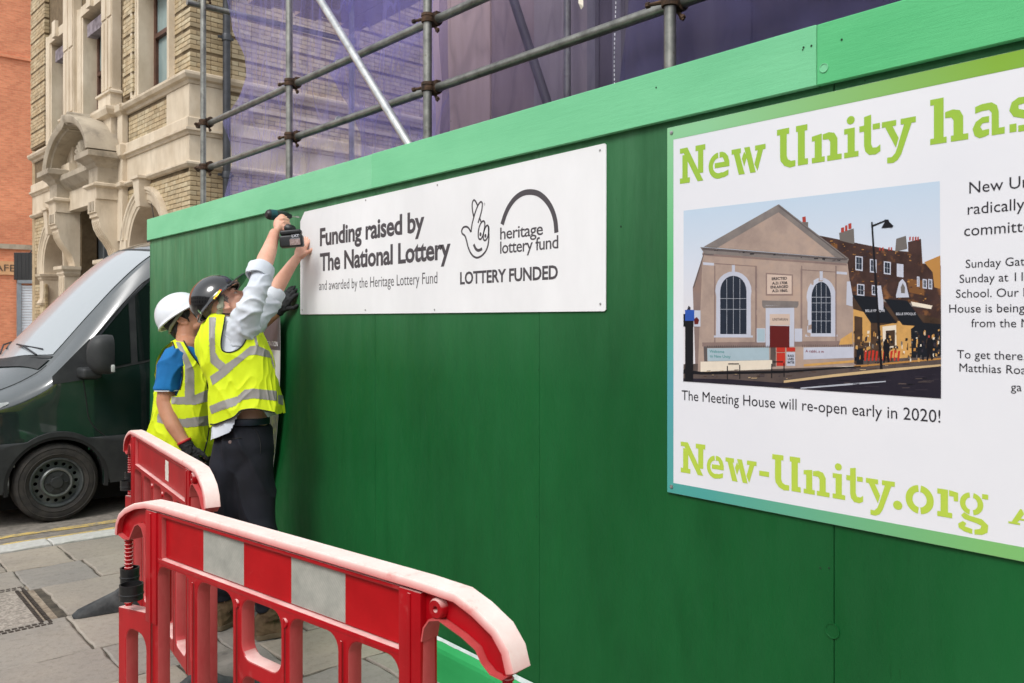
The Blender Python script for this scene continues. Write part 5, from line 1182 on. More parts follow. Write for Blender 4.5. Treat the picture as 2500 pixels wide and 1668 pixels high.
fr_ = [[(0.70+.02*abs(v/20)**2-.05*(1-(v/20)**2)*math.sin(math.pi*t/8)*.8, 9+v/20*(1-.46), .28+(.72-.28)*t/8) if t < 8 else tuple(top_pt(.70, v/20)) for v in range(-20, 21)] for t in range(9)]
MB().rings(fr_, False, closed=False).build('front_grille', M_CLAD, van, world=True, smooth=True)
# glass: windscreen, side windows
def xb(v): return 1.72-.30*(1-v*v)
def xt(v): return 2.62-.16*(1-v*v)
rg = []
for t in range(25):
    rg.append([top_pt(xb(v/20)+(xt(v/20)-xb(v/20))*t/24, v/20*.93, .006) for v in range(-20, 21)])
MB().rings(rg, False, closed=False).build('windscreen', M_WS, van, world=True, smooth=True)
for s0, s1 in ((-.02, 0), (1, 1.03)):
    MB().rings([[top_pt(xb(v/20)+(xt(v/20)-xb(v/20))*tt, v/20*.95, .008) for v in range(-20, 21)] for tt in (s0, s1)], False, closed=False).build('screen_seal', M_CLAD, van, world=True)
def patch(name, x0, x1, lo, hi, off, mat, n=40, m=14, **k):
    rg = [[side_pt(x0+(x1-x0)*i/n, lo(x0+(x1-x0)*i/n)+(hi(x0+(x1-x0)*i/n)-lo(x0+(x1-x0)*i/n))*j/m, off) for j in range(m+1)] for i in range(n+1)]
    return MB().rings(rg, False, closed=False).build(name, mat, van, world=True, smooth=True, **k)
lo_ = lambda x: 1.10+(x-1.75)*.185; hi_ = lambda x: min(interp(ZE, x-.05)-.10, 2.10)
patch('window_surround', 1.80, 3.35, lambda x: min(lo_(x), hi_(x)), hi_, .004, M_CLAD)
g0 = lambda x: lo_(x)+.022; g1 = lambda x: hi_(x)-.028
patch('quarter_window', 1.97, 2.30, lambda x: min(g0(x), g1(x)), g1, .008, M_VGL); patch('side_window', 2.36, 3.30, g0, g1, .008, M_VGL)
for f0, f1, a, b, nm in ((g1, lambda x: g1(x)+.022, 1.97, 3.30, 'window_trim'),): patch(nm, a, b, f0, f1, .012, M_PIPE, 40, 2)
patch('mirror_triangle', 1.66, 2.02, lambda x: 1.09-max(0, (1.9-x))*.12, lambda x: min(1.13+(x-1.66)*1.05, 1.45), .010, M_CLAD, 12, 6)
# lower cladding with wheel arch cut-out
mb = MB(); fs = []; vs = []; NX, NZ = 220, 16
for i in range(NX+1):
    x = .72+5.7*i/NX; top = .585+(.0 if x > 1.7 else .0); bot = .17
    d2 = .40**2-(x-1.70)**2
    if d2 > 0: bot = max(bot, .22+math.sqrt(d2)*.985)
    top = max(top, bot+.045) if d2 > 0 else top
    if abs(x-1.70) < .52 and d2 <= 0: pass
    for j in range(NZ+1): z = bot+(top-bot)*j/NZ; vs.append(tuple(side_pt(x, z, .018-.012*(j == NZ))))
fs = [(i*(NZ+1)+j, (i+1)*(NZ+1)+j, (i+1)*(NZ+1)+j+1, i*(NZ+1)+j+1) for i in range(NX) for j in range(NZ)]
mb.add(vs, fs).build('lower_cladding', M_CLAD, van, world=True, smooth=True)
rg = []
for i in range(33):
    a = math.pi*(-.06+1.12*i/32); rg.append([(1.70+q*math.cos(a), y, .22+q*.985*math.sin(a)) for q, y in ((.405, 7.985), (.375, 7.99), (.375, 8.45), (.40, 8.45))])
MB().rings(rg, False).build('wheel_arch', simple('black_arch_liner', (.008,)*3, (.014,)*3, 4, .9), van, world=True, smooth=60)
MB().box((1.2, 8.3, -.02), (6.2, 9.7, .16)).build('underbody', simple('underbody_black', (.006,)*3, (.01,)*3, 4, .9), van, world=True)
link('wheel_well', MB().box((1.3, 8.45, .0), (2.1, 8.5, .7)).mesh(), bpy.data.materials['black_arch_liner'], van, world=True)
def seam(pts, n='panel_gap', r=.0055, m_=None, off=-.001):
    K_ = catmull(pts, len(pts)*6); MB().tube([side_pt(x, z, off) for x, z in K_], r, 6).build(n, m_ or bpy.data.materials['black_arch_liner'], van, world=True)
seam([(1.90, 1.10), (1.925, .92), (1.945, .76), (2.0, .66), (2.10, .56), (2.15, .42), (2.185, .22)])
seam([(1.80, 1.14), (1.86, 1.28), (2.04, 1.50), (2.30, 1.81), (2.5, 2.0), (2.8, 2.12), (3.3, 2.13)], r=.006)
seam([(3.36, 2.1), (3.36, 1.2), (3.36, .2)])
K_ = catmull([(.80, .92), (1.0, .965), (1.2, 1.0), (1.4, 1.05), (1.55, 1.12), (1.66, 1.19)], 24)
for s_ in (1, -1): MB().tube([top_pt(x, -s_*.97, .0) for x, z in K_], .004, 6).build('bonnet_gap', bpy.data.materials['black_arch_liner'], van, world=True)
patch('headlamp', .80, 1.335, lambda x: .66+(x-.80)*.48, lambda x: .90+(x-.8)*.06, .012, simple('headlamp_lens', srgb(190, 194, 196), srgb(226, 228, 230), 12, .12), 20, 8)
# bonnet vents and wipers
for v0 in (-.62, .38):
    for j in range(7): MB().tube([top_pt(1.16+j*.026, v0+.02, .004), top_pt(1.17+j*.026, v0+.26, .004)], .005, 5).build('vent_slat', M_CLAD, van, world=True)
MB().rings([[top_pt(1.32+a-.28*0+.28*(v/20)**2, v/20*.95, .010) for v in range(-20, 21)] for a in (.0, .09)], False, closed=False).build('cowl', M_CLAD, van, world=True)
for v0, v1 in ((-.78, -.30), (.05, .62)):
    p0, p1 = top_pt(1.45+.28*v0*v0, v0, .02), top_pt(1.52+.28*v1*v1, v1, .035)
    MB().tube([p0, (p0+p1)/2+Vector((-.02, 0, .03)), p1], .008, 6).build('wiper', M_PIPE, van, world=True); MB().tube([p0+Vector((.05, .0, .05)), p1+Vector((.0, 0, .0))], .006, 6).build('wiper', M_PIPE, van, world=True)
q = top_pt(2.72, -.1, 0); MB().tube([q, q+Vector((.10, 0, .03)), q+Vector((.04, 0, .40))], [.018, .008, .003], 8).build('aerial', M_PIPE, van, world=True)
# door mirror
mr = bpy.data.objects.new('door_mirror', None); COL.objects.link(mr); mr.parent = van; mr.matrix_parent_inverse = Matrix.Translation(van.location).inverted(); mr.location = (2.0, 7.82, 1.3)
rg = []
for t, sx2, sz, dx in ((0, .02, .05, .0), (.02, .075, .115, .0), (.06, .105, .150, 0), (.12, .118, .165, 0), (.165, .112, .160, 0), (.175, .10, .150, 0)):
    rg.append([(2.075-.0+math.copysign(abs(math.cos(a))**.55, math.cos(a))*sx2*.98-t*.15, 7.70+t*1.0+.0, 1.305+math.copysign(abs(math.sin(a))**.55, math.sin(a))*sz) for a in [2*math.pi*k/28 for k in range(28)]])
mbm = MB()
# shell lies along the van: front rounded (towards -X), glass towards +X
rg = []
for t, sy, sz in ((0, .03, .05), (.015, .07, .10), (.05, .105, .150), (.10, .118, .168), (.16, .120, .172), (.20, .116, .168), (.205, .105, .158)):
    rg.append([(1.885+t*.94, 7.80+math.copysign(abs(math.cos(a))**.6, math.cos(a))*sy, 1.315+math.copysign(abs(math.sin(a))**.6, math.sin(a))*sz) for a in [2*math.pi*k/28 for k in range(28)]])
link('shell', MB().rings(rg, True).mesh(), M_CLAD, mr, world=False, smooth=45).matrix_parent_inverse = Matrix.Translation(mr.location).inverted()
link('arm', bevel(MB().box((1.85, 7.80, 1.11), (2.01, 8.06, 1.20)).mesh(), .03, 3), M_CLAD, mr, smooth=45).matrix_parent_inverse = Matrix.Translation(mr.location).inverted()
link('indicator', bevel(MB().box((2.045, 7.672, 1.165), (2.075, 7.70, 1.23)).mesh(), .01), simple('clear_indicator', srgb(176, 180, 176), srgb(206, 208, 204), 20, .2), mr, smooth=45).matrix_parent_inverse = Matrix.Translation(mr.location).inverted()
# wheel
wh = bpy.data.objects.new('wheel', None); COL.objects.link(wh); wh.parent = van; wh.matrix_parent_inverse = Matrix.Translation(van.location).inverted(); wh.location = (1.70, 8.02, .218)
M_TYRE = simple('dusty_tyre_rubber', srgb(38, 37, 36), srgb(60, 56, 52), 14, .85, bump=.3, bscale=80)
M_RIM = simple('dull_steel_rim', srgb(72, 76, 78), srgb(104, 108, 108), 9, .45, .6)
def WL(prof, n, m_, seg=48, **k): return MB().lathe(prof, (0, 0, 0), (0, -1, 0), seg).build(n, m_, wh, smooth=35)
WL([(.215, -.20), (.30, -.21), (.328, -.19), (.336, -.16), (.338, -.09), (.336, -.03), (.326, .0), (.310, .012), (.27, .020), (.235, .016), (.212, .004), (.208, -.01)], 'tyre', M_TYRE)
for r_ in (.298, .245): WL([(r_+.004, .016 if r_ > .27 else .019), (r_, .021 if r_ > .27 else .023), (r_-.004, .0165 if r_ > .27 else .018)], 'tyre_ridge', M_TYRE)
me = outline([[(.205*math.cos(2*math.pi*k/48), .205*math.sin(2*math.pi*k/48)) for k in range(48)]]+[[(.158*math.cos(2*math.pi*j/16)+.0155*math.cos(2*math.pi*k/10), .158*math.sin(2*math.pi*j/16)+.0155*math.sin(2*math.pi*k/10)) for k in range(10)] for j in range(16)], .008, .002)
me.transform(Matrix.Translation((0, .04, 0)) @ Matrix(((1, 0, 0, 0), (0, 0, -1, 0), (0, 1, 0, 0), (0, 0, 0, 1)))); link('rim', me, M_RIM, wh, smooth=30)
WL([(.212, .004), (.206, .012), (.196, .010), (.188, -.02), (.186, -.045)], 'rim_lip', M_RIM); WL([(.125, -.036), (.128, -.005), (.118, .008), (.105, .006), (.10, -.01)], 'rim_boss', simple('bright_steel_ring', srgb(110, 114, 114), srgb(140, 142, 140), 9, .4, .7))
WL([(.102, -.012), (.098, -.002), (.05, .003), (.045, .014), (.0001, .016)], 'hub_cap', M_CLAD)
for j in range(6): a = 2*math.pi*j/6; MB().box((.06, -.012, -.006), (.085, .0, .006), 0, Matrix.Rotation(a, 4, 'Y')).build('wheel_nut', M_CLAD, wh)
w2_ = wh.copy(); COL.objects.link(w2_); w2_.location = (5.3, 8.02, .218)
for ch in wh.children: c = ch.copy(); COL.objects.link(c); c.parent = w2_
# seat seen through the window
link('seat', bevel(MB().box((2.55, 8.4, .9), (2.70, 8.9, 1.75)).box((2.4, 8.4, .7), (2.9, 8.9, .9)).mesh(), .04), M_CLAD, van, world=True)

# ------------------------------------------------------------------ people
def displace(me, fn):
    me.update(); ns = [v.normal.copy() for v in me.vertices]
    for v, n in zip(me.vertices, ns): v.co += n*fn(v.co)
    me.update(); return me
def folds(amp, s, ax=(1, 1, 1), seed=0, fine=.35):
    def f(c):
        q = Vector((c.x*ax[0]*s+seed, c.y*ax[1]*s, c.z*ax[2]*s))
        a = noise.noise(q+Vector((noise.noise(q*.5), noise.noise(q*.5+Vector((5, 5, 5))), 0))*1.2)
        return amp*(1.3*(1-min(1, abs(a)*2.6))**2-.12+fine*.7*noise.noise(q*2.7))
    return f
def skin_mat(name, a, b, rough=.5):
    m = Mat(name); c = m.ramp(m.noise(9, detail=6), [(.3, srgb(*a)), (.7, srgb(*b))])
    m.col(c).set(Roughness=rough, Subsurface_Weight=.12, Subsurface_Scale=.01); m.b.inputs['Subsurface Radius'].default_value = (1, .3, .15); m.bump(m.noise(160, detail=4), .15, .0012); return m.m
M_SK1 = skin_mat('fair_ruddy_skin', (206, 150, 126), (226, 176, 152)); M_SK2 = skin_mat('olive_skin', (176, 122, 94), (200, 146, 116))
M_HI = simple('fluorescent_yellow_cloth', srgb(206, 226, 10), srgb(222, 240, 22), 7, .75, bump=.25, bscale=260, bdist=.001)
M_BANDM = simple('grey_reflective_tape', srgb(138, 134, 130), srgb(160, 156, 150), 9, .45, bump=.15, bscale=200, bdist=.001)
M_SHIRT = simple('pale_blue_grey_cotton', srgb(196, 202, 212), srgb(214, 219, 226), 5, .85, bump=.15, bscale=200, bdist=.001)
M_TEE = simple('bright_blue_cotton', srgb(6, 96, 156), srgb(12, 112, 176), 6, .85, bump=.2, bscale=200, bdist=.001)
M_NAVY = simple('navy_trouser_cloth', srgb(7, 10, 21), srgb(14, 18, 32), 6, .85, bump=.2, bscale=240, bdist=.001)
M_DARKT = simple('charcoal_work_trousers', srgb(26, 27, 30), srgb(40, 41, 44), 6, .85)
M_BIND = simple('black_binding', (.01,)*3, (.016,)*3, 6, .7)
M_BOOT = simple('brown_suede', srgb(84, 66, 46), srgb(118, 96, 70), 14, .9, bump=.5, bscale=90)
M_SOLE = simple('tan_boot_sole', srgb(92, 78, 60), srgb(120, 104, 82), 12, .85)
M_GLOVE = simple('black_knit_glove', srgb(20, 22, 24), srgb(36, 38, 40), 26, .8, bump=.7, bscale=240, bdist=.002)
M_HELB = Mat('glossy_black_helmet'); M_HELB.col((.006, .006, .007)).set(Roughness=.16, Coat_Weight=.8); M_HELB.bump(M_HELB.noise(5), .05, .01); M_HELB = M_HELB.m
M_HELW = simple('white_helmet_plastic', srgb(216, 220, 226), srgb(230, 232, 236), 3, .35)
M_HAIRB = simple('black_hair', (.010, .008, .007), (.026, .021, .018), 60, .6, bump=.9, bscale=220, bdist=.004, stretch=(1, 1, .3))
M_HAIRG = simple('grey_brown_hair', srgb(100, 90, 84), srgb(150, 140, 132), 60, .7, bump=.9, bscale=220, bdist=.003, stretch=(1, 1, .3))

def head_parts(c, f, u, mb, s=1.0):
    f = f.normalized(); u = (u-f*u.dot(f)).normalized(); r = f.cross(u).normalized()    # r: person's right
    def L(x, y, z): return c+(r*x+f*y+u*z)*s
    def E_(x, y, z, a, b, d, n=20, m=12): mb.ell(L(x, y, z), (r*a*s, f*b*s, u*d*s), n, m)
    E_(0, -.012, .045, .076, .096, .088); E_(0, .025, -.02, .062, .070, .085); E_(0, .030, -.062, .050, .056, .052)
    E_(0, .072, -.092, .024, .022, .018)
    for k in (-1, 1): E_(k*.036, .058, -.018, .026, .030, .026); E_(k*.030, .074, .032, .026, .018, .011); E_(k*.044, .02, -.07, .016, .04, .022)
    mb.tube([L(0, .088, .022), L(0, .102, .0), L(0, .118, -.022), L(0, .112, -.032)], [.009*s, .010*s, .013*s, .011*s], 10, roundend=True)
    for k in (-1, 1): E_(k*.012, .098, -.030, .009, .011, .008, 10, 8)
    E_(0, .086, -.052, .024, .012, .006); E_(0, .084, -.064, .021, .012, .007)
    for k in (-1, 1):   # ears: rim, bowl, lobe
        pts = [L(k*.078, .012, -.018), L(k*.086, .004, -.002), L(k*.092, -.010, .018), L(k*.094, -.026, .020), L(k*.094, -.034, .004), L(k*.088, -.026, -.018), L(k*.080, -.006, -.034)]
        mb.tube(pts, .0058*s, 8, roundend=True); E_(k*.082, -.012, -.006, .006, .018, .024, 12, 8); E_(k*.082, .0, -.032, .006, .009, .010, 10, 8)
    return L, r, f, u
def hand(mb, W, p, n, s, curl, sc=1.0, thumb=(.3, .8), spread=1.0, fat=1.0):
    """W wrist, p towards fingers, n back-of-hand normal, s thumb side"""
    p = p.normalized(); n = (n-p*n.dot(p)).normalized(); s = (s-p*s.dot(p)-n*s.dot(n)).normalized()
    def T_(a, b, c): return W+(p*a+s*b+n*c)*sc
    mb.ell(T_(.048, 0, 0), (p*.052*sc, s*.040*sc, n*.0155*sc*fat), 16, 12); mb.ell(T_(.078, 0, .001), (p*.020*sc, s*.042*sc, n*.0135*sc*fat), 16, 10); mb.ell(T_(.012, 0, 0), (p*.03*sc, s*.027*sc, n*.018*sc), 14, 10)
    mb.ell(T_(.032, .026, -.008), (p*.032*sc, s*.016*sc, n*.014*sc), 12, 8)
    lens = [.070, .079, .073, .056]
    for i, (b, L_) in enumerate(zip((.031, .0105, -.0105, -.030), lens)):
        q = T_(.084-.004*abs(i-1), b, .0); ang = 0; pts = [q-(p*.02)*sc, q]; dr = (p+s*(b*3.0*spread)).normalized()
        for seg, cu in zip((.45, .30, .25), curl[i] if isinstance(curl[i], (tuple, list)) else (curl[i],)*3):
            ang += cu; d = dr*math.cos(ang)-n*math.sin(ang); q = q+d*(L_*seg*sc); pts.append(q)
        mb.tube(pts, [.0098*sc*fat, .0096*sc*fat, .0088*sc*fat, .0080*sc*fat, .0070*sc*fat], 10, roundend=True)
    a, b = thumb
    t0 = T_(.020, .026, -.004); t1 = T_(.044, .046, -.010); t2 = t1+(p*math.cos(a)*.032+s*math.sin(a)*.032-n*.004)*sc; t3 = t2+(p*math.cos(a*b)*.026+s*math.sin(a*b)*.026-n*.004)*sc
    mb.tube([t0, t1, t2, t3], [.014*sc, .0125*sc, .0108*sc, .0092*sc], 10, roundend=True)
def helmet(par, c, f, u, r, mat, sc=1.0, brim_tilt=.12):
    def L(x, y, z): return c+(r*x+f*y+u*z)*sc
    A_, B_, H_ = .122, .142, .132; n = 56; rg = []
    for j in range(22):
        th = math.pi/2*j/21; rr = math.cos(th) if j < 21 else .0005; z = math.sin(th)*H_; row = []
        for k in range(n):
            a = 2*math.pi*k/n; x, y = math.sin(a), math.cos(a); rib = .0
            X = abs(x*A_*rr)
            rib = .006*math.exp(-((X-.0)/.022)**4)*(1 if True else 0)*min(1, (1-rr)*3+.15)+.003*math.exp(-((X-.052)/.010)**2)*min(1, (1-rr)*3)
            row.append(L(x*A_*rr, y*B_*rr-.01*(1-rr), z+.004+rib))
        rg.append(row)
    rim = [[L(math.sin(2*math.pi*k/n)*(A_+e), math.cos(2*math.pi*k/n)*(B_+e), z) for k in range(n)] for e, z in ((-.006, .006), (-.004, -.012), (.008, -.012), (.010, -.008), (.001, .003))]
    mb = MB().rings(rim+rg, True); mb.build('helmet_shell', mat, par, world=True, smooth=50)
    # peak
    rg = []
    for k in range(25):
        a = math.radians(-62+124*k/24); w_ = math.cos(a*1.35) if abs(a*1.35) < math.pi/2 else 0; ex = .062*max(w_, .02)**.8
        ca, sa = math.cos(a), math.sin(a); i_ = (A_-.002)*sa, (B_-.002)*ca; o_ = (A_+.006+ex*.55)*sa, (B_+.006)*ca+ex
        z_ = -.008+ex*brim_tilt
        rg.append([L(i_[0], i_[1], .000), L(o_[0], o_[1], z_+.002), L(o_[0]*1.0, o_[1]+.002, z_-.003), L(i_[0], i_[1], -.008)])
    MB().rings(rg, True).build('helmet_peak', mat, par, world=True, smooth=60)
    return L
def clothes_loft(keys, rows=140, cols=200, ex=2.5):
    K_ = catmull(keys, rows); rg = []
    for lx, ly, rx, ry, d, hd in K_:
        a, b = P(lx, ly, d), P(rx, ry, d); c = (a+b)/2; h = (b-a)/2; row = []
        for k in range(cols):
            t = 2*math.pi*k/cols; ct, st = math.cos(t), math.sin(t)
            row.append(c+h*math.copysign(abs(ct)**(2/ex), ct)+FV*hd*math.copysign(abs(st)**(2/ex), st))
        rg.append(row)
    return rg
def submesh(me, test, off=0.0):
    bm = bmesh.new(); bm.from_mesh(me); bm.normal_update()
    for v in bm.verts: v.co += v.normal*off
    bmesh.ops.delete(bm, geom=[f for f in bm.faces if not test(f)], context='FACES')
    out = bpy.data.meshes.new('sub'); bm.to_mesh(out); bm.free(); return out
def islands(name, me, mat, par):
    bm = bmesh.new(); bm.from_mesh(me); bm.faces.ensure_lookup_table(); seen = set(); groups = []
    for f in bm.faces:
        if f.index in seen: continue
        st = [f]; seen.add(f.index); g = []
        while st:
            q = st.pop(); g.append(q.index)
            for e in q.edges:
                for h in e.link_faces:
                    if h.index not in seen: seen.add(h.index); st.append(h)
        if len(g) > 12: groups.append(set(g))
    bm.free()
    for g in groups:
        b2 = bmesh.new(); b2.from_mesh(me); b2.faces.ensure_lookup_table(); bmesh.ops.delete(b2, geom=[f for f in b2.faces if f.index not in g], context='FACES')
        out = bpy.data.meshes.new(name); b2.to_mesh(out); b2.free(); link(name, out, mat, par, smooth=True)
def front(f): c = f.calc_center_median(); return f.normal.dot(Vector((c.x, c.y, c.z-EYE))) < 0
def surf_line(me, pts, r, name, mat, par, off=.001, sub=6):
    """thin cord lying on the near surface of me, given by photo pixels"""
    bvh = BVHTree.FromPolygons([v.co for v in me.vertices], [tuple(p.vertices) for p in me.polygons]); out = []
    for x, y in catmull(pts, len(pts)*sub):
        d = (P(x, y, 5)-Vector((0, 0, EYE))).normalized(); h = bvh.ray_cast(Vector((0, 0, EYE)), d)
        if h[0] is not None: out.append(h[0]-d*off)
    if len(out) > 2: MB().tube(out, r, 7).build(name, mat, par, world=True, smooth=True)
C6 = lambda x, y: (350+x/3.7325, 780+y/3.7325)
C5 = lambda x, y: (350+x/4.611, 480+y/4.611)

# ---- worker with the drill
m1 = thing('person', 'worker in black helmet and yellow vest, arms raised, drilling the white sign to the hoarding', 'person', tuple(P(620, 1553, 4.27).xy)+(0,))
mb = MB()
mb.tube([P(597, 1075, 4.37), P(603, 1030, 4.37), P(598, 975, 4.37), P(585, 900, 4.36), P(565, 840, 4.36), P(556, 800, 4.36)], [.115, .106, .108, .115, .110, .07], 24, flat=FV, ez=.72, roundend=True)
mb.tube([P(549, 810, 4.37), P(541, 775, 4.36), P(536, 748, 4.35)], [.075, .056, .054], 16, roundend=True)
mb.tube([P(557, 1120, 4.36), P(552, 1300, 4.38), P(548, 1440, 4.39), P(547, 1515, 4.40)], [.085, .060, .040, .030], 16, roundend=True); mb.tube([P(620, 1120, 4.36), P(640, 1300, 4.33), P(648, 1450, 4.28), P(650, 1530, 4.27)], [.085, .060, .040, .030], 16, roundend=True)
f1 = RV*.64+ZV*.70+FV*.26; u1 = -RV*.70+ZV*.66-FV*.04
HC1 = P(548, 747, 4.36)+FV*.03
L1, r1, f1, u1 = head_parts(HC1, f1, u1, mb)
# drill arm
mb.tube([P(598, 800, 4.31), P(608, 758, 4.275), P(622, 722, 4.275), P(634, 690, 4.30), P(640, 668, 4.325)], [.046, .040, .036, .036, .040], 16, roundend=True)
mb.tube([P(637, 680, 4.31), P(641, 655, 4.33), P(649, 632, 4.38), P(657, 612, 4.42), P(664, 590, 4.47), P(670, 570, 4.52)], [.038, .044, .045, .040, .033, .028], 18, roundend=True)
Wd = P(670, 568, 4.53)
# palm and fingers closed round the drill handle
pd = (P(688, 533, 4.60)-Wd).normalized(); sd_ = (-RV*.45+ZV*.6-FV*.3)
mb.ell(P(681, 547, 4.56), (pd*.050, (RV*.62+ZV*-.40-FV*.2).normalized()*.036, pd.cross((RV*.62+ZV*-.40-FV*.2).normalized()).normalized()*.024), 16, 12)
mb.ell(P(688, 540, 4.585), (RV*.030, FV*.022, ZV*.040), 14, 10)
for i, yy in enumerate((534, 543, 552, 560)):
    x0_ = 688+i*1.6
    mb.tube([P(x0_-7, yy+2, 4.555), P(x0_+3, yy, 4.545), P(x0_+13, yy+2, 4.565), P(x0_+16, yy+3.5, 4.60), P(x0_+11, yy+4, 4.625)], [.0105, .0108, .0100, .0092, .0080], 10, roundend=True)
mb.tube([P(674, 549, 4.57), P(678, 536, 4.61), P(688, 529, 4.645), P(698, 531, 4.655)], [.014, .0125, .011, .009], 10, roundend=True)
# pressing arm
mb.tube([P(600, 795, 4.43), P(640, 760, 4.52), P(668, 724, 4.58)], [.050, .042, .038], 16, roundend=True)
mb.tube([P(660, 735, 4.57), P(673, 708, 4.59), P(686, 686, 4.625), P(700, 665, 4.66), P(713, 646, 4.69), P(724, 632, 4.71)], [.038, .043, .040, .034, .029, .026], 18, roundend=True)
Wl = P(725, 631, 4.715)
pal = P(740, 598, 4.735)-Wl
hand(mb, Wl, pal, Vector((-1, -.25, 0)), Vector((.15, -1, .05)), [(.05, .08, .05), (.05, .10, .05), (.1, .1, .1), (.1, .15, .1)], 1.04, thumb=(.75, .35), spread=1.3)
body = remesh(mb, .0045, 5); o1 = link('body', body, M_SK1, m1, world=True, smooth=True)
for k in (-1, 1):
    e = L1(k*.031, .075, .010); MB().ell(e, (r1*.0105, f1*.0115, u1*.0085), 14, 10).build('eye', simple('eye_white', srgb(180, 160, 150), None, 8, .4) if k < 0 else bpy.data.materials['eye_white'], m1, world=True, smooth=True)  # eye whites dimmed in colour to stand in for shading
    MB().ell(L1(k*.031, .0845, .010), (r1*.005, f1*.0028, u1*.005), 12, 8).build('iris', simple('iris_dark', (.03, .02, .015)) if k < 0 else bpy.data.materials['iris_dark'], m1, world=True, smooth=True)
    MB().tube([L1(k*.016, .094, .026), L1(k*.032, .092, .031), L1(k*.047, .080, .026)], [.0018, .0024, .001], 8).build('eyebrow', M_HAIRG, m1, world=True)
hb = MB(); hb.ell(L1(0, -.022, .040), (r1*.0805, f1*.094, u1*.086), 28, 18); hb.ell(L1(0, -.06, -.012), (r1*.062, f1*.050, u1*.055), 20, 14)
hb.tube([L1(.080, .012, .03), L1(.081, .014, .0), L1(.077, .016, -.018)], [.006, .005, .003], 8, roundend=True); hb.tube([L1(-.080, .012, .03), L1(-.081, .014, .0), L1(-.077, .016, -.018)], [.006, .005, .003], 8, roundend=True)
hm = remesh(hb, .004, 3); displace(hm, lambda c: .0025*noise.noise(c*120)); link('hair', hm, M_HAIRG, m1, world=True, smooth=True)
HL = helmet(m1, L1(0, -.010, .050), f1, u1, r1, M_HELB, .98)
# yellow sticker, green rear label, ratchet strap and knob
bm_ = [o for o in m1.children if o.name.startswith('helmet_shell')][-1].data
def decal(par, me, quad, name, mat, off=.0015, n=8):
    bvh = BVHTree.FromPolygons([v.co for v in me.vertices], [tuple(p.vertices) for p in me.polygons]); vs = []
    for i in range(n+1):
        for j in range(n+1):
            a = Vector(quad[0]).lerp(Vector(quad[1]), i/n).lerp(Vector(quad[3]).lerp(Vector(quad[2]), i/n), j/n)
            d = (P(a.x, a.y, 5)-Vector((0, 0, EYE))).normalized(); h = bvh.ray_cast(Vector((0, 0, EYE)), d)
            if h[0] is None: return
            vs.append(h[0]-d*off)
    MB().add(vs, [(i*(n+1)+j, (i+1)*(n+1)+j, (i+1)*(n+1)+j+1, i*(n+1)+j+1) for i in range(n) for j in range(n)]).build(name, mat, par, world=True, smooth=True)
M_STK = simple('yellow_sticker', srgb(236, 210, 30), srgb(246, 222, 40), 8, .3); M_STKR = simple('red_sticker_print', srgb(200, 60, 20), None, 8, .3)
decal(m1, bm_, [C5(862, 1040), C5(884, 1050), C5(808, 1162), C5(784, 1150)], 'sticker', M_STK)
decal(m1, bm_, [C5(862, 1040), C5(884, 1050), C5(876, 1064), C5(853, 1052)], 'sticker_print', M_STKR, .0022); decal(m1, bm_, [C5(812, 1128), C5(826, 1136), C5(818, 1150), C5(804, 1142)], 'sticker_print', M_STKR, .0022)
decal(m1, bm_, [C5(615, 1270), C5(655, 1310), C5(650, 1330), C5(612, 1290)], 'sticker_print', simple('green_sticker', srgb(60, 120, 60), srgb(150, 170, 140), 60, .4))
decal(m1, bm_, [C5(956, 945), C5(1004, 962), C5(986, 992), C5(944, 972)], 'side_slot', M_BIND, .0018)
M_STRAP = simple('grey_green_strap', srgb(120, 124, 104), srgb(150, 152, 130), 9, .5)
MB().tube([L1(.086, .01, .035), L1(.092, -.02, .0), L1(.072, -.075, -.03), L1(.0, -.108, -.035), L1(-.072, -.075, -.03), L1(-.09, -.01, .03)], [.010]*6, 10, flat=u1, ez=1.5).build('strap', M_STRAP, m1, world=True, smooth=True)
kb = L1(.097, -.030, -.002); MB().lathe([(.0001, .012), (.009, .012), (.010, .006), (.016, .006), (.017, -.004)], kb, r1, 20).build('strap_knob', M_STRAP, m1, world=True, smooth=40)
# trousers
tb = MB()
tb.tube([P(600, 1028, 4.37), P(596, 1050, 4.37), P(592, 1090, 4.36), P(592, 1125, 4.36), P(594, 1150, 4.36)], [.128, .138, .151, .142, .115], 28, flat=FV, ez=.80)
tb.tube([P(565, 1085, 4.35), P(560, 1140, 4.35), P(556, 1210, 4.35), P(556, 1290, 4.36), P(550, 1380, 4.38), P(547, 1462, 4.40)], [.092, .100, .092, .080, .070, .056], 20)
tb.tube([P(617, 1085, 4.36), P(618, 1140, 4.35), P(622, 1210, 4.34), P(632, 1290, 4.31), P(642, 1380, 4.28), P(651, 1486, 4.27)], [.090, .102, .098, .086, .074, .060], 20)
tr = remesh(tb, .008, 14); displace(tr, folds(.011, 7, (1, 1, .55), 3)); displace(tr, lambda c: .006*math.exp(-((c.z-.20)/.14)**2)*math.sin(c.z*70+noise.noise(c*6)*3)); link('trousers', tr, M_NAVY, m1, world=True, smooth=True)
rg = []
for z_, g in ((0, 0), (.5, .004), (1, 0)):
    a, b = P(541, 1033-z_*15, 4.37), P(656, 1034-z_*15, 4.37); c = (a+b)/2; h = (b-a)/2; rg.append([c+h*(1.02+g)*math.cos(t)+FV*(.118+g)*math.sin(t) for t in [2*math.pi*k/48 for k in range(48)]])
wb = MB().rings(rg, True).mesh(); link('belt', wb, simple('dark_navy_belt', srgb(18, 26, 38), srgb(26, 36, 50), 12, .5), m1, world=True, smooth=40)
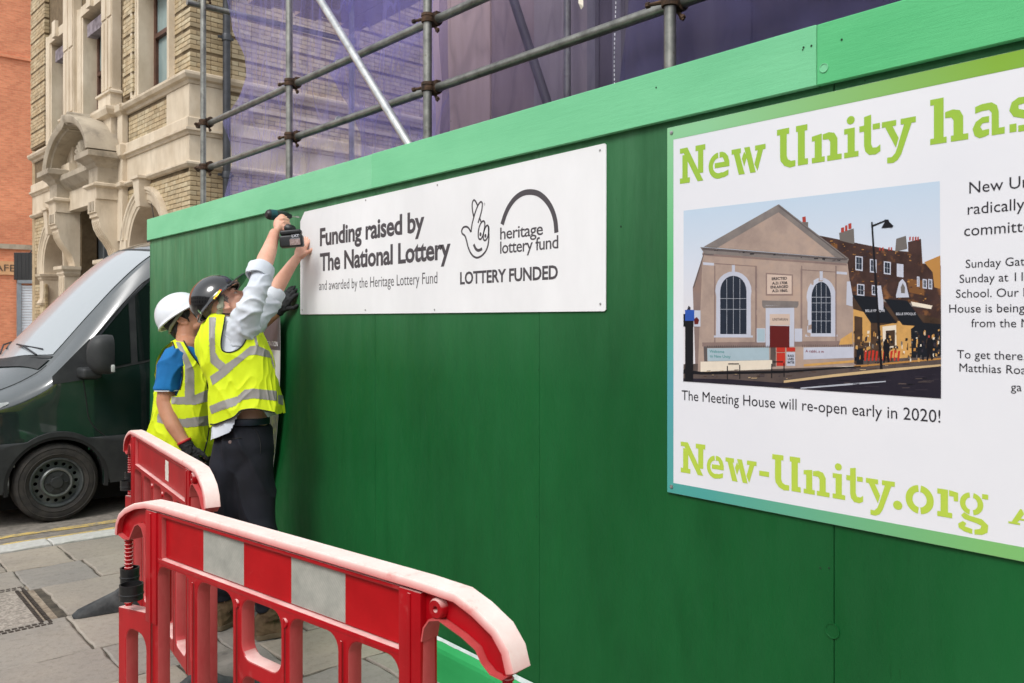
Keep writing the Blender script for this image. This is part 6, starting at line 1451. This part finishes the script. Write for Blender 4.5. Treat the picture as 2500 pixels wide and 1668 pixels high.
surf_line(tr, [C6(712, 1105), C6(780, 1092), C6(900, 1078)], .0022, 'pocket_welt', M_BIND, m1); surf_line(tr, [C6(1000, 985), C6(1045, 1050), C6(1068, 1140), C6(1065, 1225)], .0018, 'pocket_edge', M_BIND, m1)
bvh_ = BVHTree.FromPolygons([v.co for v in tr.vertices], [tuple(p.vertices) for p in tr.polygons]); d_ = (P(*C6(790, 1118), 5)-Vector((0, 0, EYE))).normalized(); h_ = bvh_.ray_cast(Vector((0, 0, EYE)), d_)
if h_[0] is not None: MB().lathe([(.0085, 0), (.0085, .002), (.004, .003), (.0001, .0018)], h_[0]-d_*.001, -d_, 14).build('pocket_button', simple('brown_button', srgb(120, 100, 96), None, 9, .3), m1, world=True)
# shirt (torso, tail, sleeves)
vk = [(538, 766, 572, 768, 4.37, .06), (520, 774, 596, 776, 4.37, .095), (502, 792, 616, 790, 4.37, .115), (491, 818, 634, 815, 4.36, .128), (487, 850, 648, 845, 4.36, .136), (497, 884, 659, 880, 4.36, .138), (510, 915, 668, 912, 4.36, .138), (518, 946, 677, 940, 4.36, .138), (519, 985, 683, 978, 4.36, .145), (523, 1045, 691, 1045, 4.36, .150)]
sk_ = [(a+9, b+5, c-9, d+5, e, h-.018) for a, b, c, d, e, h in vk[:-1]]+[(522, 1060, 664, 990, 4.36, .135)]
sk_[-1] = (521, 1072, 672, 1012, 4.36, .137)
sm = MB().rings(clothes_loft(sk_), False).mesh(); displace(sm, folds(.005, 8, (1, 1, .7), 6))
def tail(f):
    c = f.calc_center_median(); x, y = pix(c)
    return not inpoly(x, y, [C6(842, 915), C6(880, 850), C6(905, 815), C6(1085, 815), C6(1150, 915), C6(1180, 960), C6(1000, 1150), C6(720, 1150), C6(800, 1000)])
sm2 = submesh(sm, lambda f: tail(f) or not front(f)); link('shirt', sm2, M_SHIRT, m1, world=True, smooth=True)
sb = MB(); sb.tube([P(586, 826, 4.33), P(596, 792, 4.29), P(609, 755, 4.26), P(622, 721, 4.27), P(634, 690, 4.30), P(640, 664, 4.33)], [.090, .078, .062, .054, .052, .054], 24, flat=FV, ez=1.0)
sl_ = remesh(sb, .006, 3); displace(sl_, folds(.008, 10, (1, 1, 1.6), 9, .5)); link('sleeve', sl_, M_SHIRT, m1, world=True, smooth=True)
sb = MB(); sb.tube([P(600, 800, 4.40), P(625, 772, 4.47), P(648, 750, 4.53), P(668, 728, 4.58)], [.088, .074, .062, .052], 22)
sl_ = remesh(sb, .006, 3); displace(sl_, folds(.008, 10, (1, 1, 1.6), 19, .5)); link('sleeve', sl_, M_SHIRT, m1, world=True, smooth=True)
def cuff(a, b, r0, r1_, par, mat, seed):
    a, b = Vector(a), Vector(b); d = (b-a).normalized(); u = d.orthogonal().normalized(); v = d.cross(u); rg = []; n = 32
    for t, dr in ((0, -.006), (0, .004), (.25, .008), (.5, .007), (.8, .008), (1, .004), (1, -.006), (.5, -.008)):
        rr = r0+(r1_-r0)*t+dr; rg.append([a+(b-a)*t+(u*math.cos(2*math.pi*k/n)+v*math.sin(2*math.pi*k/n))*(rr+.006*noise.noise(Vector((math.cos(2*math.pi*k/n)*1.5, math.sin(2*math.pi*k/n)*1.5, seed+t))))+d*.008*noise.noise(Vector((math.cos(2*math.pi*k/n), math.sin(2*math.pi*k/n), seed))) for k in range(n)])
    rg.append(rg[0]); MB().rings(rg, False).build('cuff', mat, par, world=True, smooth=50)
cuff(P(630, 677, 4.31), P(641, 650, 4.345), .062, .060, m1, M_SHIRT, 1); cuff(P(660, 737, 4.56), P(675, 713, 4.60), .050, .048, m1, M_SHIRT, 5)
surf_line(sm, [C6(732, 140), C6(790, 172), C6(860, 182), C6(925, 160)], .0022, 'shirt_seam', M_SHIRT, m1)
# vest with arm hole
vm = MB().rings(clothes_loft(vk, 240, 380), False).mesh(); displace(vm, folds(.010, 6.5, (1, 1, .28), 12)); displace(vm, folds(.004, 14, (1, 1, .4), 2))
hole = [C6(*p) for p in ((742, -80), (738, 20), (722, 110), (708, 200), (712, 262), (735, 292), (790, 300), (850, 280), (900, 240), (935, 180), (946, 100), (960, 60), (968, 30), (975, -80))]
hemcut = [C6(*p) for p in ((560, 1010), (650, 957), (740, 925), (830, 885), (880, 836), (930, 822), (1000, 816), (1100, 830), (1195, 850), (1215, 862), (1265, 852), (1400, 860), (1400, 1300), (500, 1300))]
def vtest(f):
    c = f.calc_center_median(); x, y = pix(c); return not (front(f) and inpoly(x, y, hole)) and not inpoly(x, y, hemcut)
vm2 = submesh(vm, vtest); vo = link('hi_vis_vest', vm2, M_HI, m1, world=True, smooth=True)
vest_bands = [[(598, -20), (662, -20), (650, 150), (655, 300), (690, 360), (750, 408), (700, 470), (612, 395), (598, 200)],
              [(605, 520), (690, 465), (750, 408), (870, 330), (975, 243), (1035, 236), (1035, 322), (960, 328), (870, 400), (740, 520), (630, 600)],
              [(1035, 238), (1100, 264), (1148, 290), (1168, 352), (1110, 340), (1034, 322)], [(978, 40), (1000, 48), (1052, 245), (1026, 246)],
              [(600, 792), (720, 742), (860, 700), (920, 642), (1000, 630), (1215, 652), (1222, 742), (1000, 718), (900, 735), (830, 790), (700, 830), (620, 864)], [(1225, 690), (1275, 690), (1275, 780), (1230, 770)], [(1160, 300), (1190, 400), (1200, 470), (1170, 400)]]
for bd in vest_bands:
    pl = [C6(*p) for p in bd]; me = submesh(vm, lambda f: front(f) and inpoly(*pix(f.calc_center_median()), pl) and not inpoly(*pix(f.calc_center_median()), hole), .0016)
    islands('reflective_band', me, M_BANDM, vo)
for zr_ in (1.20, 1.36): islands('reflective_band', submesh(vm, lambda f: (not front(f)) and .0 < (f.calc_center_median().z-zr_) < .05, .0016), M_BANDM, vo)
surf_line(vm, [C6(742, -20), C6(738, 20), C6(722, 110), C6(708, 200), C6(712, 262), C6(735, 292), C6(790, 300), C6(850, 280), C6(900, 240), C6(935, 180), C6(946, 100), C6(965, 40)], .0035, 'vest_binding', M_BIND, m1)
# hem and front edge bindings follow the lofted rim
surf_line(vm, [C6(*p) for p in ((612, 955), (650, 957), (740, 925), (830, 885), (880, 836), (930, 822), (1000, 816), (1100, 830), (1195, 850))], .0035, 'vest_binding', M_BIND, m1)
col_ = [Vector(vm.vertices[380*3+k].co) for k in range(0, 380, 2)]; MB().tube([p+Vector((0, 0, .004)) for p in col_]+[col_[0]+Vector((0, 0, .004))], .004, 6).build('vest_binding', M_BIND, m1, world=True, smooth=True)
MB().rings([[L1(0, -.03, -.06)+(r1*math.cos(t)*q+f1*math.sin(t)*q*1.05)+Vector((0, 0, -h_)) for t in [2*math.pi*k/36 for k in range(36)]] for q, h_ in ((.058, -.0), (.066, .015), (.080, .05), (.10, .075))], False).build('collar', M_SHIRT, m1, world=True, smooth=True)
# boots
def boot(heel, toe, par, h=.13):
    heel, toe = Vector(heel), Vector(toe); d = (toe-heel); Lf = d.length; d.normalize(); s_ = Vector((-d.y, d.x, 0)); rg = []; so_ = []
    for t, w_, hh in ((0, .026, .10), (.06, .036, .125), (.2, .040, .135), (.36, .040, .125), (.5, .043, .092), (.65, .049, .078), (.8, .050, .072), (.92, .042, .062), (1, .020, .045)):
        c = heel+d*Lf*t
        rg.append([c+s_*w_*math.cos(a)+ZV*(.022+(hh-.022)*max(0, math.sin(a))**.75) for a in [math.pi*k/14 for k in range(15)]]+[c-s_*w_*.9+ZV*.02, c+s_*w_*.9+ZV*.02])
        so_.append([c+s_*(w_+.006)+ZV*.026, c-s_*(w_+.006)+ZV*.026, c-s_*(w_+.004)+ZV*.002, c+s_*(w_+.004)+ZV*.002])
    g = MB().rings(rg, True); g.tube([heel+d*.075+ZV*.09, heel+d*.07+ZV*.17, heel+d*.068+ZV*.21], [.052, .05, .052], 18, roundend=False)
    bm2 = remesh(g, .005, 3); displace(bm2, folds(.004, 20, (1, 1, 1), 5)); link('boot', bm2, M_BOOT, par, world=True, smooth=True)
    MB().rings(so_, True).build('boot_sole', M_SOLE, par, world=True, smooth=60)
    for k in range(4):
        c = heel+d*(.115+.022*k)+ZV*(.128-.012*k); MB().tube([c-s_*.026, c+ZV*.008, c+s_*.026], .003, 6).build('lace', M_BIND, par, world=True)
boot(P(622, 1562, 4.225).xy.to_3d(), P(710, 1548, 4.33).xy.to_3d(), m1); boot(P(524, 1541, 4.34).xy.to_3d(), P(590, 1506, 4.53).xy.to_3d(), m1)

# ---- cordless drill
tip = onx(733, 530.5, HX-.008); dr = thing('cordless_drill', 'black cordless drill with chunky battery held against the corner of the white sign', 'drill', tuple(tip-Vector((.25, 0, .02))))
ax = Vector((1, .0, .0)); fwd = tip
def D(a): return tip-ax*a*.78
M_DRL = simple('black_tool_plastic', srgb(24, 26, 28), srgb(38, 40, 42), 9, .45); M_TEAL2 = simple('dark_teal_tool_plastic', srgb(16, 60, 66), srgb(24, 76, 82), 9, .4)
DZ = lambda pf: [(r*.92, h*.78) for r, h in pf]
dp = MB().lathe(DZ([(.0001, -.262), (.020, -.262), (.028, -.252), (.031, -.235), (.031, -.19), (.029, -.17), (.030, -.13), (.026, -.105), (.020, -.095)]), tip, ax, 24); dp.build('motor_housing', M_DRL, dr, world=True, smooth=35)
MB().lathe(DZ([(.0318, -.238), (.0325, -.232), (.0325, -.195), (.0318, -.19)]), tip, ax, 24).build('rear_cap', M_TEAL2, dr, world=True, smooth=35)
MB().lathe(DZ([(.019, -.105), (.0165, -.085), (.0135, -.072), (.008, -.068)]), tip, ax, 20).build('chuck', M_DRL, dr, world=True, smooth=35)
MB().lathe([(.0032, -.058), (.0032, -.022), (.0055, -.021), (.0055, -.010), (.0032, -.009), (.0018, .012)], tip, ax, 10).build('driver_bit', simple('bright_bit_steel', srgb(190, 186, 180), srgb(214, 212, 206), 20, .3, .9), dr, world=True, smooth=35)
hb0 = D(.165)+Vector((0, 0, -.02)); bt = P(*C5(1660, 410), 4.52)
MB().tube([hb0, hb0.lerp(bt, .5)+Vector((-.004, 0, -.004)), bt+Vector((0, 0, .02))], [.020, .0185, .024], 16, flat=ax, ez=1.2).build('handle', M_DRL, dr, world=True, smooth=True)
Mb = Matrix.Translation(P(*C5(1672, 462), 4.50)) @ Matrix.Rotation(-PSI+math.radians(8), 4, 'Z') @ Matrix.Rotation(math.radians(-6), 4, 'Y')
for nm, lo_b, hi_b, mm_, bv in (('battery', (-.056, -.036, -.046), (.052, .036, .010), M_DRL, .010), ('battery_shoe', (-.050, -.034, .012), (.048, .034, .034), M_DRL, .008)):
    me = bevel(MB().box(lo_b, hi_b).mesh(), bv, 3, 30); me.transform(Matrix.Scale(1.13, 4)); me.transform(Mb); link(nm, me, mm_, dr, world=True, smooth=40)
me = MB().box((-.008, -.0372, -.040), (.040, -.0362, -.012)).mesh(); me.transform(Matrix.Scale(1.13, 4)); me.transform(Mb); link('battery_label', me, simple('grey_battery_label', srgb(120, 96, 92), srgb(170, 150, 146), 90, .5), dr, world=True)
for body_, zz0, hh0, x0_, x1_, bo in (('LXT', .000, .012, .004, .038, .03), ('LITHIUM-ION', -.0095, .005, -.002, .040, .0)):
    me = text_mesh(body_, bo); xs = [v.co.x for v in me.vertices]; me.transform(Matrix.Translation((-min(xs), 0, 0))); me.transform(Matrix.Diagonal(((x1_-x0_)/(max(xs)-min(xs)), hh0/CAPH, 1, 1)))
    me.transform(Matrix(((1, 0, 0, x0_), (0, 0, 1, -.0375), (0, 1, 0, zz0-.003), (0, 0, 0, 1)))); me.transform(Matrix.Scale(1.13, 4)); me.transform(Mb); me.materials.clear(); link('lettering', me, M_PW, dr, world=True)

# ---- second worker
m2 = thing('person', 'worker in white helmet and blue T-shirt with yellow vest and black gloves, behind the driller', 'person', tuple(P(450, 1447, 4.95).xy)+(0,))
mb = MB()
mb.tube([P(447, 1120, 4.95), P(452, 1030, 4.94), P(450, 950, 4.93), P(448, 890, 4.93), P(455, 850, 4.93)], [.13, .125, .125, .13, .08], 24, flat=FV, ez=1.2, roundend=True)
mb.tube([P(455, 865, 4.94), P(456, 830, 4.95), P(452, 795, 4.96)], [.080, .060, .056], 16, roundend=True)
mb.tube([P(440, 1130, 4.95), P(446, 1290, 4.93), P(448, 1425, 4.95)], [.085, .06, .042], 16, roundend=True); mb.tube([P(480, 1130, 5.0), P(492, 1290, 5.03), P(492, 1420, 5.10)], [.085, .06, .042], 16, roundend=True)
f2 = RV*.78+ZV*.56+FV*.26; u2 = -RV*.56+ZV*.80
HC2 = P(450, 784, 4.97)+FV*.02
L2, r2, f2, u2 = head_parts(HC2, f2, u2, mb, .98)
mb.tube([P(425, 880, 4.82), P(410, 930, 4.79), P(404, 985, 4.78)], [.058, .054, .049], 16, roundend=True)
mb.tube([P(402, 975, 4.78), P(410, 1005, 4.77), P(424, 1040, 4.75), P(440, 1066, 4.74), P(456, 1090, 4.73)], [.046, .050, .044, .036, .030], 18, roundend=True)
mb.tube([P(485, 880, 5.0), P(540, 860, 5.0), P(592, 822, 4.95)], [.058, .052, .045], 16, roundend=True)
mb.tube([P(588, 825, 4.95), P(620, 802, 4.92), P(650, 781, 4.91), P(682, 757, 4.90)], [.045, .046, .038, .030], 18, roundend=True)
hg = MB(); Wr = P(457, 1091, 4.73); hand(hg, Wr, P(474, 1130, 4.74)-Wr, -FV*1-RV*.3, RV*.7+ZV*.4, [(.35, .5, .4)]*4, 1.08, thumb=(.5, .5), fat=1.15); hand(mb, Wr, P(474, 1130, 4.74)-Wr, -FV*1-RV*.3, RV*.7+ZV*.4, [(.35, .5, .4)]*4, 1.0, thumb=(.5, .5))
hg2 = MB(); Wg = P(684, 754, 4.895); pg2 = P(712, 712, 4.86)-Wg; hand(hg2, Wg, pg2, Vector((-1, -.2, .1)), Vector((.1, -1, -.2)), [(.12, .2, .2), (.1, .2, .2), (.1, .2, .2), (.15, .25, .2)], 1.08, thumb=(.9, .3), spread=1.4, fat=1.2); hand(mb, Wg, pg2, Vector((-1, -.2, .1)), Vector((.1, -1, -.2)), [(.12, .2, .2)]*4, 1.0, thumb=(.9, .3), spread=1.2)
body2 = remesh(mb, .0045, 5); link('body', body2, M_SK2, m2, world=True, smooth=True)
hg.tube([P(450, 1079, 4.73), Wr, Wr+(P(474, 1130, 4.74)-Wr)*.4], [.038, .036, .034], 16); hg2.tube([P(677, 763, 4.90), Wg, Wg+pg2*.3], [.036, .034, .030], 16)
for g in (hg, hg2): gm = remesh(g, .004, 4); displace(gm, folds(.0025, 40, (1, 1, 1), 4)); link('glove', gm, M_GLOVE, m2, world=True, smooth=True)
a, b = P(448.5, 1076, 4.73), P(451, 1081, 4.73); MB().tube([a, b], .0405, 20).build('glove_cuff', simple('red_cuff_edge', srgb(170, 30, 34), None, 9, .7), m2, world=True, smooth=True)
for k in (-1, 1):
    MB().ell(L2(k*.031, .080, .010), (r2*.0115, f2*.0115, u2*.0105), 14, 10).build('eye', bpy.data.materials['eye_white'], m2, world=True, smooth=True); MB().ell(L2(k*.031, .0895, .010), (r2*.005, f2*.0028, u2*.005), 12, 8).build('iris', bpy.data.materials['iris_dark'], m2, world=True, smooth=True)
    MB().tube([L2(k*.016, .094, .026), L2(k*.032, .092, .031), L2(k*.047, .080, .026)], [.004, .005, .003], 8).build('eyebrow', M_HAIRB, m2, world=True)
hb = MB(); hb.ell(L2(0, -.022, .040), (r2*.0835, f2*.096, u2*.092), 28, 18); hb.ell(L2(0, -.060, -.020), (r2*.068, f2*.052, u2*.070), 20, 14); hb.ell(L2(0, -.055, -.07), (r2*.052, f2*.035, u2*.04), 20, 14)
for k in (-1, 1): hb.tube([L2(k*.080, .022, .035), L2(k*.080, .018, .0), L2(k*.074, .020, -.028)], [.014, .010, .004], 8, roundend=True)
hm = remesh(hb, .004, 3); displace(hm, lambda c: .005*noise.noise(c*90)+.002*noise.noise(c*200)); link('hair', hm, M_HAIRB, m2, world=True, smooth=True)
helmet(m2, L2(0, -.006, .044), f2, u2, r2, M_HELW, 1.0)
MB().tube([L2(.100, .02, .040), L2(.100, -.03, .02), L2(.070, -.09, .0), L2(0, -.115, -.01), L2(-.07, -.09, 0), L2(-.1, .02, .03)], [.007]*6, 8, flat=u2, ez=1.4).build('strap', M_STRAP, m2, world=True, smooth=True)
tb = MB(); tb.tube([P(450, 1060, 4.95), P(448, 1110, 4.95), P(452, 1150, 4.95)], [.150, .158, .158], 26, flat=FV, ez=1.0)
tb.tube([P(440, 1120, 4.92), P(445, 1230, 4.91), P(448, 1330, 4.92), P(449, 1418, 4.93)], [.100, .082, .072, .064], 20); tb.tube([P(478, 1120, 5.0), P(490, 1230, 5.03), P(494, 1330, 5.06), P(494, 1412, 5.10)], [.100, .082, .072, .064], 20)
t2 = remesh(tb, .009, 6); displace(t2, folds(.010, 8, (1, 1, .6), 8)); link('trousers', t2, M_DARKT, m2, world=True, smooth=True)
v2 = [(436, 832, 478, 832, 4.95, .07), (424, 840, 488, 840, 4.95, .11), (408, 856, 500, 858, 4.94, .15), (398, 885, 510, 885, 4.94, .175), (394, 930, 520, 925, 4.94, .18), (390, 975, 526, 970, 4.94, .18), (384, 1015, 526, 1012, 4.94, .185), (377, 1045, 522, 1055, 4.94, .19), (374, 1064, 518, 1112, 4.94, .19)]
s2 = [(a+8, b+1, c-8, d+1, e, h-.018) for a, b, c, d, e, h in v2[:-1]]
sm = MB().rings(clothes_loft(s2), True).mesh(); displace(sm, folds(.006, 8, (1, 1, .7), 26)); link('t_shirt', sm, M_TEE, m2, world=True, smooth=True)
sb = MB(); sb.tube([P(436, 866, 4.84), P(420, 895, 4.80), P(412, 925, 4.79), P(409, 952, 4.785)], [.078, .076, .070, .070], 24, flat=FV, ez=1.0)
sl_ = remesh(sb, .006, 3); displace(sl_, folds(.008, 10, (1, 1, .7), 33, .5)); link('sleeve', sl_, M_TEE, m2, world=True, smooth=True)
sb = MB(); sb.tube([P(480, 876, 5.0), P(520, 866, 5.02), P(550, 852, 4.99)], [.085, .075, .066], 22); sl_ = remesh(sb, .006, 3); link('sleeve', sl_, M_TEE, m2, world=True, smooth=True)
MB().tube([P(409, 951.5, 4.785), P(409, 954, 4.785)], .0712, 24).build('sleeve_hem', M_SHUT, m2, world=True)
MB().rings([[P(458, 838-h_*200, 4.95)+(RV*math.cos(t)*q+FV*math.sin(t)*q) for t in [2*math.pi*k/30 for k in range(30)]] for q, h_ in ((.075, .0), (.066, .02), (.064, .035))], False).build('collar', M_TEE, m2, world=True, smooth=True)
vm = MB().rings(clothes_loft(v2, 240, 380), False).mesh(); displace(vm, folds(.010, 6.5, (1, 1, .35), 42)); displace(vm, folds(.004, 14, (1, 1, .5), 7))
hole2 = [C6(*p) for p in ((268, 200), (290, 270), (312, 340), (352, 430), (352, 540), (330, 640), (300, 700), (200, 700), (60, 600), (40, 350), (150, 250))]
open2 = [C6(*p) for p in ((352, 165), (420, 290), (500, 400), (582, 495), (582, 590), (590, 600), (600, 480), (560, 300), (520, 160))]
vm2 = submesh(vm, lambda f: not (front(f) and (inpoly(*pix(f.calc_center_median()), hole2) or inpoly(*pix(f.calc_center_median()), open2)))); vo = link('hi_vis_vest', vm2, M_HI, m2, world=True, smooth=True)
for bd in ([(294, 205), (335, 208), (400, 330), (462, 470), (466, 700), (378, 706), (380, 420), (330, 290)], [(255, 700), (300, 706), (440, 702), (588, 640), (588, 745), (470, 778), (255, 772)], [(592, 635), (680, 632), (680, 705), (600, 720)], [(130, 858), (200, 880), (215, 962), (125, 935)], [(215, 885), (350, 908), (592, 876), (600, 965), (390, 985), (220, 960)], [(606, 874), (670, 868), (670, 935), (608, 945)]):
    pl = [C6(*p) for p in bd]; me = submesh(vm, lambda f: front(f) and inpoly(*pix(f.calc_center_median()), pl) and not inpoly(*pix(f.calc_center_median()), hole2), .0016)
    islands('reflective_band', me, M_BANDM, vo)
for zr_ in (1.19, 1.03): islands('reflective_band', submesh(vm, lambda f: (not front(f)) and 0 < f.calc_center_median().z-zr_ < .05, .0016), M_BANDM, vo)
surf_line(vm, [C6(352, 165), C6(420, 290), C6(500, 400), C6(580, 500), C6(582, 590), C6(600, 700), C6(606, 850), C6(600, 980), C6(575, 1130), C6(548, 1225)], .0045, 'vest_binding', M_BIND, m2)
surf_line(vm, [C6(268, 205), C6(290, 270), C6(312, 340), C6(354, 430), C6(354, 540), C6(332, 640)], .0035, 'vest_binding', M_BIND, m2)
col_ = [Vector(vm.vertices[-380+k].co) for k in range(0, 380, 2)]; MB().tube(col_+[col_[0]], .0035, 6).build('vest_binding', M_BIND, m2, world=True)
def g0_(px, d): q = P(px, 1400, d); return Vector((q.x, q.y, 0))
boot(g0_(432, 4.92), g0_(482, 4.97), m2); boot(g0_(478, 5.12), g0_(528, 5.18), m2)
